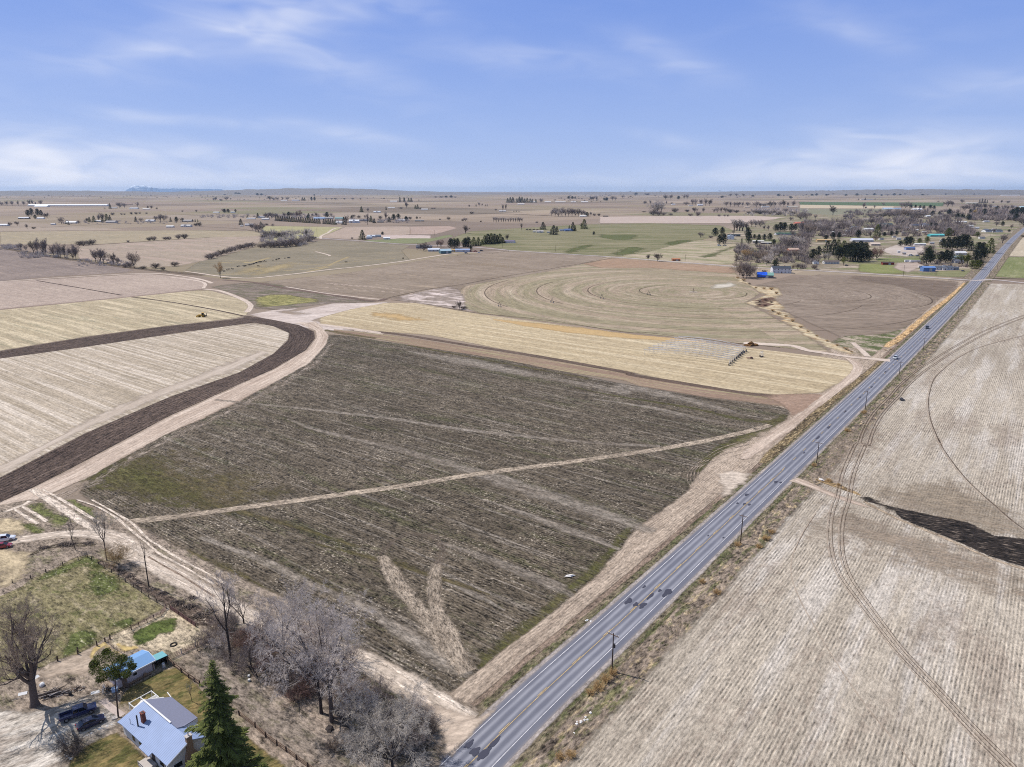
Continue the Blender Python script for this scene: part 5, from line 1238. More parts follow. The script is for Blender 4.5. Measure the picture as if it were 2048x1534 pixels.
rows('C3', 'in the evergreen clump behind the teal shed', (E_, 495, 612, 92, .85), (E_, 530, 618, 96, .8), (E_, 562, 612, 92, .8), (E_, 630, 606, 84, .9), (E_, 668, 600, 94, .8), (C_, 640, 604, 90, 1.5), (C_, 720, 592, 84, 1.7), (C_, 765, 592, 82, 1.5), (C_, 800, 582, 52, 1.6), (C_, 828, 578, 88, 1.6), (C_, 858, 578, 102, 1.7), (C_, 890, 576, 104, 1.7), (C_, 922, 572, 96, 1.7), (C_, 948, 568, 80, 1.6), (C_, 976, 566, 92, 1.7), (C_, 1002, 566, 60, 1.6), (E_, 690, 632, 46), (T_, 1045, 548, 74), (T_, 232, 642, 92, 1.2, 'twig_dark'), (T_, 400, 612, 84, 1.1, 'twig_rust'), (T_, 365, 604, 72))
rows('C3', 'in the rounded wood far beyond the pasture', *[(T_, x, 306, h_, 1.1, m_) for x, h_, m_ in ((1480, 74, 'twig_grey'), (1512, 88, None), (1545, 96, 'twig_grey'), (1580, 94, None), (1612, 74, None), (1645, 82, 'twig_mauve'), (1678, 84, None), (1708, 80, 'twig_mauve'), (1740, 78, None), (1772, 68, None), (1800, 60, None))], (E_, 1825, 308, 44), (T_, 1862, 302, 44), (S_, 1895, 302, 28), (S_, 1940, 304, 30))
rows('C4', 'in the field corner before the long hedges', (T_, 532, 272, 120, 1.0, 'twig_grey'), (T_, 560, 274, 128, 1.1, 'twig_grey'), (T_, 598, 268, 122, 1.0, 'twig_grey'), (S_, 520, 296, 64, 1.3), (S_, 570, 298, 56, 1.3), (S_, 620, 296, 36, 1.6), (T_, 438, 188, 38), (T_, 492, 188, 42), (T_, 648, 188, 36), (S_, 700, 188, 24), (S_, 430, 266, 12, 3, 'twig_dark'))
rows('C4', 'in the broken hedges across the right fields', (S_, 730, 268, 48, 1.4, 'twig_dark'), (S_, 850, 264, 28, 1.6), (T_, 920, 270, 54, 1.3), (T_, 1005, 272, 58, 1.1), (S_, 955, 304, 50), (S_, 880, 302, 28, 1.8), (S_, 690, 297, 28, 1.4), (T_, 1112, 272, 44, 1.2), (T_, 1142, 272, 60), (T_, 1180, 270, 56, 1.2), (T_, 1222, 270, 52, 1.2), (S_, 1270, 270, 40, 1.6), (S_, 1330, 272, 34, 1.6), (S_, 1160, 308, 28), (S_, 1215, 306, 24), (S_, 1245, 308, 24), (S_, 1450, 280, 26, 1.6), (S_, 1510, 280, 44, 1.4), (S_, 1560, 284, 46, 1.4), (S_, 1605, 282, 44, 1.4), (S_, 1650, 286, 44, 1.4), (S_, 1690, 284, 44, 1.4), (S_, 1745, 292, 46, 1.4), (S_, 1810, 264, 40, 1.4), (S_, 1880, 296, 44, 1.4))
rows('C4', 'around the farms under the right horizon', (T_, 838, 198, 40, 1.4), (T_, 900, 196, 64), (T_, 932, 194, 60), (T_, 985, 196, 60), (T_, 1030, 202, 74), (T_, 1070, 202, 68, 1.2), (T_, 1230, 208, 50, 1.2), (T_, 1270, 212, 54, 1.2), (T_, 1312, 212, 50), (T_, 1350, 212, 50, 1.2), (T_, 1388, 208, 48), (T_, 1440, 208, 46, 1.3), (T_, 1525, 218, 62, 1.2), (T_, 1562, 216, 44), (T_, 1600, 216, 44), (T_, 1665, 214, 64, 1.3), (T_, 1705, 212, 50), (T_, 1755, 214, 60, 1.2), (T_, 1792, 216, 74, 1.1), (T_, 1832, 212, 50), (T_, 1882, 214, 66, 1.2))
rows('C4', 'in the clumps on the right horizon', (E_, 60, 152, 30, 1.5), (T_, 120, 152, 48, 1.2), (T_, 150, 152, 40), (T_, 218, 132, 34), (T_, 300, 124, 20, 2), (T_, 640, 142, 46, 1.4), (T_, 690, 140, 50, 1.5), (E_, 765, 140, 34, 1.2), (T_, 820, 138, 50, 1.1), (T_, 850, 138, 50), (E_, 1190, 126, 22, 2), (T_, 1270, 112, 30, 2), (T_, 1330, 112, 32, 2), (T_, 1400, 112, 30, 2), (E_, 1490, 116, 20, 2), (E_, 1740, 110, 24, 2), (T_, 1790, 112, 20, 2), (E_, 1860, 132, 22, 2), (E_, 1620, 76, 14, 3), (S_, 960, 76, 10, 4), (S_, 1090, 76, 10, 4), (E_, 350, 98, 24, 2), (S_, 460, 98, 20, 3))
rows('C5', 'on the skyline at the top right', *[(E_ if i % 3 else T_, x, 94 + (i * 5) % 7 - (x > 900) * 6, 14 + (i * 3) % 8, 2.0) for i, x in enumerate((60, 110, 150, 260, 420, 520, 610, 680, 745, 800, 860, 915, 960, 1100, 1180, 1330, 1380, 1440, 1590, 1640, 1690, 1880, 2000))], (T_, 300, 92, 20, 2), (E_, 240, 98, 16, 2), (T_, 910, 74, 20, 1.5), (T_, 1350, 86, 24, 2), (T_, 1420, 86, 26, 2), (T_, 1460, 86, 24), (E_, 1540, 88, 20), (E_, 1650, 86, 16, 2), (E_, 1840, 78, 18, 2), (C_, 535, 138, 16), (C_, 595, 138, 22, 1.5), (C_, 685, 134, 12, 2), (E_, 1120, 94, 12, 3))
rows('C5', 'near the far pale blue sheds', (T_, 580, 214, 58, 1.1), (T_, 300, 278, 98, 1.1), (T_, 680, 216, 34), (T_, 930, 208, 52, 1.2), (T_, 965, 210, 66, 1.4), (T_, 1000, 208, 50), (E_, 1015, 212, 32), (E_, 1055, 210, 30), (E_, 1095, 218, 34), (E_, 1130, 220, 34), (E_, 1190, 218, 38), (E_, 1225, 222, 34), (T_, 760, 190, 30), (T_, 1265, 158, 18), (S_, 600, 214, 20), (C_, 1640, 166, 36), (C_, 1664, 166, 42), (C_, 1688, 166, 38), (C_, 1710, 166, 30), (T_, 1480, 168, 40), (T_, 1350, 200, 62, 1.3), (T_, 1390, 200, 60, 1.2), (S_, 1765, 166, 20), (T_, 1840, 168, 34), (T_, 1900, 170, 32))
rows('C5', 'in the wooded far end of the village', *[(T_, x, y, h_, 1.2, m_) for x, y, h_, m_ in ((1440, 268, 50, None), (1500, 236, 60, 'twig_dark'), (1545, 232, 66, 'twig_mauve'), (1592, 230, 70, 'twig_dark'), (1640, 230, 72, 'twig_mauve'), (1688, 232, 70, 'twig_dark'), (1735, 232, 66, 'twig_mauve'), (1880, 236, 60, None), (1940, 232, 56, 'twig_mauve'), (2010, 345, 66, None), (2045, 378, 90, None), (1720, 300, 50, 'twig_mauve'), (1850, 318, 50, 'twig_mauve'), (1900, 330, 46, None), (1700, 320, 46, 'twig_grey'), (1400, 300, 50, None), (1340, 300, 40, 'twig_grey'))],
     (E_, 1362, 284, 66, .9), (E_, 1210, 278, 44, .9), (E_, 1272, 276, 34, 1.1), (E_, 1440, 302, 46, 1.2), (E_, 1482, 306, 44, 1.2), (E_, 1540, 322, 54, 1.3), (T_, 1590, 274, 52, 1.4, 'willow_gold'), (E_, 1555, 264, 44, .9), (E_, 1680, 286, 70, .8), (E_, 1800, 236, 46, 1.1), (E_, 1792, 286, 40, 1.2), (E_, 1935, 300, 80, 1.0), (E_, 1975, 296, 96, 1.0), (E_, 2020, 290, 84, 1.1), (E_, 1970, 330, 70, 1.0), (E_, 2040, 280, 80, 1.1))
rows('C5', 'in the long bare hedge behind the village', *[(S_, x, y, h_, 1.5, m_) for x, y, h_, m_ in ((640, 290, 34, None), (700, 290, 40, 'twig_mauve'), (760, 292, 46, None), (815, 290, 50, 'twig_mauve'), (865, 286, 58, None), (915, 280, 66, 'twig_mauve'), (965, 284, 66, 'twig_brown'), (1020, 288, 60, None), (1080, 292, 60, 'twig_mauve'), (1130, 286, 50, None), (1250, 310, 46, 'twig_grey'), (1300, 306, 50, 'twig_mauve'))],
     (T_, 1035, 326, 60, 1.3, 'twig_dark'), (T_, 1070, 324, 54, 1.3, 'twig_dark'), (S_, 415, 312, 18, 1.6, 'twig_dark'), (S_, 495, 292, 12, 2), (T_, 90, 300, 50), (T_, 140, 310, 44, 1.3), (T_, 30, 300, 60, 1.2))
rows('C5', 'in the bare grove left of the village', *[(T_, x, y, h_, 1.1, m_) for x, y, h_, m_ in ((20, 420, 90, 'twig_mauve'), (70, 460, 110, 'twig_brown'), (120, 440, 100, 'twig_mauve'), (170, 420, 86, 'twig_grey'), (215, 440, 96, None), (262, 430, 90, 'twig_mauve'), (310, 440, 90, 'twig_grey'), (352, 420, 84, None), (398, 410, 80, 'twig_mauve'), (440, 400, 76, 'twig_grey'), (560, 372, 66, 'twig_mauve'), (605, 362, 66, 'twig_grey'), (650, 366, 60, None), (40, 360, 60, 'twig_grey'), (520, 470, 60, 'twig_grey'), (590, 460, 66, 'twig_white'), (640, 480, 66, 'twig_mauve'))],
     (E_, 140, 364, 44, 1.0), (E_, 300, 494, 62, .9), (E_, 355, 492, 62, .9), (E_, 235, 506, 50, .9), (E_, 530, 482, 72, .9))
rows('C5', 'in the dark stand before the village', (E_, 110, 692, 110, .8), (E_, 165, 660, 100, .8), (C_, 245, 622, 110, 1.7), (C_, 300, 640, 140, 1.6), (C_, 345, 600, 100, 1.7), (C_, 395, 620, 112, 1.7), (E_, 350, 690, 130, .8), (E_, 405, 694, 150, .75), (E_, 455, 702, 160, .75), (E_, 505, 696, 170, .75), (C_, 525, 704, 140, 1.6), (E_, 560, 702, 130, .8), (E_, 600, 700, 120, .8), (E_, 635, 694, 96, .8), (E_, 480, 610, 96, 1.0), (E_, 550, 604, 92, 1.0), (E_, 595, 610, 86, 1.0), (E_, 440, 620, 90, .9), (T_, 665, 676, 110, 1.0, 'twig_rust'), (T_, 700, 682, 132, .8, 'twig_rust'), (T_, 225, 700, 88, 1.0, 'twig_white'), (T_, 260, 690, 84, 1.0, 'twig_white'), (T_, 170, 705, 70, 1.1, 'twig_mauve'), (T_, 395, 738, 86, 1.0, 'leaf_olive'), (S_, 130, 770, 50, 1.0, 'twig_brown'))
rows('C5', 'in the middle of the village', (E_, 915, 560, 52, 1.1), (E_, 970, 556, 84, 1.0), (E_, 1005, 560, 92, .9), (C_, 700, 484, 122, 1.3), (E_, 730, 404, 44, 1.0), (E_, 795, 404, 40, 1.0), (E_, 942, 368, 46, 1.3), (E_, 1200, 392, 50, 1.1), (E_, 1240, 392, 46, 1.1), (T_, 690, 512, 56, 1.0, 'twig_brown'), (E_, 835, 464, 44, 1.0), (E_, 880, 462, 44, 1.0), (E_, 770, 468, 38, 1.2), (T_, 880, 430, 56, 1.2, 'twig_mauve'), (T_, 1040, 470, 60, 1.0, 'twig_mauve'), (T_, 1090, 530, 60, 1.2, 'twig_grey'), (E_, 1090, 536, 50, 1.0, 'leaf_olive'), (E_, 1160, 530, 60, 1.0, 'leaf_olive'), (T_, 1160, 620, 80, 1.0), (T_, 1215, 600, 60, 1.0, 'twig_white'), (T_, 1255, 440, 60, .8), (T_, 1290, 450, 50, 1.2, 'twig_mauve'), (T_, 1300, 400, 56, 1.2), (T_, 1345, 400, 56, 1.2, 'twig_mauve'), (T_, 1400, 410, 60, 1.2), (T_, 1470, 420, 60, 1.2, 'twig_mauve'), (T_, 1520, 410, 60, 1.2, 'twig_grey'), (T_, 1410, 470, 80, 1.1, 'twig_mauve'), (E_, 1355, 480, 90, .9, 'leaf_olive'), (T_, 1540, 440, 40, 1.2), (T_, 1795, 378, 52, 1.2), (E_, 1850, 376, 44, 1.1), (T_, 1930, 400, 46, 1.3, 'twig_brown'), (E_, 1910, 430, 24, 1.5), (T_, 1770, 442, 48, 1.2, 'twig_mauve'), (E_, 1620, 474, 46, 1.3, 'leaf_olive'))
rows('C5', 'in the evergreens beside the highway', (E_, 1155, 724, 150, .75), (E_, 1192, 718, 120, .8), (C_, 1180, 640, 84, 1.6), (E_, 1280, 714, 110, 1.0), (E_, 1330, 708, 116, .9), (E_, 1375, 700, 100, .9), (E_, 1300, 578, 90, 1.0), (E_, 1345, 592, 116, .9), (E_, 1395, 596, 120, .9), (E_, 1440, 592, 124, .9), (E_, 1480, 582, 130, .9), (E_, 1518, 584, 126, .9), (C_, 1562, 602, 90, 1.5), (E_, 1625, 612, 92, 1.0), (E_, 1668, 610, 86, 1.0), (C_, 1732, 622, 138, 1.4), (E_, 1600, 706, 116, .9), (E_, 1650, 702, 120, .9), (E_, 1685, 660, 90, .9), (T_, 1480, 738, 120, 1.0, 'leaf_olive'), (T_, 1525, 740, 130, .9, 'leaf_olive'), (E_, 1570, 764, 76, 1.0, 'leaf_olive'), (E_, 1615, 770, 84, 1.0, 'leaf_olive'), (E_, 1650, 752, 66, 1.0), (T_, 1850, 534, 96, 1.2), (T_, 1340, 640, 70, 1.1, 'twig_brown'), (S_, 2040, 476, 22, 2, 'twig_dark'))
rows('C4', 'behind the green slope at the village edge', (P_, 1308, 444, 112, 2.6, 'twig_grey'), (P_, 1334, 446, 118, 2.4, 'twig_grey'), (P_, 1360, 446, 114, 2.6, 'twig_grey'), (P_, 1390, 446, 104, 2.6, 'twig_grey'), (P_, 1428, 446, 84, 2.6, 'twig_grey'), (T_, 1478, 408, 74, 1.2, 'twig_mauve'), (T_, 1518, 410, 80, 1.2, 'twig_grey'), (T_, 1562, 408, 78, 1.2, 'twig_mauve'), (T_, 1600, 440, 50, 1.1), (T_, 1640, 446, 60, 1.1), (T_, 1860, 352, 44, 1.4), (T_, 1960, 340, 80, 1.2, 'twig_mauve'), (T_, 2005, 346, 90, 1.2, 'twig_mauve'))
rows('C4', 'around the white gabled house', (E_, 1122, 498, 82, 1.0), (E_, 1190, 484, 72, .9), (E_, 1165, 574, 92, .9), (E_, 1205, 572, 98, .9), (T_, 980, 514, 58, 1.3, 'twig_mauve'), (S_, 1080, 518, 28, 1.8), (E_, 1440, 514, 100, .8), (E_, 1448, 574, 116, .75), ('cypress', 1380, 578, 62, 1.2), (E_, 1548, 546, 66, .9), (E_, 1600, 542, 64, .9), (E_, 1655, 542, 72, 1.0), (E_, 1692, 588, 60, 1.0), (E_, 1505, 524, 44, 1.0), (E_, 1525, 584, 48, .9), (E_, 1715, 452, 70, 1.0), (E_, 1755, 452, 88, .9), (E_, 1795, 452, 88, .9), (E_, 1862, 452, 76, 1.0), (E_, 1902, 444, 66, 1.0), (T_, 1300, 480, 40))
rows('C4', 'beside the side road before the bare grove', (T_, 468, 738, 70, 1.0, 'twig_dark'), (T_, 562, 744, 82, 1.2, 'twig_dark'))
rows('C4', 'in the grove beside the blue-tarped barn', *[(T_, x, y, h_, w__, m_) for x, y, h_, w__, m_ in ((1330, 745, 90, .8, 'twig_brown'), (1362, 880, 150, .9, 'twig_brown'), (1395, 905, 180, .95, 'twig_brown'), (1432, 912, 176, .9, 'twig_mauve'), (1462, 900, 150, .9, 'twig_brown'), (1420, 720, 100, 1.1, 'twig_tan'), (1480, 712, 104, 1.1, 'twig_brown'), (1540, 740, 120, 1.1, 'twig_brown'), (1590, 760, 130, 1.0, 'twig_brown'), (1625, 780, 120, .9, 'twig_grey'), (1665, 760, 130, 1.0, 'twig_grey'), (1700, 700, 110, 1.2, 'twig_grey'), (1745, 710, 110, 1.1, 'twig_mauve'), (1798, 706, 92, 1.1, 'twig_brown'), (1850, 724, 84, 1.1, 'twig_mauve'), (1900, 706, 80, 1.1, 'twig_brown'), (1962, 716, 70, 1.1, 'twig_mauve'), (1790, 560, 90, 1.1, 'twig_grey'), (1832, 604, 116, 1.1, 'twig_mauve'), (1880, 604, 116, 1.1, 'twig_grey'), (1932, 604, 110, 1.1, 'twig_grey'), (1985, 594, 100, 1.1, 'twig_mauve'), (1930, 540, 80, 1.2, 'twig_brown'), (1995, 540, 90, 1.2, 'twig_mauve'), (1880, 500, 60, 1.2, 'twig_mauve'), (1880, 830, 60, 1.2, 'twig_brown'), (1925, 826, 66, 1.1, 'twig_dark'), (1965, 815, 50, 1.2, 'twig_mauve'))], (C_, 1718, 800, 86, 1.5), (E_, 1700, 790, 60, .9), (S_, 1600, 860, 40))
rows('K1', 'at the edge of the straw field', (T_, 918, 406, 62, .8, 'twig_dark'), (S_, 945, 404, 26, 1.6, 'twig_dark'), (S_, 880, 396, 18, 1.6, 'twig_dark'))
rows('K4', 'on the verge beyond the straw field', *[(S_, x, y, 15, 1.5, 'twig_tan') for x, y in ((470, 478), (440, 462), (400, 440), (780, 462), (830, 455), (880, 400), (960, 330), (1010, 290))])

rows('K2', 'in the weedy strip between the ringed fields', *[(S_, x, y, h_, 1.3, m_) for x, y, h_, m_ in ((1110, 195, 16, 'twig_tan'), (1150, 210, 18, 'twig_tan'), (1190, 235, 16, 'twig_brown'), (1235, 262, 14, 'twig_tan'), (1290, 268, 16, 'twig_tan'), (1340, 272, 20, 'twig_tan'), (1375, 300, 20, 'twig_tan'), (1260, 355, 18, 'twig_brown'), (1300, 345, 20, 'twig_rust'), (1340, 360, 18, 'twig_brown'), (1300, 385, 20, 'twig_rust'), (1260, 375, 14, 'twig_brown'), (1350, 420, 20, 'twig_tan'), (1390, 440, 22, 'twig_tan'), (1440, 455, 16, 'twig_tan'), (1485, 490, 22, 'twig_tan'), (1540, 530, 18, 'twig_tan'), (1590, 560, 16, 'twig_tan'), (1650, 590, 14, 'twig_tan'), (1720, 625, 16, 'twig_tan'), (1790, 655, 16, 'twig_tan'), (1850, 680, 20, 'twig_tan'))])

# ---------------------------------------------------------------- far buildings
MC = {}
def cmat(c, kind='wall'):
    key = (c, kind)
    if key not in MC:
        MC[key] = plain(kind + '_paint', c, var=.08 if kind == 'wall' else .14, scale=.6, rough=.8 if kind == 'wall' else .55)
    return MC[key]


M['pane'] = plain('window_glass', (38, 42, 50), rough=.15, var=.1, spec=.6)
M['door'] = plain('door_paint', (120, 96, 84), var=.1)
WHITE, GREYR, DARKR = (228, 224, 220), (150, 148, 150), (84, 86, 96)


def building(name, p, wpx, wall, roof, label, cat='house', rot=0.0, ratio=.6, hgt=None, pitch=.38, floors=1, windows=3, doors=1, chimney=False, flat=False, wing=False, along=None):
    """gabled building: wall, roof (> chimney), windows (> pane), door"""
    gp = ground(p); s = mpp(p)
    L = max(3.0, wpx * s); D = L * ratio
    Hh = hgt or (2.7 * floors + .3)
    t = thing(name, gp, rot)
    tag(t, label, cat, None)
    t['group'] = 'buildings of the far farms and village'
    rh = D / 2 * pitch
    w_ = MB()
    w_.prism([(-D / 2, -.3), (D / 2, -.3), (D / 2, Hh), (0, Hh + rh), (-D / 2, Hh)] if not flat else [(-D / 2, -.3), (D / 2, -.3), (D / 2, Hh), (-D / 2, Hh)], 'x', -L / 2, L / 2)
    if wing:
        w_.prism([(-L * .14, -.3), (L * .14, -.3), (L * .14, Hh), (0, Hh + L * .12), (-L * .14, Hh)], 'y', -D / 2 - D * .22, 0)
    w_.build('wall', cmat(wall), t)
    r_ = MB(); o = .35; th = .16
    if flat:
        r_.box((0, 0, Hh + .12), (L + .8, D + .8, .22))
    else:
        for sgn in (-1, 1):
            y0, z0, y1, z1 = sgn * (D / 2 + o), Hh - o * pitch, 0, Hh + rh
            a = [(-L / 2 - o, y0, z0 + .02), (L / 2 + o, y0, z0 + .02), (L / 2 + o, y1, z1 + .02), (-L / 2 - o, y1, z1 + .02)]
            r_.add(a + [(x, y, z + th) for x, y, z in a], [(0, 1, 2, 3), (4, 5, 6, 7), (0, 1, 5, 4), (1, 2, 6, 5), (2, 3, 7, 6), (3, 0, 4, 7)])
        if wing:
            W = L * .14
            for sgn in (-1, 1):
                a = [(sgn * (W + .3), -D / 2 - D * .22 - .3, Hh - .2), (sgn * (W + .3), -D * .2, Hh - .2), (0, -D * .05, Hh + L * .12 + .05), (0, -D / 2 - D * .22 - .3, Hh + L * .12 + .05)]
                r_.add(a + [(x, y, z + th) for x, y, z in a], [(0, 1, 2, 3), (4, 5, 6, 7), (0, 1, 5, 4), (1, 2, 6, 5), (2, 3, 7, 6), (3, 0, 4, 7)])
    ro = r_.build('roof', cmat(roof, 'roof'), t)
    if chimney:
        MB().box((L * .2, 0, Hh + rh + .5), (.7, .7, 1.4)).build('chimney', cmat((140, 100, 88)), ro)
    # openings on the side that faces the camera and on one gable
    rng_ = random.Random(int(p[0] * 13 + p[1]))
    if wpx * s > 5:
        for fl in range(floors):
            for k in range(windows):
                x = -L / 2 + L * (k + .6) / (windows + .2)
                if fl == 0 and doors and k == windows // 2: continue
                if wing and abs(x) < L * .17: continue
                wn = MB().box((x, -D / 2 - .02, 1.55 + fl * 2.7), (1.3, .10, 1.2)).build('window', cmat((236, 236, 236)), t)
                MB().box((x, -D / 2 - .05, 1.55 + fl * 2.7), (1.1, .10, 1.0)).build('pane', M['pane'], wn)
        for sg in (-1, 1):
            wn = MB().box((sg * (L / 2 + .02), 0, 1.6), (.10, 1.2, 1.1)).build('window', cmat((236, 236, 236)), t)
            MB().box((sg * (L / 2 + .05), 0, 1.6), (.10, 1.0, .9)).build('pane', M['pane'], wn)
        if doors:
            big = cat in ('shed', 'barn')
            MB().box((0 if not big else L * .1, -D / 2 - .04 - (D * .22 if wing else 0), (1.05 if not big else Hh * .42)), (1.0 if not big else min(3.2, L * .3), .10, 2.1 if not big else Hh * .84)).build('door', M['door'] if not big else cmat((190, 190, 192)), t)
    return t


def bld(sheet, x, y, w_, wall, roof, label, **kw):
    return building(kw.pop('name', 'farm_house'), px(sheet, x, y), w_ / SHEET[sheet][2], wall, roof, label, **kw)


GR = math.atan2(RP.y, RP.x)
SHED = dict(name='farm_shed', cat='shed', windows=0)
bld('C1', 670, 206, 760, WHITE, (240, 240, 242), 'very long white barn stretching across the far left fields', name='long_barn', cat='barn', rot=.02, ratio=.06, hgt=6, windows=0, doors=0)
bld('C1', 410, 214, 120, WHITE, (236, 236, 240), 'low white shed before the left end of the long white barn', rot=.1, ratio=.5, **SHED)
bld('C1', 1115, 228, 50, (214, 208, 204), GREYR, 'small pale house right of the long white barn', rot=.2)
bld('C1', 1310, 234, 76, WHITE, (176, 178, 186), 'white shed with grey roof on the farm right of the long barn', rot=.1, **SHED)
bld('C1', 1428, 238, 66, WHITE, WHITE, 'low white trailer house under the bare trees beyond the long barn', rot=0, ratio=.3)
bld('C1', 1250, 190, 80, (140, 110, 100), (130, 96, 86), 'reddish brown shed behind the farm right of the long barn', rot=0, ratio=.3, **SHED)
bld('C1', 238, 330, 92, (96, 92, 90), (196, 196, 204), 'open shed with pale roof on the farmstead at the far left', rot=.15, ratio=.5, **SHED)
bld('C1', 400, 332, 62, WHITE, (220, 220, 224), 'small white house right of the dark trees at the far left', rot=.05)
bld('C1', 40, 400, 84, WHITE, (214, 214, 220), 'white-roofed house at the very left edge of the lane', rot=.05)
bld('C1', 521, 388, 40, WHITE, (196, 190, 188), 'small white shed alone beside the lane of left farms', rot=.1, **SHED)
bld('C1', 700, 374, 100, (206, 200, 194), (232, 230, 228), 'white-roofed farmhouse behind two small conifers on the left lane', rot=.05)
bld('C1', 960, 360, 62, WHITE, (200, 196, 196), 'white house half hidden by the conifer clump on the left lane', rot=.1)
bld('C1', 1090, 368, 92, (196, 190, 186), (150, 146, 148), 'grey-roofed house at the right end of the conifer clump', rot=0)
bld('C1', 1468, 356, 78, WHITE, (206, 206, 212), 'white farmhouse left of the big bare tree, second left farm', rot=.1, wing=True)
bld('C1', 1832, 358, 90, (176, 170, 164), (150, 146, 146), 'low grey house behind three little conifers on the left', rot=0)
bld('C1', 1662, 414, 66, WHITE, WHITE, 'bright white shed alone in the far left pasture', rot=.1, **SHED)
bld('C1', 1820, 408, 92, WHITE, (190, 188, 188), 'long pale house with dark openings right of the bright shed', rot=0, wing=True)
bld('C2', 160, 274, 52, WHITE, WHITE, 'tiny white house left of the dark clump near the left hamlet', rot=0)
bld('C2', 322, 272, 40, WHITE, (210, 210, 214), 'tiny white shed right of the dark clump near the left hamlet', rot=0, **SHED)
bld('C2', 820, 154, 62, WHITE, WHITE, 'long white shed under the row of trees near the left horizon', rot=0, ratio=.3, **SHED)
bld('C2', 935, 154, 66, (210, 206, 206), (170, 168, 176), 'grey-roofed shed left of two dark clumps near the horizon', rot=0, **SHED)
bld('C2', 408, 404, 26, WHITE, WHITE, 'tiny white hut at the foot of a conifer left of the thicket', rot=0, **SHED)
bld('C2', 480, 396, 70, (206, 200, 196), (190, 188, 192), 'pale farmhouse right of the lone conifer above the thicket', rot=.1)
bld('C2', 600, 322, 60, (190, 188, 190), (140, 146, 160), 'slate-roofed house at the left end of the far hamlet', rot=.1)
bld('C2', 500, 334, 84, WHITE, (224, 224, 226), 'low white house left of the slate-roofed house in the hamlet', rot=0, ratio=.3)
bld('C2', 640, 338, 66, WHITE, (210, 206, 202), 'white shed just left of the evergreen windbreak', rot=.05, **SHED)
bld('C2', 1165, 334, 104, (188, 192, 204), (150, 168, 196), 'blue-grey roofed house above the middle of the windbreak', rot=.1)
bld('C2', 1262, 330, 74, (200, 196, 194), (160, 158, 160), 'grey house above the right part of the windbreak', rot=.1)
bld('C2', 1362, 334, 84, (196, 202, 196), (136, 168, 168), 'teal-roofed house right of the windbreak', rot=.1)
bld('C2', 1356, 374, 70, WHITE, (226, 224, 224), 'white house below the teal-roofed house in the hamlet', rot=0, wing=True)
bld('C2', 1505, 368, 96, (236, 236, 238), (238, 238, 240), 'bright white house between two tall poplars in the hamlet', rot=.1, wing=True, floors=2)
bld('C2', 1600, 352, 84, (168, 160, 156), (116, 112, 116), 'dark-roofed house left of the second tall poplar', rot=.1, wing=True)
bld('C2', 1760, 366, 60, (150, 140, 132), (120, 116, 116), 'brown house right of the conifers in the far hamlet', rot=.1)
bld('C2', 1966, 352, 68, (206, 200, 196), (170, 166, 166), 'pale house between two round evergreens in the hamlet', rot=.1)
bld('C2', 1728, 268, 66, WHITE, (206, 210, 216), 'white house right of a conifer behind the far hamlet', rot=.05, wing=True)
bld('C2', 1866, 226, 66, WHITE, WHITE, 'long low white shed beyond the white house behind the hamlet', rot=0, ratio=.3, **SHED)
bld('C2', 1890, 164, 66, WHITE, (214, 210, 206), 'pale shed left of the conifers on the left horizon', rot=0, **SHED)
bld('C2', 1672, 510, 74, (226, 226, 230), (206, 212, 222), 'white farmhouse beside the tall conifer by the cross road', rot=.1, wing=True)
bld('C2', 1735, 506, 60, (170, 176, 184), (120, 132, 146), 'slate blue shed behind the farmhouse by the cross road', rot=.1, **SHED)
bld('C2', 1822, 530, 62, (236, 236, 238), (240, 240, 242), 'bright white shed right of the farm by the cross road', rot=.1, **SHED)
bld('C2', 1650, 524, 52, (196, 204, 214), (176, 190, 206), 'pale blue shed at the foot of the tall conifer', rot=.1, **SHED)
bld('C3', 440, 666, 106, (92, 122, 130), (172, 196, 208), 'teal gabled shed with pale roof at the farm by the cross road', name='farm_shed', cat='shed', rot=.35, ratio=.8, hgt=4.2, windows=0)
bld('C3', 610, 650, 140, (224, 224, 230), (160, 176, 206), 'long white shed with blue-grey roof behind the parked machines', name='farm_shed', cat='shed', rot=.05, ratio=.35, windows=3)
bld('C3', 330, 646, 112, (196, 198, 206), (222, 226, 236), 'pale house with light roof left of the teal shed', rot=.05, ratio=.5)
bld('C3', 235, 616, 150, (150, 146, 146), (112, 112, 122), 'dark-roofed house behind the pale house by the cross road', rot=-.05, ratio=.35)
bld('C3', 514, 650, 44, (190, 160, 116), (200, 170, 120), 'small tan shed between the teal shed and the long shed', rot=.05, **SHED)
bld('C3', 1072, 564, 96, (232, 230, 232), (122, 112, 132), 'white house with purple-grey roof at the end of the clump', rot=-.3, ratio=.6)
bld('C3', 1640, 450, 84, (110, 130, 170), (96, 116, 160), 'blue-roofed barn on the green slope', name='farm_barn', cat='barn', rot=.3, ratio=.7, windows=1)
bld('C3', 1590, 450, 70, (200, 200, 206), (110, 124, 150), 'low blue-grey shed left of the blue-roofed barn', rot=.05, ratio=.4, **SHED)
bld('C3', 1365, 464, 66, WHITE, (196, 190, 190), 'white house below a conifer on the green slope', rot=0, wing=True)
bld('C3', 1310, 462, 30, WHITE, WHITE, 'tiny white hut left of the white house on the slope', rot=0, **SHED)
bld('C3', 1448, 466, 36, (210, 206, 196), (190, 180, 160), 'small tan-roofed hut right of the white house on the slope', rot=0, **SHED)
bld('C3', 1785, 308, 66, WHITE, (226, 222, 218), 'white house at the right end of the rounded wood', rot=0)
bld('C3', 2005, 308, 52, (60, 64, 62), (72, 76, 74), 'dark container alone in the fields right of the rounded wood', name='container', cat='container', rot=0, ratio=.3, flat=True, windows=0, doors=0)
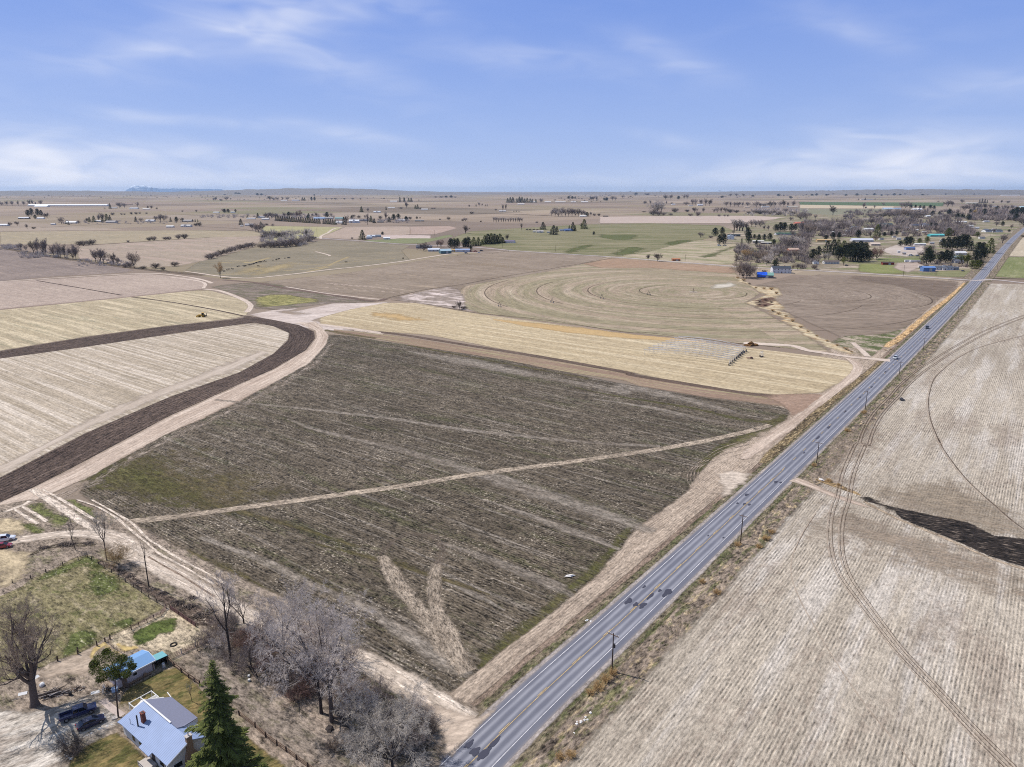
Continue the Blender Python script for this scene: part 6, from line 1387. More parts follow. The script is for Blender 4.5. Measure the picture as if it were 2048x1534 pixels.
bld('C3', 1000, 260, 66, WHITE, (190, 186, 186), 'small white house at the foot of two far poplars', rot=0)
bld('C3', 240, 244, 66, WHITE, (206, 200, 196), 'pale shed right of a small conifer group in mid distance', rot=0, **SHED)
bld('C3', 190, 354, 86, (96, 84, 78), (176, 172, 170), 'dark-fronted open shed at the right end of the hamlet', rot=0, ratio=.3, **SHED)
bld('C3', 20, 352, 62, WHITE, (214, 210, 210), 'white house below a round evergreen at the hamlet end', rot=0)
bld('C3', 325, 230, 40, (110, 92, 84), (120, 100, 92), 'brown shed alone right of the mid distance farm', rot=0, **SHED)
for x, w_, l_ in ((1180, 66, 'white shed below the dark clump, left of the other white sheds'), (1300, 56, 'white house just right of the dark clump under the horizon'), (1440, 60, 'white shed right of a bare tree under the horizon'), (1540, 50, 'long white shed left of centre in the far white farm'), (1590, 50, 'white shed right of the long one in the far white farm'), (1800, 66, 'white house below the far smoke'), (1690, 50, 'pale shed left of the house below the far smoke')):
    bld('C3', x, 190 if x < 1250 else 168, w_, WHITE, (236, 234, 234), l_, rot=0, ratio=.35, **SHED)
bld('C4', 1272, 528, 84, (222, 226, 230), (170, 180, 192), 'white gabled house between dark evergreens at the village edge', rot=1.3, ratio=.8, wing=False, floors=2)
bld('C4', 1305, 500, 120, (92, 92, 92), (66, 70, 72), 'long dark shed behind the white gabled house', rot=.02, ratio=.25, **SHED)
bld('C4', 1540, 562, 110, (170, 160, 150), (226, 222, 212), 'white-roofed open shed left of its twin in the evergreens', rot=.02, ratio=.3, **SHED)
bld('C4', 1618, 576, 104, (120, 104, 96), (226, 220, 208), 'cream-roofed open shed right of its twin in the evergreens', rot=.02, ratio=.3, **SHED)
bld('C4', 1806, 488, 196, (196, 194, 196), (64, 92, 78), 'long building with dark green roof behind the evergreens', name='long_building', cat='building', rot=.02, ratio=.3, windows=5)
bld('C4', 1950, 382, 112, (190, 130, 112), (214, 124, 104), 'red-roofed building above the bare grove', name='village_house', rot=.1, ratio=.5)
bld('C4', 740, 738, 76, (150, 90, 66), (196, 130, 92), 'small rust-red shed beside the side road', rot=.05, ratio=.5, hgt=2.2, **SHED)
bld('C4', 1880, 646, 100, (184, 120, 96), (206, 176, 156), 'brick-red house with pale roof inside the bare grove', rot=.05)
bld('C4', 715, 192, 34, (236, 236, 240), (236, 236, 240), 'tiny white shed right of the bare clump on the right', rot=0, **SHED)
bld('C4', 885, 206, 40, WHITE, GREYR, 'tiny grey-roofed house under far bare trees', rot=0)
bld('C4', 975, 202, 54, WHITE, (196, 196, 206), 'white two-storey house under far bare trees', rot=0, floors=2)
bld('C4', 1430, 222, 50, (200, 180, 160), (210, 190, 170), 'tan shed in the row of far farms', rot=0, **SHED)
bld('C4', 1610, 218, 70, WHITE, GREYR, 'white house left of centre in the row of far farms', rot=0)
bld('C4', 1872, 216, 104, (220, 212, 190), (206, 196, 180), 'long cream shed at the right end of the far farms', rot=0, ratio=.25, **SHED)
bld('C4', 1760, 856, 172, (222, 222, 226), (70, 74, 84), 'white two-storey house with dark roof beside the bare grove', name='village_house', rot=-.12, ratio=.55, floors=2, windows=5, wing=False, chimney=True)
bld('C4', 1830, 858, 60, (214, 214, 216), (110, 112, 120), 'low white garage at the right end of the two-storey house', rot=-.12, **SHED)
bt = bld('C6', 850, 768, 175, (120, 116, 116), (126, 166, 156), 'green-roofed barn wrapped in a bright blue tarpaulin', name='tarped_barn', cat='barn', rot=-.25, ratio=.75, hgt=3.2, windows=0)
gpb = ground(px('C6', 850, 768)); Lb = 175 / 5.689 * mpp(px('C6', 850, 768)); Db = Lb * .75
MB().add([(-Lb * .5, -Db * .5 - .15, 3.15), (Lb * .12, -Db * .5 - .15, 3.15), (Lb * .12, 0, 3.5 + Db / 2 * .38), (-Lb * .5, 0, 3.5 + Db / 2 * .38), (-Lb * .5, -Db * .5 - .15, 3.35), (Lb * .12, -Db * .5 - .15, 3.35), (Lb * .12, 0, 3.7 + Db / 2 * .38), (-Lb * .5, 0, 3.7 + Db / 2 * .38)],
         [(0, 1, 2, 3), (4, 5, 6, 7), (0, 1, 5, 4), (1, 2, 6, 5), (2, 3, 7, 6), (3, 0, 4, 7)]).build('tarpaulin', plain('blue_tarp', (36, 96, 226), rough=.4, var=.1), bt)
MB().box((-Lb * .22, -Db * .5 - .12, 2.2), (Lb * .5, .14, 1.7)).build('tarpaulin', plain('blue_tarp_front', (36, 96, 226), rough=.4, var=.1), bt)
# village
bld('C5', 798, 222, 80, (170, 186, 206), (190, 206, 226), 'pale blue shed beyond the green fields, left of two', rot=.05, **SHED)
bld('C5', 885, 222, 66, (190, 200, 214), (150, 166, 190), 'slate blue shed beyond the green fields, right of two', rot=.05, **SHED)
bld('C5', 1066, 228, 86, WHITE, (224, 222, 222), 'white house with pale roof right of the far blue sheds', rot=.05, wing=True)
bld('C5', 1168, 290, 46, (240, 240, 242), (240, 240, 242), 'small white shed left of a dark evergreen behind the village', rot=.3, **SHED)
bld('C5', 610, 134, 110, (214, 208, 200), (150, 150, 156), 'long grey-roofed farm in the empty field near the horizon', rot=0, ratio=.2)
bld('C5', 1920, 96, 170, WHITE, WHITE, 'very long white shed near the right horizon', rot=0, ratio=.12, **SHED)
bld('C5', 1570, 168, 110, WHITE, (220, 216, 210), 'long white shed left of four conifers at the village end', rot=0, ratio=.15, **SHED)
bld('C5', 776, 372, 120, (170, 166, 160), (78, 84, 84), 'house with wide dark green-grey roof at the village back', name='village_house', rot=0, wing=True)
bld('C5', 1062, 378, 110, (180, 176, 174), (86, 90, 108), 'house with long slate roof in the village centre', name='village_house', rot=0, ratio=.4)
bld('C5', 1142, 384, 74, (226, 230, 230), (92, 96, 112), 'white double-gabled house right of the long slate roof', name='village_house', rot=1.4, ratio=.9, floors=2)
bld('C5', 1462, 344, 112, WHITE, (238, 236, 234), 'long white building behind the bare trees of the village', name='village_house', rot=0, ratio=.25)
bld('C5', 1755, 430, 156, (232, 232, 232), (78, 80, 92), 'large white house with dark roof and gables nearest the highway', name='village_house', rot=0, ratio=.4, floors=1, windows=4, wing=True)
bld('C5', 1698, 430, 40, (240, 240, 240), (84, 86, 96), 'tall white gable at the left of the large white house', name='village_house', rot=1.57, ratio=1.0, floors=2, windows=1)
bld('C5', 1370, 410, 96, (176, 170, 166), (150, 146, 144), 'grey house behind the olive tree in the village', name='village_house', rot=.1, wing=True)
bld('C5', 1242, 470, 130, (90, 176, 180), (104, 196, 196), 'turquoise-roofed long shed in the village', name='village_shed', cat='shed', rot=.0, ratio=.4, windows=0)
bld('C5', 960, 402, 64, WHITE, (196, 196, 200), 'white house below the long slate roof', name='village_house', rot=.4)
bld('C5', 946, 446, 46, (190, 176, 160), (120, 110, 106), 'small tan gabled house near the village centre', name='village_house', rot=1.3, ratio=.9)
bld('C5', 620, 414, 84, WHITE, (220, 218, 216), 'white-roofed house in the bare grove of the village', name='village_house', rot=0)
bld('C5', 500, 398, 60, (196, 206, 220), (160, 186, 216), 'pale blue house inside the bare grove of the village', name='village_house', rot=0)
bld('C5', 562, 516, 184, (206, 204, 206), (206, 208, 218), 'big low house with light grey roof behind the evergreen stand', name='village_house', rot=-.1, ratio=.4, windows=6)
bld('C5', 1000, 592, 84, (150, 160, 190), (84, 110, 160), 'open blue-roofed shelter in the gravel yard', name='village_shed', cat='shed', rot=0, ratio=.5, windows=0)
bld('C5', 1090, 552, 106, WHITE, (234, 234, 230), 'long white shed behind the gravel yard', name='village_shed', cat='shed', rot=0, ratio=.25, windows=0)
bld('C5', 1450, 636, 110, WHITE, (226, 224, 224), 'pale-roofed house between the highway evergreens', name='village_house', rot=.05)
bld('C5', 1436, 676, 80, (206, 220, 222), (190, 212, 216), 'pale teal shed in front of the pale-roofed house', name='village_shed', cat='shed', rot=.05, windows=0)
bld('C5', 1442, 712, 84, (196, 196, 200), (110, 112, 124), 'slatted grey house below the pale teal shed', name='village_house', rot=0)
bld('C5', 1165, 788, 108, (96, 128, 180), (112, 148, 206), 'blue metal shed beside the side road', name='village_shed', cat='shed', rot=-.04, ratio=.6, hgt=4.6, pitch=.3, windows=1)
bld('C5', 1300, 774, 160, (206, 206, 210), (92, 98, 110), 'grey house with white gables right of the blue metal shed', name='village_house', rot=-.04, ratio=.45, windows=5, wing=True)
bld('C5', 1405, 776, 70, (150, 156, 162), (92, 98, 110), 'low grey garage at the right of the white-gabled house', name='village_house', rot=-.04, ratio=.5)
bld('C5', 800, 728, 102, (140, 52, 44), (86, 70, 66), 'dark red open shed in the green paddock', name='village_shed', cat='shed', rot=-.02, ratio=.35, hgt=2.6, windows=0)
bld('C5', 142, 722, 52, (230, 230, 230), (110, 106, 108), 'small white gabled house left of the brown-roofed house', name='village_house', rot=1.4, ratio=.9)
bld('C5', 280, 720, 134, (206, 204, 200), (110, 98, 92), 'low house with brown roof before the evergreen stand', name='village_house', rot=-.03, ratio=.4, windows=5)
bld('C5', 2035, 206, 60, (206, 216, 222), (176, 206, 214), 'pale teal-roofed shed at the right edge behind evergreens', name='village_shed', cat='shed', rot=0, windows=0)
bld('C5', 1862, 216, 50, WHITE, WHITE, 'tiny white house left of the dark evergreens at the right edge', name='village_house', rot=0)
bld('C5', 1850, 286, 90, WHITE, (196, 196, 206), 'white house in the wooded village end near the highway', name='village_house', rot=0, wing=True)
bld('C5', 680, 552, 84, (206, 190, 176), (226, 206, 190), 'tan house behind the rust-red tree', name='village_house', rot=0)
bld('C5', 215, 516, 130, (206, 170, 120), (214, 180, 130), 'ochre-roofed shed left of the evergreen stand', name='village_shed', cat='shed', rot=0, ratio=.25, windows=0)

VR = random.Random(9)
for i, (sh, x, y, w_) in enumerate((('C5', 330, 400, 40), ('C5', 400, 470, 36), ('C5', 440, 430, 44), ('C5', 300, 440, 30), ('C5', 860, 480, 30), ('C5', 900, 500, 40), ('C5', 1060, 420, 34), ('C5', 1130, 440, 40), ('C5', 1300, 520, 46), ('C5', 1600, 400, 60), ('C5', 1560, 380, 40), ('C5', 1660, 490, 50), ('C5', 1700, 340, 50), ('C5', 1360, 330, 36), ('C5', 1290, 360, 40), ('C5', 740, 500, 40), ('C5', 960, 500, 30), ('C5', 1200, 540, 44), ('C5', 1950, 200, 50), ('C5', 1780, 200, 40), ('C5', 900, 620, 26), ('C5', 950, 635, 30))):
    o = bld(sh, x, y, w_, VR.choice((WHITE, (206, 204, 200), (190, 176, 160))), VR.choice(((232, 230, 228), (196, 196, 202), (150, 148, 150), (110, 104, 104))), 'x', name='garden_shed', cat='shed', rot=VR.uniform(-.1, .1), ratio=.5, windows=0)
    reg(o, 'small pale outbuilding', 'among the village gardens', px(sh, x, y)[0], 'shed')
# ---------------------------------------------------------------- the white farmhouse, lower left
def metal_roof(name, c, sp=.45):
    mt = bpy.data.materials.new(name); mt.use_nodes = True
    nt = mt.node_tree; nt.nodes.clear(); b = NB(nt)
    O = b.n('ShaderNodeTexCoord').outputs['Object']; x, y, z = b.sep(O)
    rib = b.m('POWER', b.m('ABSOLUTE', b.m('SINE', b.m('MULTIPLY', x, math.pi / sp))), 6)
    hs = b.n('ShaderNodeHueSaturation'); b.put(hs.inputs['Color'], tuple(v * .8 for v in lin(c)))
    b.put(hs.inputs['Value'], b.m('ADD', .86, b.m('ADD', b.m('MULTIPLY', rib, -.22), b.m('MULTIPLY', b.noise(O, .5, 4, .6), .3))))
    bs = b.n('ShaderNodeBsdfPrincipled'); b.put(bs.inputs['Base Color'], hs.outputs[0])
    bs.inputs['Roughness'].default_value = .6; bs.inputs['Metallic'].default_value = 0; bs.inputs['Specular IOR Level'].default_value = .3
    bp = b.n('ShaderNodeBump'); bp.inputs['Strength'].default_value = .5; bp.inputs['Distance'].default_value = .03
    b.put(bp.inputs['Height'], rib); nt.links.new(bp.outputs[0], bs.inputs['Normal'])
    nt.links.new(bs.outputs[0], b.n('ShaderNodeOutputMaterial').inputs[0])
    return mt


M['roof_blue'] = metal_roof('roof_metal_blue', (150, 168, 204))
M['shingle'] = plain('grey_shingle', (134, 136, 156), var=.22, scale=4, rough=.9)
M['siding'] = plain('white_siding', (232, 228, 222), var=.06, scale=1.5)
M['stone'] = plain('stone_cladding', (160, 132, 108), var=.45, scale=3.5)
M['brick'] = plain('brick', (128, 74, 62), var=.3, scale=6)
M['iron'] = plain('black_iron', (58, 56, 60), var=.2, rough=.6)
M['trim'] = plain('white_trim', (232, 230, 228), var=.05)
M['concrete'] = plain('concrete', (196, 186, 178), var=.18, scale=2)
M['wood'] = plain('weathered_wood', (140, 116, 98), var=.35, scale=3)
M['wood_dark'] = plain('dark_wood', (76, 62, 56), var=.35, scale=3)
M['wood_red'] = plain('red_brown_wood', (118, 88, 84), var=.3, scale=3)
M['galv'] = plain('galvanised_steel', (206, 208, 214), var=.12, rough=.45, metal=.3)
M['rubber'] = plain('rubber', (40, 38, 38), var=.2, rough=.9)
M['rim'] = plain('wheel_rim', (150, 150, 154), var=.1, rough=.35, metal=.6)
M['glass'] = plain('car_glass', (30, 34, 42), rough=.08, var=.05, spec=.8)
M['red_lens'] = plain('red_lens', (170, 30, 34), rough=.3, var=.05)
M['clear_lens'] = plain('clear_lens', (214, 216, 220), rough=.2, var=.05)

EX = Vector((.799, -.601)); EA = math.atan2(EX.y, EX.x)


def farmhouse():
    t = thing('farm_house', (-70.79, 106.99, 0), EA)
    tag(t, 'white farmhouse with pale blue metal roof and brick chimney beside the tall spruce', 'house')
    EVE, RZ, W, L, RY, FY = 3.0, 5.05, .0, 17.2, 4.25, 8.5
    wl = MB()
    wl.prism([(.45, -.3), (8.1, -.3), (8.1, 3.1), (RY, RZ - .12), (.45, EVE + .02)], 'x', .5, 12.4)
    wl.prism([(.45, -.3), (7.1, -.3), (7.1, 3.55), (RY, RZ - .14), (.45, EVE + .02)], 'x', 12.4, L - .5)
    wl.build('wall', M['siding'], t)
    th = .14
    def slab(mb, q, mi=0):
        mb.add(q + [(x, y, z + th) for x, y, z in q], [(0, 1, 2, 3), (4, 5, 6, 7), (0, 1, 5, 4), (1, 2, 6, 5), (2, 3, 7, 6), (3, 0, 4, 7)], mi)
    r = MB()
    s = (RZ - EVE) / (RY + .1)
    slab(r, [(1.4, -.1, EVE - .02), (L, -.1, EVE - .02), (L, RY, RZ), (1.4, RY, RZ)])
    slab(r, [(-.1, -.1, EVE - .35), (1.4, -.1, EVE - .02), (1.4, RY - .02, RZ - .02), (.6, RY - .6, RZ - .75)])
    slab(r, [(9.0, -.75, EVE - .36), (12.4, -.75, EVE - .36), (12.4, -.1, EVE - .04), (9.0, -.1, EVE - .04)])
    ro = r.build('roof', M['roof_blue'], t)
    r = MB(); slab(r, [(12.9, RY + .01, RZ - .03), (L, RY + .01, RZ - .03), (L, 7.6, 3.45), (12.9, 7.6, 3.45)])
    r.build('rear_roof', M['roof_blue'], t)
    r = MB()
    q = [(1.2, RY + .02, RZ + .12), (12.9, RY + .02, RZ + .12), (12.9, 5.6, RZ - .32), (11.2, 8.8, 3.35), (2.2, 8.8, 3.35)]
    n = len(q)
    r.add(q + [(x, y, z + .12) for x, y, z in q], [tuple(range(n)), tuple(range(n, 2 * n))] + [(i, (i + 1) % n, n + (i + 1) % n, n + i) for i in range(n)])
    r.build('shingle_roof', M['shingle'], t)
    MB().add([(12.86, RY + .1, RZ + .1), (12.86, 5.6, RZ - .35), (11.25, 8.75, 3.3), (11.25, 8.75, 2.6), (12.86, 5.6, RZ - 1.05), (12.86, RY + .1, RZ - .5)], [(0, 1, 4, 5), (1, 2, 3, 4)]).build('gable_board', M['trim'], t)
    MB().box((6.0, RY + .02, RZ + .28), (9.6, .3, .05)).build('ridge_cap', M['trim'], t)
    MB().box((L + .03, RY / 2, (EVE + RZ) / 2 + .0), (.06, RY + .9, .22), 0, 0, math.atan(s)).build('barge_board', M['trim'], t)
    # chimneys
    c = MB(); c.box((5.35, 2.15, 5.0), (.75, .62, 2.0)); c.box((5.35, 2.15, 6.03), (.86, .74, .12))
    ch = c.build('brick_chimney', M['brick'], t)
    MB().box((5.35, 2.15, 6.1), (.4, .3, .08)).build('flue', M['iron'], ch)
    MB().tube([(5.15, 1.2, 3.6), (5.15, 1.2, 6.0)], .12, 8).build('stove_pipe', M['iron'], t)
    MB().tube([(3.3, .75, 3.4), (3.3, .75, 4.6)], .03, 5).tube([(2.9, .75, 4.55), (3.7, .75, 4.55)], .02, 4).tube([(3.0, .75, 4.3), (3.6, .75, 4.3)], .02, 4).build('aerial', M['iron'], t)
    sc = MB(); sc.prism([(2.9, 0), (5.7, 0), (5.2, 2.2), (4.6, 3.2), (4.55, RZ + .9), (3.65, RZ + .9), (3.6, 3.2), (3.2, 2.2)], 'x', L - .5, L + .12)
    sch = sc.build('stone_chimney', M['stone'], t)
    MB().box((L - .2, 4.1, RZ + .97), (.85, 1.1, .14)).build('chimney_cap', M['concrete'], sch)
    MB().tube([(L - .2, 4.1, RZ + 1.0), (L - .2, 4.1, RZ + 1.75)], .11, 8).blob((L - .2, 4.1, RZ + 1.8), .2, 1, 1, amp=0).build('chimney_cowl', M['trim'], sch)
    def window(x, z, w_, hh, side):
        if side == 'f': a, b_, d = (x, .43, z), (w_ + .2, .10, hh + .2), (x, .40, z)
        else: a, b_, d = (L - .48, x, z), (.10, w_ + .2, hh + .2), (L - .45, x, z)
        wn = MB().box(a, b_).build('window', M['trim'], t)
        sz = (w_, .10, hh) if side == 'f' else (.10, w_, hh)
        MB().box(d, sz).build('pane', M['pane'], wn)
    window(4.6, 1.55, .9, 1.2, 'f'); window(7.2, 1.7, 1.3, .7, 'f'); window(14.4, 1.55, 1.5, .9, 'f'); window(16.0, 1.5, .8, 1.0, 'f')
    window(1.9, 1.5, 1.4, .9, 'g'); window(6.2, 1.7, .5, .6, 'g')
    dr = MB().box((11.4, .42, 1.25), (1.0, .1, 2.1)).build('door', M['wood_dark'], t)
    MB().blob((11.75, .34, 1.2), .05, 0, 1).build('handle', M['rim'], dr)
    ps = MB(); ps.box((11.3, -.7, .35), (2.6, 1.9, .7)); ps.box((9.7, -.7, .18), (.7, 1.4, .35)); ps.box((10.05, -1.6, .75), (.12, .12, .9)); ps.box((12.5, -1.6, .75), (.12, .12, .9)); ps.box((11.3, -1.6, 1.1), (2.5, .1, .1))
    ps.build('porch', M['concrete'], t)
    # white pergola frame behind
    p = MB()
    for x, y in ((-3.8, 3.7), (-1.1, 3.7), (-3.8, 7.9), (-1.1, 7.9), (-3.8, 5.8)):
        p.box((x, y, 1.2), (.12, .12, 2.5))
    for y in (3.7, 7.9): p.box((-2.45, y, 2.45), (2.9, .12, .16))
    for x in (-3.8, -1.1, -2.0): p.box((x, 5.8, 2.43), (.12, 4.3, .14))
    p.box((-2.45, 5.8, 2.40), (2.8, .12, .12))
    for k in range(5): p.box((-1.7 + k * .18, 6.9, 2.52 - k * .02), (.08, 2.0, .06), .15)
    p.box((1.2, 9.2, 2.5), (4.2, .14, .14), -.15)
    p.build('pergola', M['trim'], t)
farmhouse()


def yard_shed():
    t = thing('garden_shed', (-77.6, 119.1, 0), math.atan2(.8, .6))       # local x runs up the long wall, local y to the left
    tag(t, 'white board shed with sky blue roof behind the olive tree', 'shed')
    Lw, W = 7.6, 4.9
    MB().prism([(0, -.2), (W, -.2), (W, 2.35), (W / 2, 3.0), (0, 2.35)], 'x', 0, Lw - .3).build('wall', plain('shed_boards', (206, 196, 200), var=.2, scale=2.5), t)
    mt = plain('sky_blue_roofing', (122, 164, 212), var=.08, scale=.6, rough=.5)
    r = MB()
    for y0, y1, z0, z1 in ((-.35, W / 2, 2.28, 3.05), (W + .35, W / 2, 2.28, 3.05)):
        q = [(-.35, y0, z0), (Lw, y0, z0), (Lw, y1, z1), (-.35, y1, z1)]
        r.add(q + [(x, y, z + .1) for x, y, z in q], [(0, 1, 2, 3), (4, 5, 6, 7), (0, 1, 5, 4), (1, 2, 6, 5), (2, 3, 7, 6), (3, 0, 4, 7)])
    r.build('roof', mt, t)
    f = MB(); f.box((Lw / 2 - .2, -.40, 2.3), (Lw + .3, .10, .24)); f.box((Lw + .04, W * .25, 2.72), (.12, W / 2 + .4, .14), 0, 0, .28); f.box((Lw + .04, W * .75, 2.72), (.12, W / 2 + .4, .14), 0, 0, -.28)
    f.build('fascia', M['trim'], t)
    wd = MB().box((3.4, -.04, 1.5), (.9, .1, .8)).build('window', M['trim'], t)
    MB().box((3.4, -.07, 1.5), (.7, .1, .6)).build('pane', M['pane'], wd)
    MB().box((1.3, -.04, 1.0), (.9, .1, 2.0)).build('door', M['wood'], t)
    b = MB()
    for k in range(5): b.box((.8 + k * 1.3, -.75, .25), (.1, .5, .5))
    b.box((3.4, -.75, .52), (5.6, .55, .07)); b.box((4.9, -.9, .9), (.5, .4, .5))
    o = b.build('bench', M['wood'], None); o.location = t.location; o.rotation_euler = t.rotation_euler
    tag(o, 'long low wooden bench along the white shed wall', 'bench')
yard_shed()


def shelter():
    t = thing('dark_shelter', (-73.3, 124.55, 0), math.atan2(.8, .73))
    tag(t, 'black tarp-covered shelter with teal roof beside the white shed', 'shelter')
    c = MB(); c.box((1.45, 2.4, .95), (2.9, .1, 1.9)); c.box((0, 1.2, .95), (.1, 2.4, 1.9)); c.box((2.9, 1.2, .95), (.1, 2.4, 1.9)); c.box((1.45, .02, 1.85), (2.9, .08, .5), 0, 0, .25)
    c.build('tarp_wall', plain('black_tarp', (30, 30, 36), rough=.35, var=.3, scale=3), t)
    r = MB(); q = [(-.1, -.1, 2.15), (3.0, -.1, 2.15), (3.0, 2.6, 1.85), (-.1, 2.6, 1.85)]
    r.add(q + [(x, y, z + .08) for x, y, z in q], [(0, 1, 2, 3), (4, 5, 6, 7), (0, 1, 5, 4), (1, 2, 6, 5), (2, 3, 7, 6), (3, 0, 4, 7)])
    r.build('roof', plain('teal_sheet', (116, 176, 184), var=.1, rough=.5), t)
    f = MB()
    for x in (.05, 2.85): f.box((x, .02, 1.05), (.12, .12, 2.1))
    f.box((1.45, .0, .12), (2.9, .1, .1)); f.build('frame', M['wood'], t)
    cart = MB(); cart.box((0, 0, .45), (.5, .5, .1)); cart.box((0, .2, .9), (.5, .06, .9)); cart.tube([(-.28, 0, .2), (-.22, 0, .2)], .2, 10); cart.tube([(.22, 0, .2), (.28, 0, .2)], .2, 10); cart.box((0, 0, .8), (.46, .4, .6))
    o = cart.build('barbecue', M['galv'], None); o.location = (-71.55, 125.4, 0); o.rotation_euler = (0, 0, .9)
    tag(o, 'small grey barbecue trolley in front of the black shelter', 'barbecue')
shelter()


# ---------------------------------------------------------------- vehicles
def wheel(mb_t, mb_r, x, y, r, w_=.22):
    mb_t.tube([(x, y - w_ / 2, r), (x, y + w_ / 2, r)], r, 16)
    s = 1 if y > 0 else -1
    mb_r.tube([(x, y + s * (w_ / 2 - .02), r), (x, y + s * (w_ / 2 + .015), r)], r * .62, 10)


def loft(mb, secs):
    """secs: list of closed rings (same count) joined in order"""
    n = len(secs[0]); vs = [v for s in secs for v in s]
    fs = [(i * n + k, i * n + (k + 1) % n, (i + 1) * n + (k + 1) % n, (i + 1) * n + k) for i in range(len(secs) - 1) for k in range(n)]
    fs += [tuple(range(n))[::-1], tuple((len(secs) - 1) * n + k for k in range(n))]
    return mb.add(vs, fs)


def car(name, gp, heading, paint, label, kind='sedan', k=1.0, cat='car'):
    """x forward. body is lofted from cross sections; cabin narrows to the roof"""
    t = thing(name, gp, heading, k)
    tag(t, label, cat)
    def ring(x, w_, z0, z1, ch=.12):
        return [(x, -w_, z0), (x, w_, z0), (x, w_ * 1.02, z0 + (z1 - z0) * .55), (x, w_ * .97, z1 - ch * .3), (x, w_ * .88, z1), (x, -w_ * .88, z1), (x, -w_ * .97, z1 - ch * .3), (x, -w_ * 1.02, z0 + (z1 - z0) * .55)]
    if kind == 'sedan':
        prof = [(-2.28, .70, .42, .78), (-2.18, .82, .28, .92), (-1.6, .88, .24, .99), (-.6, .90, .22, .95), (.7, .90, .22, .93), (1.3, .88, .24, .88), (1.95, .84, .26, .76), (2.2, .74, .30, .64), (2.28, .62, .38, .56)]
        cab = [(-1.75, .72, .94, .98), (-1.15, .66, .94, 1.34), (-.3, .64, .92, 1.42), (.35, .64, .92, 1.38), (1.25, .76, .86, .90)]
        wx, wr = (-1.38, 1.42), .33
    elif kind == 'suv':
        prof = [(-2.35, .78, .42, .98), (-2.28, .88, .32, 1.05), (-1.4, .93, .28, 1.08), (.6, .94, .28, 1.06), (1.3, .92, .28, 1.04), (2.1, .86, .30, .92), (2.35, .76, .36, .74)]
        cab = [(-2.22, .80, 1.04, 1.10), (-1.95, .72, 1.04, 1.66), (-.6, .70, 1.04, 1.74), (.35, .70, 1.04, 1.68), (1.15, .82, 1.0, 1.06)]
        wx, wr = (-1.42, 1.45), .37
    else:
        prof = [(-.95, .94, .50, 1.12), (-.9, .95, .48, 1.14), (.9, .96, .48, 1.12), (1.75, .95, .50, 1.12), (2.6, .92, .52, 1.06), (2.85, .84, .56, .94)]
        cab = [(-.92, .82, 1.10, 1.16), (-.82, .74, 1.10, 1.80), (.1, .73, 1.10, 1.86), (.85, .73, 1.10, 1.80), (1.45, .82, 1.08, 1.14)]
        wx, wr = (-1.95, 1.85), .42
    mb = MB(); loft(mb, [ring(*p) for p in prof])
    if kind == 'pickup':
        mb.box((-1.95, -.88, .88), (2.05, .12, .50)); mb.box((-1.95, .88, .88), (2.05, .12, .50)); mb.box((-2.93, 0, .86), (.10, 1.86, .52)); mb.box((-1.95, 0, .62), (2.0, 1.7, .10))
        for s_ in (-1, 1): mb.box((-1.95, s_ * .93, .95), (1.2, .14, .18), taper=.8)
    body = mb.build('body', paint, t, True)
    for p in body.data.polygons: p.use_smooth = False
    gb = MB()
    secs = [[(x, -w_ * 1.06, z0), (x, w_ * 1.06, z0), (x, w_, z0 + (z1 - z0) * .96), (x, -w_, z0 + (z1 - z0) * .96)] for x, w_, z0, z1 in cab]
    loft(gb, secs); gb.build('windows', M['glass'], t)
    rf = MB()
    x0, x1 = cab[1][0], cab[3][0]; w1 = cab[2][1]; zt = [c[3] for c in cab]
    rf.add([(x0, -w1, zt[1] - .04), (x0, w1, zt[1] - .04), (cab[2][0], w1, zt[2] - .03), (cab[2][0], -w1, zt[2] - .03), (x1, -w1, zt[3] - .04), (x1, w1, zt[3] - .04),
            (x0, -w1 * .94, zt[1] + .02), (x0, w1 * .94, zt[1] + .02), (cab[2][0], w1 * .94, zt[2] + .04), (cab[2][0], -w1 * .94, zt[2] + .04), (x1, -w1 * .94, zt[3] + .02), (x1, w1 * .94, zt[3] + .02)],
           [(0, 1, 2, 3), (3, 2, 5, 4), (6, 7, 8, 9), (9, 8, 11, 10), (0, 1, 7, 6), (4, 5, 11, 10), (0, 3, 9, 6), (3, 4, 10, 9), (1, 2, 8, 7), (2, 5, 11, 8)])
    for s_ in (-1, 1):      # pillars
        for i, j in ((0, 1), (3, 4)):
            a, b_ = cab[i], cab[j]
            rf.tube([(a[0], s_ * a[1] * 1.07, a[2] if i else a[3]), (b_[0], s_ * b_[1] * (1.04 if i == 0 else 1.07), b_[3] - .02 if i == 0 else b_[2])] if i == 0 else [(a[0], s_ * a[1] * 1.03, a[3] - .02), (b_[0], s_ * b_[1] * 1.06, b_[3])], .05, 5)
        xm = (cab[1][0] + cab[3][0]) / 2
        rf.tube([(xm, s_ * cab[2][1] * 1.10, cab[2][2]), (xm, s_ * cab[2][1] * 1.03, zt[2] - .04)], .05, 5)
    rf.build('roof', paint, t)
    for x in wx:
        for s_ in (-1, 1):
            a, b_ = MB(), MB()
            wheel(a, b_, x, s_ * (prof[2][1] - .08), wr)
            w_ = a.build('wheel', M['rubber'], t); b_.build('rim', M['rim'], w_)
    xf, xr = prof[-1][0], (prof[0][0] if kind != 'pickup' else -3.0)
    for s_ in (-1, 1):
        MB().box((xf - .06, s_ * .60, prof[-1][2] + .28), (.16, .32, .14)).build('headlight', M['clear_lens'], t)
        MB().box((xr + .05, s_ * (.62 if kind != 'pickup' else .84), prof[0][2] + .40), (.14, .30 if kind != 'pickup' else .14, .18 if kind != 'pickup' else .34)).build('tail_light', M['red_lens'], t)
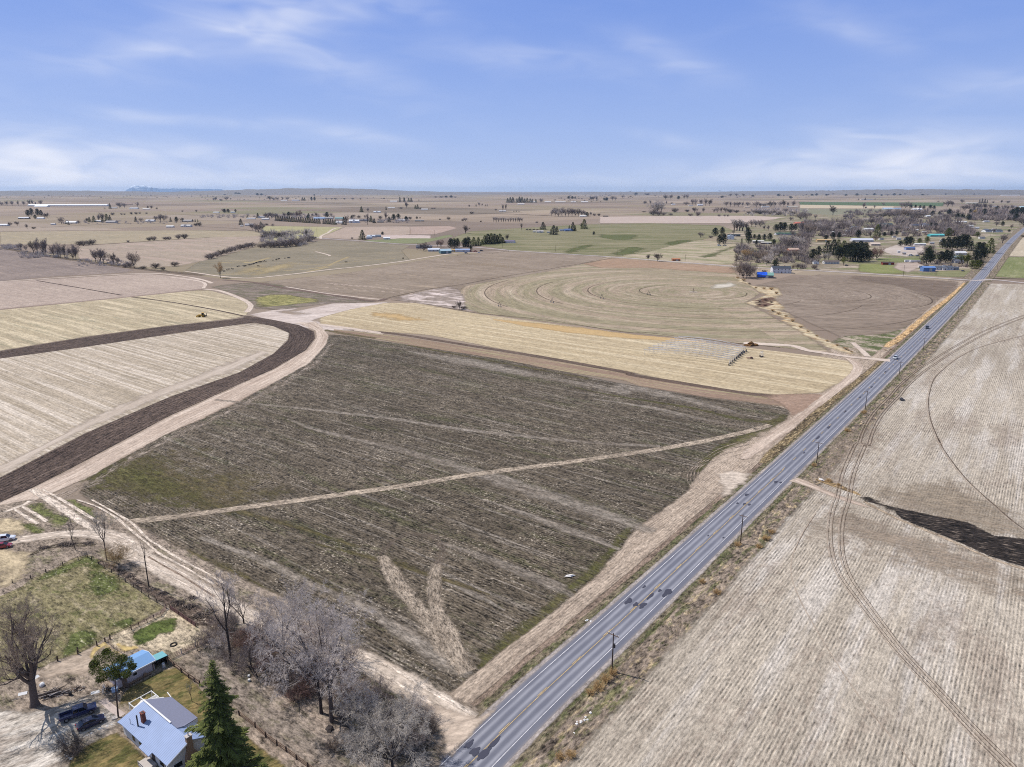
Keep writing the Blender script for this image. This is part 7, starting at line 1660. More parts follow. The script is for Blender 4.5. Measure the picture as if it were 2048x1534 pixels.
    if kind == 'pickup':
        mm = MB()
        for s_ in (-1, 1): mm.box((.3, s_ * .98, .40), (2.1, .14, .06))
        mm.build('running_board', M['rim'], t)
        MB().box((-3.02, 0, .5), (.12, 1.8, .18)).build('bumper', M['rim'], t)
    for s_ in (-1, 1): MB().box((cab[3][0] + .45, s_ * (prof[3][1] + .10), cab[3][2] + .1), (.16, .2, .14)).build('mirror', paint, t)
    return t


def carpaint(name, c): return plain(name, c, rough=.28, var=.03, metal=.1, spec=.6, coat=.6)
navy = carpaint('paint_navy', (44, 50, 92)); navy2 = carpaint('paint_dark_navy', (38, 40, 74)); pwhite = carpaint('paint_white', (236, 238, 242)); pred = carpaint('paint_red', (150, 26, 44)); psil = carpaint('paint_silver', (206, 210, 212)); pblk = carpaint('paint_black', (38, 40, 48))
car('pickup_truck', (-81.0, 111.75, .22), math.atan2(3.59, 5.02), navy, 'dark navy crew cab pickup truck parked beside the dark sedan', 'pickup', 1.03, 'truck')
car('parked_car', (-77.35, 109.3, .22), math.atan2(3.07, 3.27), navy2, 'dark blue sedan parked between the pickup and the white farmhouse', 'sedan', 1.02)
gs = ground(px('K10', 60, 560))
car('parked_car', (gs.x + .4, gs.y, .2), .42, pwhite, 'white suv parked at the left edge behind a red car', 'suv', 1.02)
gs = ground(px('K10', 40, 655))
car('parked_car', (gs.x, gs.y, .2), .30, pred, 'red sedan parked at the left edge before a white suv', 'sedan')
p_, t_ = along(next(s for s in range(0, 2000) if along(s)[0].y > ground((1793, 719)).y))
car('road_car', (p_ + Vector((t_.y, -t_.x, 0)) * -1.9) + Vector((0, 0, .26)), math.atan2(-t_.y, -t_.x), psil, 'silver car driving on the highway beside the dirt lane mouth', 'suv')
p_, t_ = along(next(s for s in range(0, 2000) if along(s)[0].y > ground((1856, 658)).y))
car('road_car', (p_ + Vector((t_.y, -t_.x, 0)) * -1.9) + Vector((0, 0, .26)), math.atan2(-t_.y, -t_.x), pblk, 'black car driving on the highway above the silver one', 'suv')


def small_vehicle(sheet, x, y, paint, kind, rz, label, cat='car', name='parked_car', k=1.0):
    gp = ground(px(sheet, x, y)); return car(name, (gp.x, gp.y, .1), rz, paint, label, kind, k, cat)
pgrey = carpaint('paint_grey', (150, 156, 166)); pbl = carpaint('paint_blue', (60, 96, 150))
small_vehicle('C4', 1162, 594, pwhite, 'suv', .1, 'white van parked below a round evergreen at the village edge', 'van', 'parked_van', 1.5)
small_vehicle('C4', 1215, 594, pgrey, 'pickup', 0, 'grey pickup parked right of the white van at the village edge', 'truck', 'pickup_truck', 1.2)
small_vehicle('C5', 770, 460, pwhite, 'suv', 0, 'white van parked right of the tall village conifer', 'van', 'parked_van', 1.7)
small_vehicle('C5', 842, 474, pwhite, 'sedan', .2, 'small white car parked right of the white village van')
small_vehicle('C5', 1010, 650, pwhite, 'pickup', .2, 'white truck in the gravel yard before the blue-roofed shelter', 'truck', 'pickup_truck', 1.5)
small_vehicle('C5', 1075, 652, pgrey, 'suv', .1, 'grey van right of the white truck in the gravel yard', 'van', 'parked_van', 1.3)
small_vehicle('C5', 425, 738, pblk, 'sedan', -.3, 'dark car parked under the olive tree beside the paddock')
small_vehicle('C5', 1490, 790, pblk, 'sedan', 0, 'dark car parked right of the low grey garage')
small_vehicle('C3', 690, 650, pred, 'suv', .1, 'red van left of the other red machine at the cross road farm', 'van', 'parked_van', 1.3)
small_vehicle('C3', 735, 652, carpaint('paint_tractor_red', (190, 40, 44)), 'pickup', .6, 'red truck right of the red van at the cross road farm', 'truck', 'pickup_truck', 1.2)
small_vehicle('C3', 645, 668, pbl, 'suv', .4, 'blue van before the long white shed with blue-grey roof', 'van', 'parked_van', 1.1)
small_vehicle('C3', 795, 645, pblk, 'suv', .1, 'black van at the right end of the cross road farm yard', 'van', 'parked_van', 1.2)
small_vehicle('C3', 770, 662, pwhite, 'sedan', .5, 'white car between the red truck and the black van')


def trailer(sheet, x, y, L, label, c=(230, 230, 232)):
    gp = ground(px(sheet, x, y)); t = thing('parked_trailer', gp, .02); tag(t, label, 'trailer')
    MB().box((0, 0, 1.9), (L, 2.5, 2.5)).box((L / 2 + .8, 0, .6), (1.6, .2, .2)).build('body', cmat(c), t)
    for x_ in (-L * .3, -L * .18):
        for s_ in (-1, 1):
            MB().tube([(x_, s_ * 1.1, .45), (x_, s_ * 1.3, .45)], .45, 10).build('wheel', M['rubber'], t)
    return t
trailer('C5', 985, 706, 9, 'white trailer left of its longer twin in the paddock yard')
trailer('C5', 1050, 708, 14, 'long white trailer beside the dark red open shed')
trailer('C5', 1105, 760, 7, 'low white trailer left of the blue metal shed', (214, 206, 200))


# ---------------------------------------------------------------- poles
def pole(base, top_row, label, arm=0.0, rz=0.0, name='utility_pole', r=.16, lean=(0, 0), transformer=False):
    gp = ground(base); h = max(3, height_at(base, top_row))
    t = thing(name, gp, rz); tag(t, label, 'pole', 'utility poles' if arm else None)
    MB().tube([(0, 0, -.5), (lean[0], lean[1], h)], [r, r * .62], 8).build('post', M['wood_dark'], t)
    if arm:
        MB().box((0, 0, h - .45), (arm, .12, .14)).build('crossarm', M['wood'], t)
        ins = MB()
        for k in (-.46, -.3, .3, .46): ins.tube([(arm * k, 0, h - .38), (arm * k, 0, h - .12)], .07, 6)
        ins.build('insulators', M['trim'], t)
    if transformer: MB().tube([(.3, 0, h - 3.2), (.3, 0, h - 2.4)], .22, 8).build('transformer', M['iron'], t)
    return t


RA = math.atan2(-.603, .798)
PW = ['nearest the camera, beside orange brush', 'second from the camera, before the wide pale field', 'third from the camera, near the farm crossing', 'fourth from the camera along the highway', 'fifth from the camera, just before the dirt lane mouth', 'sixth from the camera along the highway',
      'seventh from the camera along the highway', 'eighth from the camera along the highway', 'ninth from the camera, before the crossroads', 'tenth from the camera, at the crossroads', 'eleventh from the camera, just past the crossroads', 'twelfth from the camera along the highway', 'farthest from the camera along the highway']
for i, (sh, bx, by, tx, ty) in enumerate((('K13', 1860, 560, 1893, 165), ('K14', 1640, 448, 1693, 148), ('K5', 987, 1158, 1015, 938), ('K5', 1480, 632, 1503, 418), ('K5', 1830, 262, 1850, 118), ('K4', 1125, 462, 1138, 345), ('K6', 1270, 1072, 1283, 975), ('K6', 1420, 908, 1428, 820), ('K6', 1540, 792, 1545, 700), ('K6', 1640, 672, 1648, 570), ('K6', 1732, 572, 1740, 490), ('K6', 1812, 472, 1815, 400), ('K6', 1900, 330, 1903, 280))):
    b_ = px(sh, bx, by); k = SHEET[sh][2]
    # the tops lean a little to the right in the photo because the mast foot is off axis; keep masts upright and set their height
    pole(b_, px(sh, tx, ty)[1], 'utility pole with crossarm right of the highway, ' + PW[i] if False else 'wooden utility pole ' + PW[i], 2.5 if i < 6 else 2.5, RA, transformer=(i == 0))
for sh, bx, by, ty, l_ in (('C4', 165, 695, 618, 'slim pole beside the side road at the green slope'), ('C4', 830, 742, 678, 'slim pole beside the side road right of the rust shed'), ('C7', 538, 832, 690, 'slim pole beside the side road before the red shed'), ('C3', 337, 492, 440, 'slim pole in the fields above the cross road farm'),
                           ('C2', 1143, 508, 424, 'slim pole right of the dense thicket'), ('C3', 1000, 610, 570, 'slim pole before the evergreen clump on the side road'), ('C3', 1515, 650, 590, 'slim pole in the green pasture by the side road'), ('C5', 1740, 470, 410, 'slim pole beside the large white house')):
    pole(px(sh, bx, by), px(sh, 0, ty)[1], l_, 1.6, .2, r=.2)
pole((236.4, 1436), 1363, 'leaning grey wooden post between the shed and the farmhouse', 0, 0, 'wooden_post', .16, (.3, .5))
o = MB().box((0, 0, .9), (1.1, .9, .08), .3).box((0, 0, .45), (.9, .7, .9), .3).build('cabinet', plain('pale_blue_box', (190, 212, 240), var=.1), None)
o.location = ground(px('K18', 640, 1330)); tag(o, 'pale blue metal cabinet beside the leaning grey post', 'cabinet')
o = MB().box((0, 0, .2), (1.0, .9, .4), .5).build('concrete_block', M['concrete'], None)
o.location = ground(px('K17', 1505, 905)); tag(o, 'square concrete block at the corner of the farmhouse', 'block')


# ---------------------------------------------------------------- fences
def fence(name, pts, spacing, hgt, rails, label, post='wood_dark', rail='wood_dark', pr=.09, rr=.035, plank=False, tilt=0.0, board_h=.12, lim=60):
    t = thing(name, pts[0], 0); tag(t, label, 'fence')
    base = pts[0]
    ps = []
    for i in range(len(pts) - 1):
        n = max(1, round((pts[i + 1] - pts[i]).length / spacing)) if spacing else 1
        ps += [pts[i].lerp(pts[i + 1], k / n) for k in range(n)]
    ps.append(pts[-1])
    R = random.Random(len(label))
    for p in ps:
        q = p - base; hh = hgt * R.uniform(.92, 1.12)
        MB().tube([(q.x, q.y, -.2), (q.x + R.uniform(-.06, .06), q.y + R.uniform(-.06, .06), hh)], [pr, pr * .9], 7).build('post', M[post], t)
    for k, z in enumerate(rails):
        m_ = MB()
        for a, b_ in zip(ps, ps[1:]):
            a, b_ = a - base, b_ - base
            if plank:
                d = b_ - a; c = (a + b_) / 2
                m_.box((c.x, c.y, z), (d.length, .05, board_h), math.atan2(d.y, d.x))
            else: m_.tube([(a.x, a.y, z), ((a.x + b_.x) / 2, (a.y + b_.y) / 2, z - .02), (b_.x, b_.y, z)], rr, 5, cap=False)
        m_.build('rail' if (plank or rr > .02) else 'wire', M[rail], t)
    return t


fence('field_fence', g('K10', (170, 1140), (420, 1080), (630, 1000), (860, 905), (1070, 828), (1192, 790), (1252, 822)), 0, 1.25, (.5, 1.1), 'dark post and wire fence along the top of the green pasture', rail='iron', rr=.018, pr=.11)
fence('field_fence', g('K10', (1252, 822), (1345, 885), (1432, 945), (1525, 1005), (1622, 1060), (1712, 1125)) + g('K11', (690, 585), (800, 655), (910, 730), (1010, 800), (1120, 866), (1245, 940)), 0, 1.25, (.4, .8, 1.1), 'post and wire fence between the green pasture and the dirt lane', rail='iron', rr=.018, pr=.10)
fence('board_fence', g('K11', (1300, 955), (1420, 1035), (1540, 1120), (1650, 1195)), 1.6, 1.25, (.25, .5, .75, 1.0, 1.2), 'solid red-brown board fence along the right side of the corral', 'wood_dark', 'wood_red', plank=True, board_h=.22)
fence('pipe_fence', g('K11', (1245, 942), (1175, 1050), (1080, 1085), (985, 1142), (875, 1188), (770, 1236)), 0, 1.3, (.3, .55, .8, 1.05, 1.25), 'brown pipe rail fence between the pasture and the corral', 'wood_dark', 'wood_red', rr=.04)
fence('rail_gate_fence', g('K11', (770, 1236), (480, 1365)), 0, 1.4, (1.35,), 'single rail opening at the left of the brown pipe fence', 'wood_dark', 'wood_dark', rr=.05)
fence('post_fence', g('K11', (480, 1365), (412, 1400), (305, 1455), (40, 1534)) + g('K19', (800, 870), (590, 940), (380, 1000)), 0, 1.35, (.9,), 'thick dark posts with one wire along the lower pasture edge', rail='iron', rr=.018, pr=.15)
fence('wire_fence', g('K18', (490, 130), (610, 235), (700, 290), (800, 345), (900, 395)), 1.0, 1.2, (.3, .6, .9, 1.1), 'rusty wire fence running from the gate to the blue-roofed shed', 'wood', 'wood', rr=.012, pr=.04)
fence('panel_fence', g('K16', (830, 250), (985, 175), (1155, 90), (1330, 0)), 0, 1.45, (.2, .48, .76, 1.04, 1.3), 'silver corral panels right of the black shelter', 'galv', 'wood_red', rr=.05)
fence('plank_fence', g('K16', (820, 250), (895, 330), (985, 400), (1070, 465), (1140, 510), (1205, 560)), 0, 1.3, (.55, 1.15), 'brown plank fence between the lawn and the rough paddock', 'wood_dark', 'wood', plank=True, board_h=.34, pr=.16)
fence('plank_fence', PT((479, 1432), (511, 1457), (532, 1476), (554, 1492), (573, 1505), (593, 1520), (616, 1537), (660, 1570)), 0, 1.25, (.35, .72, 1.1), 'brown rail fence right of the tall spruce', 'wood_dark', 'wood', plank=True, board_h=.16, pr=.15)
fence('field_fence', g('C3', (560, 690), (900, 672), (1060, 648)), 20, 1.4, (.7, 1.3), 'weathered fence below the cross road farm yard', pr=.2, rr=.06)
fence('field_fence', g('C7', (540, 655), (200, 650), (0, 640)), 14, 1.6, (.8, 1.5), 'dark fence at the top of the green paddock', pr=.2, rr=.06)

# ---------------------------------------------------------------- yard things
def tyre(sheet, x, y, R_, r_, label, rx=0.0):
    m_ = MB(); n, k = 20, 8
    vs = [(math.cos(a) * (R_ + r_ * math.cos(b_)), math.sin(a) * (R_ + r_ * math.cos(b_)), r_ * 1.3 + r_ * 1.3 * math.sin(b_)) for a in [2 * math.pi * i / n for i in range(n)] for b_ in [2 * math.pi * j / k for j in range(k)]]
    m_.add(vs, [(i * k + j, ((i + 1) % n) * k + j, ((i + 1) % n) * k + (j + 1) % k, i * k + (j + 1) % k) for i in range(n) for j in range(k)])
    o = m_.build('tractor_tyre', M['rubber'], None, True); o.location = ground(px(sheet, x, y)); tag(o, label, 'tyre'); return o
tyre('K11', 1345, 1440, .62, .17, 'old black tractor tyre lying flat in the corral')
tyre('K17', 1445, 530, .32, .10, 'small black tyre beside the pale blue cabinet')


def pile(name, c, rx, ry, hgt, n, mats, label, cat, seed, L=(1.0, 2.6), r=(.03, .07), along_a=None, stuff=False):
    """a heap of real sticks or logs"""
    R = random.Random(seed); m_ = MB()
    for i in range(n):
        a = R.random() * 6.283; q = R.random() ** .5
        x, y = math.cos(a) * q * rx, math.sin(a) * q * ry
        z = hgt * (1 - q) * R.random() + .05
        l_ = R.uniform(*L) / 2; d = (along_a if along_a is not None else R.random() * 6.283) + R.gauss(0, .25 if along_a is not None else 1)
        dz = R.uniform(-.25, .25) * l_
        rad = R.uniform(*r)
        m_.tube([(x - math.cos(d) * l_, y - math.sin(d) * l_, max(.03, z - dz)), (x + R.uniform(-.1, .1), y + R.uniform(-.1, .1), z + .05), (x + math.cos(d) * l_, y + math.sin(d) * l_, max(.03, z + dz))], [rad, rad, rad * .6], 5, mi=R.randrange(len(mats)))
    o = m_.build(name, [M[k] for k in mats], None, recalc=False)
    o.location = c; tag(o, label, cat); return o
pile('branch_pile', ground(px('K17', 700, 590)), 2.2, 1.0, .9, 130, ['bark', 'twig_grey', 'wood_dark', 'bark_dark'], 'long heap of cut branches right of the big cottonwood trunk', 'brushwood', 1, (2.0, 4.2), (.03, .08), .55)
pile('branch_pile', ground(px('K17', 940, 400)), 1.0, .8, .6, 70, ['bark', 'bark_dark', 'twig_brown'], 'small brown brush heap behind the firewood', 'brushwood', 2, (.5, 1.4), (.02, .05))
pile('firewood_pile', ground(px('K17', 1030, 520)), 1.4, .9, .8, 110, ['wood', 'bark', 'twig_white', 'bark_dark'], 'pile of split firewood behind the navy pickup', 'firewood', 3, (.4, .8), (.05, .12))
pile('lumber_pile', ground(px('K18', 370, 1290)), .9, 1.3, .7, 30, ['twig_white', 'wood', 'rim', 'bark_dark'], 'jumbled boards and pipes beside the pale blue cabinet', 'lumber', 4, (1.2, 2.4), (.04, .08), -.8)
pile('pale_branch', ground(px('K17', 200, 660)), .8, .3, .2, 4, ['twig_white', 'bark'], 'pale broken branches left of the cottonwood trunk', 'branch', 6, (1.5, 3.4), (.04, .07), .5)
BR = [('K10', 600, 660, 1.6, 1.0, .8), ('K10', 900, 620, 3.0, 1.6, 1.1), ('K10', 1200, 600, 1.8, 1.0, .7), ('K11', 640, 470, 1.0, .8, .5), ('K11', 760, 500, 1.4, 1.0, .7), ('K11', 860, 600, 1.2, .9, .6), ('K11', 1040, 690, 1.2, .8, .6), ('K11', 1200, 740, 1.5, 1.0, .8), ('K11', 1400, 870, 2.2, 1.4, 1.0), ('K11', 1560, 930, 2.4, 1.4, 1.0), ('K11', 1720, 1040, 2.2, 1.4, .9), ('K11', 1850, 980, 1.8, 1.0, .7), ('K11', 1600, 800, 1.6, 1.0, .6)]
BL = ['dark brush heap at the left end below the dirt driveway', 'large dark brush heap on the inside of the driveway bend', 'brown brush heap left of the slender white-twigged tree', 'small brush heap right of the slender tree foot', 'brown brush heap where the pasture fence starts down', 'brush heap left of the bare thin pole', 'brush heap just below the bare thin pole',
      'brush heap at the middle of the pasture fence', 'dark brush heap above the corner of the corral', 'dark brush heap beside the red-brown board fence', 'brush heap at the lower end of the board fence', 'brush heap nearest the two-track lane and bare thicket', 'low brush heap between the lane and the corral corner']
for i, ((sh, x, y, rx, ry, hh), lb) in enumerate(zip(BR, BL)):
    o = pile('brush_heap', ground(px(sh, x, y)), rx, ry, hh, int(90 * rx), ['bark_dark', 'twig_dark', 'twig_brown', 'bark'], lb, 'brushwood', 20 + i, (.5, 1.8), (.02, .06)); o['group'] = 'brush heaps along the pasture fence and driveway'


def rock(name, gp, r, mat, label, seed, cat='stone', group=None, sq=(1, 1, .7)):
    o = MB().blob((0, 0, r * .35), r, seed, 2, amp=.3, sq=sq).build(name, M[mat], None); o.location = gp; o.rotation_euler = (0, 0, seed)
    tag(o, label, cat, group); return o
M['white_stone'] = plain('white_stone', (226, 220, 214), var=.2, scale=3)
xs = [(1110, 1150, .22), (1150, 1130, .25), (1200, 1105, .30), (1265, 1080, .2), (1310, 1045, .32), (1345, 1035, .25), (1410, 1008, .30), (1465, 990, .25)]
for i, (x, y, r_) in enumerate(xs): reg(rock('garden_stone', ground(px('K17', x, y)), r_, 'white_stone', None, i), 'white stone', 'in the row beside the dark blue sedan', px('K17', x, y)[0], 'stone', 'white stones beside the sedan')
xs = [(815, 1340, .28), (845, 1320, .2), (850, 1385, .22), (880, 1400, .25), (905, 1425, .22), (930, 1440, .3)]
for i, (x, y, r_) in enumerate(xs): reg(rock('garden_stone', ground(px('K17', x, y)), r_, 'white_stone', None, i + 20), 'white stone', 'around the round dark shrub at the bottom left', px('K17', x, y)[0], 'stone', 'white stones round the shrub')
xs = [(1500, 1100, .3), (1545, 1075, .3), (1580, 1060, .3), (1610, 1055, .25), (1640, 985, .3), (1505, 1075, .22), (1590, 1030, .25), (1475, 1190, .2), (1540, 1085, .25)]
for i, (x, y, r_) in enumerate(xs): reg(rock('field_stone', ground(px('K13', x, y)), r_, 'white_stone', None, i + 40), 'pale stone', 'beside the highway near the first pole', px('K13', x, y)[0], 'stone', 'pale stones on the highway verge')
rock('white_sack', ground(px('K13', 1605, 40)), .45, 'trim', 'white scrap on the verge left of the highway, left of two', 60, 'sack', sq=(1, .6, .4))
rock('white_sack', ground(px('K13', 1645, 50)), .35, 'trim', 'white scrap on the verge left of the highway, right of two', 61, 'sack', sq=(1, .5, .4))
rock('white_rock', ground(px('K5', 1035, 1335)), .8, 'white_stone', 'large white rock beside the farm crossing right of the highway', 62, 'rock', sq=(1.4, .6, .5))
rock('white_rock', ground(px('K8', 650, 680)), .9, 'white_stone', 'flat white lump on the dark field near its lower edge', 63, 'rock', sq=(1.3, .6, .3))
rock('dark_boulder', ground(px('K4', 928, 918)), 1.3, 'iron', 'dark lump between the wheel tracks in the pale field', 64, 'rock', sq=(1.5, .8, .5))
rock('dark_boulder', ground(px('K12', 160, 1240)), .7, 'bark_dark', 'dark stump in the grove below the twin trunks', 65, 'stump')
for x, y, l_ in ((1290, 1190, 'white bucket with dark base in the paddock, upper of two'), (1295, 1255, 'white bucket with dark base in the paddock, lower of two')):
    t = thing('bucket', ground(px('K15', x, y)), 0); tag(t, l_, 'bucket')
    MB().tube([(0, 0, 0), (0, 0, .28)], [.26, .28], 12).build('base', M['rubber'], t); MB().tube([(0, 0, .28), (0, 0, .62)], [.28, .26], 12).build('lid', M['trim'], t)
t = thing('oil_drum', ground(px('K17', 925, 600)), 0); tag(t, 'black oil drum left of the firewood pile', 'drum')
MB().tube([(0, 0, 0), (0, 0, .85)], .29, 14).build('drum_body', M['iron'], t); MB().tube([(0, 0, .85), (0, 0, .90)], .30, 14).build('rim', M['rubber'], t)
for sh, x, y, rz, l_ in (('K17', 300, 590, .4, 'pale sheet lying on the grass left of the cottonwood trunk'), ('K17', 465, 380, 1.1, 'pale sheet leaning behind the cottonwood trunk'), ('K17', 1250, 575, .4, 'white board on the ground right of the firewood pile')):
    o = MB().box((0, 0, .25), (1.5, .8, .06), rz, 0, .35).build('pale_sheet', M['trim'], None); o.location = ground(px(sh, x, y)); tag(o, l_, 'sheet')
o = MB().blob((0, 0, .45), .55, 5, 2, amp=.15, sq=(1, .9, .9)).build('white_tank', M['trim'], None); o.location = ground(px('K17', 555, 480)); tag(o, 'round white tank just right of the cottonwood trunk', 'tank')
# a stray pile of straw and earth at the lane
o = MB().blob((0, 0, .6), 2.0, 12, 3, amp=.55, sq=(1.3, 1, .75)).blob((-2.4, -.5, .3), 1.2, 14, 2, amp=.5, sq=(1.5, 1, .5)).blob((2.6, -.4, .2), 1.2, 15, 2, amp=.5, sq=(1.6, 1, .4)).build('earth_heap', plain('rusty_earth', (132, 98, 62), var=.45, scale=1.2, rough=1), None)
o.location = ground(px('K2', 1200, 652)); tag(o, 'rusty brown heap of roots and earth above the stacked irrigation spans', 'heap')


# ---------------------------------------------------------------- irrigation machines
def tower_mb(m_, x, y, h, a, w_=2.2):
    """A frame with its beam along direction a"""
    ca, sa = math.cos(a), math.sin(a)
    f = [(x + ca * w_, y + sa * w_), (x - ca * w_, y - sa * w_)]
    for q in f:
        for s_ in (-.25, .25): m_.tube([(q[0], q[1], .75), (x - sa * s_, y + ca * s_, h)], .06, 4)
    m_.tube([(f[0][0], f[0][1], .75), (f[1][0], f[1][1], .75)], .09, 4)
    m_.tube([((f[0][0] + x) / 2, (f[0][1] + y) / 2, h * .55), ((f[1][0] + x) / 2, (f[1][1] + y) / 2, h * .55)], .05, 4)
    return f


TWN = ['leftmost', 'second from the left', 'third from the left', 'rightmost']
for i, (sh, x, y) in enumerate((('K1', 1192, 388), ('K1', 1550, 360), ('K1', 1890, 333), ('K2', 502, 308))):
    gp = ground(px(sh, x, y)); d = (gp - pc).normalized(); a = math.atan2(d.x, -d.y)
    t = thing('pivot_tower', gp, 0); tag(t, TWN[i] + ' wheeled irrigation tower standing in the ringed field', 'irrigation', 'irrigation towers')
    m_ = MB(); f = tower_mb(m_, 0, 0, 4.4, a, 2.4)
    m_.build('frame', M['iron'], t)
    for q in f:
        m2 = MB(); m2.tube([(q[0] + d.x * .15, q[1] + d.y * .15, .7), (q[0] - d.x * .15, q[1] - d.y * .15, .7)], .7, 14); w_ = m2.build('wheel', M['rubber'], t)
        MB().tube([(q[0] + d.x * .17, q[1] + d.y * .17, .7), (q[0] - d.x * .17, q[1] - d.y * .17, .7)], .38, 10).build('rim', M['galv'], w_)
t = thing('pivot_centre', ground(px('K2', 808, 288)), 0); tag(t, 'small centre stand of the pivot in the middle of the rings', 'irrigation')
MB().box((0, 0, .15), (7, 3, .3)).build('pad', M['concrete'], t)
m_ = MB(); tower_mb(m_, 0, 0, 3.4, .3, 1.2); m_.tube([(0, 0, .2), (0, 0, 4.2)], .12, 6); m_.build('frame', M['wood_red'], t)

# nine spans parked side by side
E0, E1 = ground(px('K5', 100, 152)), ground(px('K5', 252, 22))
L0 = ground((1283, 709))
SN = ['nearest', 'second nearest', 'third nearest', 'fourth nearest', 'middle', 'fourth farthest', 'third farthest', 'second farthest', 'farthest']
ax = (L0 - E0); ax.z = 0; SL = ax.length * .98; ua = ax.normalized()
span0 = None
for i in range(9):
    base = E0.lerp(E1, i / 8)
    t = thing('irrigation_span', base, math.atan2(ua.y, ua.x) - .03 * i)
    tag(t, SN[i] + ' of the nine white irrigation spans parked side by side', 'irrigation', 'parked irrigation spans')
    L = SL * (1.0 - .012 * i)
    pm, tm, fm = MB(), MB(), MB()
    n = 8
    zz = [3.4 + 1.5 * math.sin(math.pi * k / n) for k in range(n + 1)]
    xx = [L * k / n for k in range(n + 1)]
    pm.tube([(x, 0, z) for x, z in zip(xx, zz)], .13, 6)
    for k in range(1, n):
        for s_ in (-1, 1): tm.tube([(xx[k], 0, zz[k]), (xx[k], s_ * .9, zz[k] - 1.5)], 0.04, 4)
        tm.tube([(xx[k], -.9, zz[k] - 1.5), (xx[k], .9, zz[k] - 1.5)], .045, 4)
    for s_ in (-1, 1): tm.tube([(0, 0, 3.4)] + [(xx[k], s_ * .9, zz[k] - 1.5) for k in range(1, n)] + [(L, 0, 3.4)], .035, 4)
    f = tower_mb(fm, 0, 0, 3.6, math.pi / 2, 2.0)
    fm.tube([(L - 1, -.8, 0), (L - 1, 0, 3.3)], .05, 4); fm.tube([(L - 1, .8, 0), (L - 1, 0, 3.3)], .05, 4)
    pm.build('pipe', M['galv'], t); tm.build('truss', M['galv'], t); fm.build('tower_frame', M['galv'], t)
    for q in f:
        w_ = MB().tube([(-.18, q[1], .7), (.18, q[1], .7)], .72, 14).build('wheel', M['rubber'], t)
        MB().tube([(-.2, q[1], .7), (.2, q[1], .7)], .40, 10).build('rim', M['galv'], w_)
t = thing('hose_reel', ground(px('K5', 425, 72)), .6); tag(t, 'tall white hose reel right of the parked irrigation spans', 'reel')
m_ = MB(); n = 18
ring = [(math.cos(2 * math.pi * k / n) * 1.5, 0, 1.9 + math.sin(2 * math.pi * k / n) * 1.5) for k in range(n + 1)]
for y in (-.4, .4): m_.tube([(x, y, z) for x, _, z in ring], .07, 5)
for k in range(0, n, 3): m_.tube([(0, 0, 1.9), ring[k]], .04, 4)
m_.build('reel', M['galv'], t); MB().box((0, 0, .45), (3.0, 1.2, .14)).box((-1.6, 0, .9), (.5, .5, .9)).build('chassis', M['wood_dark'], t)
t = thing('flat_trailer', ground(px('K5', 305, 92)), .1); tag(t, 'low rusty flat trailer between the spans and the hose reel', 'trailer')
MB().box((0, 0, .7), (3.8, 1.6, .15)).box((2.5, 0, .6), (1.4, .15, .12)).box((.8, 0, 1.0), (1.2, 1.1, .5)).build('deck', M['wood_red'], t)
for s_ in (-1, 1): MB().tube([(1.0, s_ * .85, .35), (1.0, s_ * 1.05, .35)], .35, 10).build('wheel', M['rubber'], t)


def tractor():
    t = thing('yellow_tractor', ground((404, 634)), math.pi + .1, 1.15)
    tag(t, 'yellow tractor with front loader working at the edge of the yellow stubble', 'tractor')
    y = plain('tractor_yellow', (222, 176, 44), rough=.45, var=.08)
    MB().box((1.0, 0, 1.35), (2.2, .9, .8)).box((-.6, 0, 1.1), (2.2, 1.0, .5)).box((-1.0, 1.0, 1.55), (1.2, .4, .12)).box((-1.0, -1.0, 1.55), (1.2, .4, .12)).build('body', y, t)
    c = MB().box((-.7, 0, 2.2), (1.4, 1.3, 1.2), taper=.9).build('cab', M['glass'], t)
    MB().box((-.7, 0, 2.88), (1.6, 1.5, .14)).build('roof', y, c)
    for x, r in ((-1.1, .85), (1.6, .55)):
        for s_ in (-1, 1):
            w_ = MB().tube([(x, s_ * .75, r), (x, s_ * 1.2, r)], r, 16).build('wheel', M['rubber'], t)
            MB().tube([(x, s_ * 1.18, r), (x, s_ * 1.24, r)], r * .5, 10).build('rim', y, w_)
    MB().box((2.2, .6, 1.1), (1.9, .14, .2), 0, 0, 0).box((2.2, -.6, 1.1), (1.9, .14, .2)).prism([(3.0, .25), (3.7, .25), (3.3, 1.1), (3.0, 1.1)], 'y', -1.1, 1.1).build('loader', y, t)
    MB().box((-2.6, 0, .8), (.9, 1.6, .6)).box((-3.1, 0, 1.6), (.25, .25, 2.0), 0, 0).build('rear_attachment', M['iron'], t)
tractor()


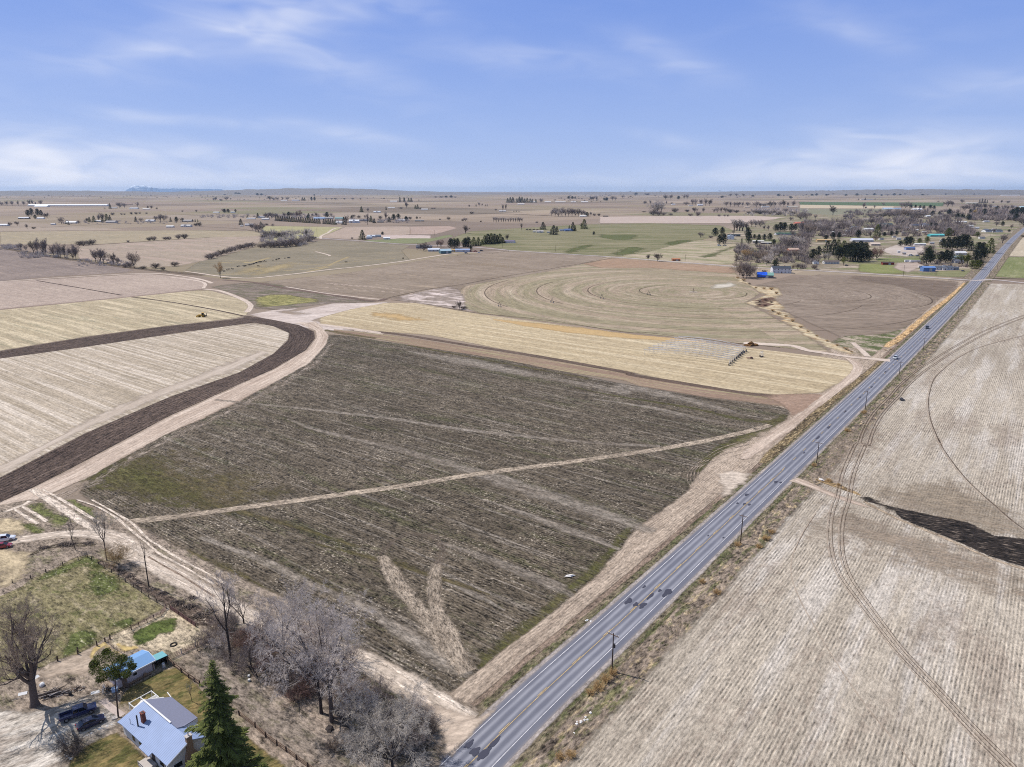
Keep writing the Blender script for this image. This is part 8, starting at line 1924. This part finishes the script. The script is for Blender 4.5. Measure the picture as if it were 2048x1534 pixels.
# ---------------------------------------------------------------- cattle
def cow_data():
    m_ = MB()
    n = 10
    def ringx(x, z, ry, rz): return [(x, math.cos(2 * math.pi * k / n) * ry, z + math.sin(2 * math.pi * k / n) * rz) for k in range(n)]
    secs = [(-1.12, 1.15, .08, .10), (-1.05, 1.12, .26, .28), (-.85, 1.06, .33, .38), (-.4, 1.00, .38, .42), (.1, .98, .38, .43), (.5, 1.0, .34, .44), (.78, 1.06, .27, .40), (.98, 1.16, .19, .27), (1.2, 1.24, .13, .19), (1.36, 1.22, .14, .16), (1.55, 1.10, .11, .13), (1.72, 1.0, .07, .09)]
    loft(m_, [ringx(*s_) for s_ in secs])
    for x, sgn in ((.62, 1), (.62, -1)):
        m_.tube([(x, sgn * .2, .85), (x + .03, sgn * .2, .45), (x, sgn * .2, .22), (x + .02, sgn * .2, 0)], [.13, .075, .055, .06], 6)
    for x, sgn in ((-.85, 1), (-.85, -1)):
        m_.tube([(x, sgn * .2, .95), (x + .14, sgn * .2, .62), (x - .06, sgn * .2, .40), (x, sgn * .2, 0)], [.18, .11, .06, .06], 6)
    for sgn in (1, -1): m_.tube([(1.36, sgn * .10, 1.34), (1.32, sgn * .30, 1.36)], [.06, .02], 4)
    m_.tube([(-1.12, 0, 1.25), (-1.2, 0, .9), (-1.18, 0, .55)], [.04, .03, .05], 5)
    return m_.data('cow', plain('black_hide', (34, 30, 30), var=.3, rough=.7))
cd = cow_data()
cows = [('C2', x, y) for x, y in ((235, 848), (262, 832), (274, 828), (284, 824), (306, 818), (320, 826), (366, 802), (380, 797), (428, 797), (442, 795), (476, 787), (490, 783), (503, 779), (516, 777), (528, 773), (548, 765), (560, 760), (572, 758), (584, 756), (596, 755), (570, 797), (618, 750), (630, 744), (642, 750), (712, 740), (742, 734), (756, 730), (772, 725), (828, 720), (862, 716), (874, 714), (1418, 757), (1432, 756), (1980, 722))] + [('C3', 30, 720)]
CR = random.Random(5)
for sh, x, y in cows:
    o = bpy.data.objects.new('cow', cd); COL.objects.link(o); o.location = ground(px(sh, x, y)); o.rotation_euler = (0, 0, CR.choice((0, math.pi)) + CR.gauss(0, .7)); k = CR.uniform(1.0, 1.25); o.scale = (k, k, k)
    reg(o, 'black cow', 'in the herd on the pasture', px(sh, x, y)[0], 'cow', 'black cattle grazing on the pasture')

# ---------------------------------------------------------------- trees near the farmhouse
def near_bare(base, top_row, label, twig, name='bare_tree', bark='bark_dark', **kw):
    h = height_at(base, top_row); gp = ground(base)
    seed = kw.pop('seed'); th = kw.pop('trunk', .25) * h; r0 = kw.pop('r0', h * .022); rz = kw.pop('rz', 0); cat = kw.pop('cat', 'tree')
    T, C = wood_tree(seed, h, th, kw.pop('spread', .8), r0, **kw)
    t = thing(name, gp, rz); tag(t, label, cat)
    T.build('trunk', M[bark], t, True, recalc=False); C.build('crown', M[twig], t, recalc=False)
    return t


NBK = dict(depth=5, kids=(5, 5, 5, 5, 4), gn=.53, twig_r=.015, sides=(7, 5, 4, 3, 3, 3))
near_bare((70, 1412), 1190, 'huge old cottonwood with thick forked trunk at the left edge', 'twig_brown', seed=5, trunk=.30, r0=.85, spread=.85, mains=8, bark='bark', base_flare=1.5, up=.5, **{**NBK, 'kids': (5, 5, 5, 5, 3)})
near_bare((151, 1101), 1030, 'small bare tree on the brush heap inside the driveway bend', 'twig_mauve', seed=7, trunk=.35, r0=.10, spread=.5, mains=4, depth=3, kids=(4, 4, 4), gn=.5, up=.6, twig_r=.02)
near_bare((214, 1122), 1012, 'tall slender tree with white twigs in front of the dirt driveway', 'twig_white', seed=8, trunk=.42, r0=.17, spread=.45, mains=6, depth=3, kids=(5, 5, 5), gn=.5, up=.8, twig_r=.022, bark='bark')
near_bare((298, 1174), 1080, 'bare thin dead stem standing beside the two-track lane', 'twig_grey', seed=9, trunk=.72, r0=.13, spread=.25, mains=3, depth=2, kids=(3, 3), gn=.35, up=.9, twig_r=.02)
near_bare((462, 1322), 1132, 'tall thin tree forking high above the lane at the left of the grove', 'twig_grey', seed=10, trunk=.42, r0=.26, spread=.35, mains=4, up=.8, **{**NBK, 'depth': 4, 'gn': .45})
near_bare((488, 1248), 1168, 'gnarled tree reaching right over the two-track lane', 'twig_mauve', seed=11, trunk=.2, r0=.22, spread=1.0, mains=4, up=.2, **{**NBK, 'depth': 4})
near_bare((569, 1314), 1172, 'rounded bare tree with many dark limbs at the top of the grove', 'twig_grey', seed=12, trunk=.14, r0=.42, spread=.8, mains=7, up=.45, **NBK)
near_bare((643, 1428), 1200, 'twin-trunk grove tree, the left and darker of the two', 'twig_grey', seed=13, trunk=.34, r0=.34, spread=.7, mains=6, up=.35, **NBK)
near_bare((664, 1444), 1195, 'largest grove tree with a pale thick trunk and drooping twigs', 'twig_grey', seed=14, trunk=.36, r0=.46, spread=.95, mains=7, up=.2, droop=.5, bark='bark', **NBK)
near_bare((577, 1396), 1308, 'small willow-like tree with drooping pale twigs left of the twin trunks', 'twig_grey', seed=15, trunk=.35, r0=.15, spread=1.0, mains=6, up=.1, droop=1.0, **{**NBK, 'depth': 4})
near_bare((785, 1535), 1372, 'wide bare tree with pale arching twigs beside the highway corner', 'twig_white', seed=16, trunk=.16, r0=.30, spread=1.1, mains=9, up=.25, droop=.3, **{**NBK, 'gn': .55})
near_bare((735, 1450), 1375, 'low bare tree between the largest tree and the wide one', 'twig_grey', seed=17, trunk=.2, r0=.14, spread=1.1, mains=6, up=.2, droop=.4, **{**NBK, 'depth': 4})
near_bare((517, 1355), 1290, 'thin leaning tree at the lower left of the grove', 'twig_mauve', seed=18, trunk=.4, r0=.12, spread=.5, mains=4, lean=(-.5, .2), **{**NBK, 'depth': 3})
near_bare((384, 1405), 1356, 'slim young tree on the lawn behind the farmhouse', 'twig_grey', seed=19, trunk=.3, r0=.06, spread=.3, mains=5, depth=2, kids=(4, 4), gn=.4, up=.9, twig_r=.015)
near_bare((395, 1303), 1262, 'small grey tree leaning over the silver corral panels', 'twig_mauve', seed=30, trunk=.25, r0=.09, spread=.9, mains=5, depth=3, kids=(5, 5, 4), gn=.5, up=.3, twig_r=.016)
SHB = dict(name='bare_shrub', cat='shrub', trunk=.04, depth=3, kids=(8, 7, 5), gn=.52, up=.25, twig_r=.014, start=.1)
for i, (bx, by, ty, tw, l_) in enumerate((
        (420, 1290, 1252, 'twig_mauve', 'grey-mauve shrub below the end of the board fence'), (445, 1300, 1262, 'twig_grey', 'pale shrub right of the grey-mauve one near the panels'), (492, 1300, 1255, 'twig_rust', 'reddish shrub below the gnarled tree'), (515, 1330, 1278, 'twig_mauve', 'mauve shrub left of the rounded tree foot'), (540, 1345, 1290, 'twig_rust', 'reddish shrub right below the rounded tree'),
        (520, 1290, 1245, 'twig_rust', 'reddish shrub between the gnarled and the rounded tree'), (600, 1370, 1310, 'twig_mauve', 'mauve shrub left of the twin trunks'), (620, 1300, 1240, 'twig_rust', 'reddish shrub behind the rounded tree'), (690, 1400, 1340, 'twig_grey', 'grey shrub right of the twin trunks'), (700, 1330, 1270, 'twig_mauve', 'mauve shrub behind the largest grove tree'), (640, 1350, 1290, 'twig_rust', 'reddish shrub in the heart of the grove'),
        (720, 1500, 1445, 'twig_white', 'white-twigged shrub left of the wide tree'), (830, 1500, 1440, 'twig_mauve', 'mauve shrub right of the wide tree'), (760, 1400, 1345, 'twig_mauve', 'mauve shrub above the wide tree'), (480, 1340, 1300, 'twig_mauve', 'mauve shrub at the lower left of the grove'), (670, 1500, 1470, 'twig_brown', 'low brown shrub near the rail fence'), (855, 1470, 1435, 'twig_dark', 'dark shrub beside the highway apron'), (560, 1375, 1330, 'twig_brown', 'brown shrub before the willow-like tree'))):
    o = near_bare((bx, by), ty, l_, tw, seed=200 + i, r0=.10, spread=1.3, mains=10, **SHB)
    o['group'] = 'shrubs of the bare grove'
GS = [o for o in bpy.data.objects if o.get('group') == 'shrubs of the bare grove']
SR = random.Random(12)
for i in range(46):
    t_ = SR.random(); u_ = max(-1.2, min(1, SR.gauss(0, 1)))
    p = (425 + 420 * t_ + 26 * u_, 1268 + 215 * t_ - 26 * u_ + SR.uniform(-14, 10))
    src = GS[SR.randrange(len(GS))]
    c = src.copy(); COL.objects.link(c); c.location = ground(p); c.rotation_euler = (0, 0, SR.random() * 6.28); k = SR.uniform(.4, .75); c.scale = (k, k, k * SR.uniform(.8, 1.1))
    for ch in src.children:
        d = ch.copy(); COL.objects.link(d); d.parent = c
    reg(c, 'undergrowth shrub', 'beneath the trees of the bare grove', p[0], 'shrub', 'undergrowth shrubs of the grove')
near_bare((145, 1508), 1466, 'round dark shrub ringed by white stones at the bottom left', 'twig_dark', seed=240, r0=.08, spread=1.5, mains=14, **SHB)
near_bare((236, 1131), 1085, 'pale yellowish shrub at the foot of the slender white-twigged tree', 'twig_tan', seed=241, r0=.05, spread=1.2, mains=12, **SHB)
# tan brush along the highway
for i, (sh, x, y, hh, l_) in enumerate((('K13', 1870, 590, 75, 'tan brush at the foot of the nearest utility pole'), ('K13', 1800, 660, 85, 'tan brush just below the nearest utility pole'), ('K13', 1720, 740, 90, 'tan brush second below the nearest utility pole'), ('K13', 1640, 790, 60, 'thin tan brush farthest below the nearest utility pole'), ('K13', 1330, 1450, 70, 'tan brush at the bottom of the highway verge, left of two'), ('K13', 1440, 1430, 90, 'tan brush at the bottom of the highway verge, right of two'),
        ('K14', 1615, 470, 50, 'tan brush at the foot of the second utility pole'), ('K14', 1960, 340, 55, 'tan brush at the field edge beside the second pole, upper'), ('K14', 1900, 410, 55, 'tan brush at the field edge beside the second pole, middle'), ('K14', 1830, 490, 50, 'tan brush at the field edge beside the second pole, lower'), ('K14', 1400, 960, 55, 'tan brush beside the highway opposite the dark repairs, right'), ('K14', 1250, 850, 50, 'tan brush beside the highway opposite the dark repairs, left'),
        ('K5', 1475, 650, 45, 'tan brush at the foot of the fourth utility pole'), ('K5', 1300, 835, 45, 'orange brush halfway between the third and fourth pole'), ('K5', 960, 1190, 40, 'tan brush at the foot of the third utility pole'), ('K5', 1110, 1350, 45, 'tan brush in the ditch at the farm crossing, left'), ('K5', 1210, 1390, 40, 'tan brush in the ditch at the farm crossing, right'))):
    b_ = px(sh, x, y)
    o = near_bare(b_, b_[1] - hh / SHEET[sh][2], l_, 'twig_tan', seed=300 + i, bark='twig_tan', rz=i, r0=.035, spread=1.8, mains=14, name='dry_brush', cat='brush', trunk=.03, depth=2, kids=(8, 6), gn=.6, up=.2, twig_r=.02, start=.05)
    o['group'] = 'dry tan brush along the highway'


# the tall spruce in front of the house
def big_spruce():
    base = (458, 1590); top = 1316
    h = height_at(base, top); gp = ground(base); R = random.Random(8)
    t = thing('spruce_tree', gp, 0); tag(t, 'tall dark green spruce with drooping boughs beside the farmhouse', 'tree')
    T, C = MB(), MB()
    T.tube([(0, 0, -.3), (0, 0, h * .35), (.1, 0, h * .7), (0, 0, h * .985)], [.42, .32, .16, .03], 9)
    W = 6.6
    n = int(h * 15)
    for i in range(n):
        tt = (i + R.random()) / n
        z = h * (.05 + .93 * tt)
        a = i * 2.39996 + R.gauss(0, .2)
        reach = W * (1 - tt) ** .72 * R.uniform(.34, 1.16) * (.88 + .2 * math.sin(a * 2 + z * .7)) * (.86 + .18 * math.cos(z * 5.2)) + .12
        if R.random() < .1: reach *= 1.3
        pts = []
        nn = 6
        for k in range(nn + 1):
            f = k / nn
            r = reach * f
            zz = z + reach * (.16 * f - .42 * f * f + .13 * f ** 4) * (1 if tt < .88 else -.8)
            pts.append(Vector((math.cos(a) * r, math.sin(a) * r, zz)))
        T.tube(pts, [.05 * (1 - tt) + .018] * nn + [.01], 3, cap=False)
        ns = max(4, int(reach * 7))
        sidev = Vector((-math.sin(a), math.cos(a), 0))
        for k in range(ns):
            f = .12 + .88 * (k + R.random()) / ns
            j = min(nn - 1, int(f * nn)); q = pts[j].lerp(pts[j + 1], f * nn - j)
            for sg in (-1, 1):
                L = reach * .26 * (1.1 - f * .7) * R.uniform(.7, 1.3) + .22
                tip = q + sidev * sg * L * R.uniform(.55, 1.0) + Vector((math.cos(a), math.sin(a), 0)) * L * .7 + Vector((0, 0, -L * R.uniform(.15, .75)))
                w_ = (tip - q).cross(Vector((R.uniform(-.4, .4), R.uniform(-.4, .4), 1))).normalized() * L * .20
                m1 = q.lerp(tip, .45)
                C.add([q, m1 + w_ - Vector((0, 0, L * .06)), tip, m1 - w_ - Vector((0, 0, L * .06)), m1 + Vector((0, 0, L * .05))], [(0, 1, 4), (1, 2, 4), (2, 3, 4), (3, 0, 4)])
                hang = m1 + Vector((R.uniform(-.08, .08), R.uniform(-.08, .08), -L * R.uniform(.3, .6)))
                C.add([m1 + w_ * .5, m1 - w_ * .5, hang], [(0, 1, 2)])
        tp = pts[-1]
        for k in range(3):
            d = Vector((math.cos(a) + R.uniform(-.6, .6), math.sin(a) + R.uniform(-.6, .6), R.uniform(-.3, .4))).normalized() * .3
            b2 = d.cross(Vector((0, 0, 1))).normalized() * .07
            C.add([tp - b2, tp + b2, tp + d], [(0, 1, 2)])
    T.build('trunk', M['bark_dark'], t, True, recalc=False); C.build('crown', M['needle'], t, recalc=False)
big_spruce()


def olive_tree():
    base = px('K18', 1020, 1235); gp = ground(base)
    t = thing('leafy_tree', gp, 0); tag(t, 'olive green leafy tree leaning over the blue-roofed shed', 'tree')
    R = random.Random(4); T, C = MB(), MB()
    ctr = ground(px('K18', 560, 700), 5.2) - gp; ctr.z = 4.4
    T.tube([(0, 0, -.2), tuple(ctr * .3 + Vector((0, 0, .4))), tuple(ctr * .62)], [.24, .2, .17], 8)
    blobs = []
    for x, y, z, r in ((250, 480, 5.6, 1.5), (560, 430, 5.9, 1.6), (150, 760, 4.6, 1.4), (430, 760, 5.2, 1.7), (700, 650, 5.3, 1.4), (950, 560, 5.2, 1.3), (1080, 680, 4.8, .9), (300, 960, 3.9, 1.3), (620, 900, 4.3, 1.3), (930, 860, 4.3, 1.1), (90, 620, 5.0, 1.0), (420, 300, 6.0, .9), (820, 480, 5.4, 1.1)):
        c = ground(px('K18', x, y), z) - gp; c.z = z; blobs.append((c, r * .8))
        T.tube([tuple(ctr * .62), tuple((ctr * .62).lerp(c, .5) + Vector((0, 0, .2))), tuple(c)], [.11, .07, .03], 5)
    for i in range(9500):
        c, r = blobs[R.randrange(len(blobs))]
        d = Vector((R.gauss(0, 1), R.gauss(0, 1), R.gauss(0, 1))).normalized(); p = c + Vector((d.x, d.y, d.z * .8)) * r * R.random() ** .33 * (1 + .25 * mnoise.noise(d * 3 + c))
        a = (d + Vector((R.uniform(-1, 1), R.uniform(-1, 1), R.uniform(-1, 1)))).normalized() * R.uniform(.18, .36); b_ = a.cross(Vector((R.uniform(-1, 1), R.uniform(-1, 1), R.uniform(-1, 1)))).normalized() * .11
        C.add([p - b_, p + a * .4, p + b_, p + a], [(0, 1, 3), (1, 2, 3)])
    T.build('trunk', M['bark'], t, True, recalc=False); C.build('crown', M['leaf_olive'], t, recalc=False)
olive_tree()


# low scrub that nobody could count: village gardens, groves and hedge bottoms
def scrub(name, label, mat, areas, seed, cat='scrub'):
    R = random.Random(seed); m_ = MB()
    for sh, (x0, y0, x1, y1), n, hh in areas:
        for _ in range(n):
            p = px(sh, R.uniform(x0, x1), R.uniform(y0, y1)); gp = ground(p); h = hh / SHEET[sh][2] * mpp(p) * R.uniform(.5, 1.3)
            for k in range(34):
                a = R.random() * 6.283; q = R.random() ** .5 * h * 1.0
                b0 = gp + Vector((math.cos(a) * q * .5, math.sin(a) * q * .5, 0)); tip = gp + Vector((math.cos(a) * q, math.sin(a) * q, h * R.uniform(.45, 1)))
                w_ = Vector((math.sin(a), -math.cos(a), 0)) * h * .05
                m_.add([b0 - w_, b0 + w_, tip, b0 + Vector((0, 0, h * .08))], [(0, 1, 2), (1, 3, 2), (3, 0, 2)])
    o = m_.build(name, M[mat], None, recalc=False); tag(o, label, cat, None, 'stuff')
scrub('scrub', 'low brown scrub filling the village gardens and groves', 'twig_mauve', (('C5', (650, 330, 1560, 420), 70, 58), ('C5', (1250, 420, 1620, 470), 40, 46), ('C5', (1550, 230, 2040, 330), 80, 50), ('C5', (0, 330, 560, 480), 210, 46), ('C5', (600, 360, 1600, 470), 230, 34), ('C5', (400, 240, 2040, 330), 250, 34), ('C4', (1300, 600, 2040, 760), 150, 50), ('C4', (1750, 480, 2040, 640), 60, 46), ('C5', (0, 640, 160, 790), 30, 40), ('C5', (1100, 600, 1650, 760), 50, 34), ('C3', (1500, 100, 2040, 165), 40, 14), ('C4', (0, 60, 2040, 130), 90, 12), ('C1', (0, 95, 2040, 125), 60, 10), ('C2', (0, 85, 2040, 150), 80, 10), ('C5', (0, 50, 2040, 95), 110, 12)), 31)
scrub('scrub', 'grey scrub on the ditches and thickets beyond the left fields', 'twig_grey', (('C2', (600, 450, 1100, 600), 110, 44), ('C1', (0, 590, 200, 635), 40, 30), ('C1', (200, 650, 700, 715), 60, 34), ('C1', (760, 730, 1330, 800), 50, 30), ('C2', (640, 290, 1300, 330), 60, 30), ('C2', (1330, 330, 2040, 370), 50, 26), ('C2', (0, 290, 600, 325), 50, 20), ('C4', (1400, 240, 2040, 300), 80, 30), ('C1', (550, 350, 2000, 385), 60, 18)), 32)
# ---------------------------------------------------------------- write the numbered labels
ORD = ['', 'first', 'second', 'third', 'fourth', 'fifth', 'sixth', 'seventh', 'eighth', 'ninth', 'tenth', 'eleventh', 'twelfth', 'thirteenth', 'fourteenth', 'fifteenth', 'sixteenth', 'seventeenth', 'eighteenth', 'nineteenth', 'twentieth']
TENS = {2: 'twenty', 3: 'thirty', 4: 'forty', 5: 'fifty'}
def ordinal(n):
    if n <= 20: return ORD[n]
    return TENS[n // 10] + '-' + ORD[n % 10] if n % 10 else {3: 'thirtieth', 4: 'fortieth', 5: 'fiftieth'}[n // 10]
groups = {}
for o, kind, where, x in REG: groups.setdefault((kind, where), []).append((x, o))
for (kind, where), lst in groups.items():
    lst.sort(key=lambda t: t[0])
    n = len(lst)
    for i, (x, o) in enumerate(lst):
        if n == 1: o['label'] = 'the only ' + kind + ' ' + where
        else:
            k = i + 1
            o['label'] = (ordinal(k) + ' ' + kind + ' from the left ' + where) if 1 < k else ('leftmost ' + kind + ' ' + where)
# ---------------------------------------------------------------- the air
def haze():
    mt = bpy.data.materials.new('haze_air'); mt.use_nodes = True
    nt = mt.node_tree; nt.nodes.clear(); b = NB(nt)
    v = b.n('ShaderNodeVolumePrincipled')
    v.inputs['Color'].default_value = (.60, .76, 1.0, 1)
    v.inputs['Density'].default_value = 2.0e-5
    v.inputs['Anisotropy'].default_value = .2
    nt.links.new(v.outputs[0], b.n('ShaderNodeOutputMaterial').inputs[1])
    x, y0, y1, z0, z1 = 41000, -290, 41500, -1.02, 232
    vs = [(sx_ * x, y, z) for z in (z0, z1) for y in (y0, y1) for sx_ in (-1, 1)]
    o = mesh_obj('haze', vs, [(0, 2, 3, 1), (4, 5, 7, 6), (0, 1, 5, 4), (2, 6, 7, 3), (0, 4, 6, 2), (1, 3, 7, 5)], mt)
    o['kind'] = 'stuff'
haze()
SC.cycles.volume_bounces = 0

def smoke():
    mt = bpy.data.materials.new('smoke'); mt.use_nodes = True
    nt = mt.node_tree; nt.nodes.clear(); b = NB(nt)
    v = b.n('ShaderNodeVolumePrincipled'); v.inputs['Color'].default_value = (.95, .96, 1, 1); v.inputs['Density'].default_value = .0016
    nt.links.new(v.outputs[0], b.n('ShaderNodeOutputMaterial').inputs[1])
    p = px('C3', 1800, 132); gp = ground(p); s_ = mpp(p)
    m_ = MB()
    for dx, dz, r in ((0, 3, 4), (-6, 8, 6), (-10, 12, 7), (8, 5, 5), (22, 6, 6), (36, 7, 6), (48, 6, 5)):
        m_.blob((dx * s_, 0, dz * s_), r * s_, dx, 2, amp=.3, sq=(1.5, 1, .8))
    o = m_.build('smoke', mt, None, True, recalc=False); o.location = gp; tag(o, 'thin bluish white smoke drifting low before the horizon', 'smoke', None, 'stuff')
smoke()
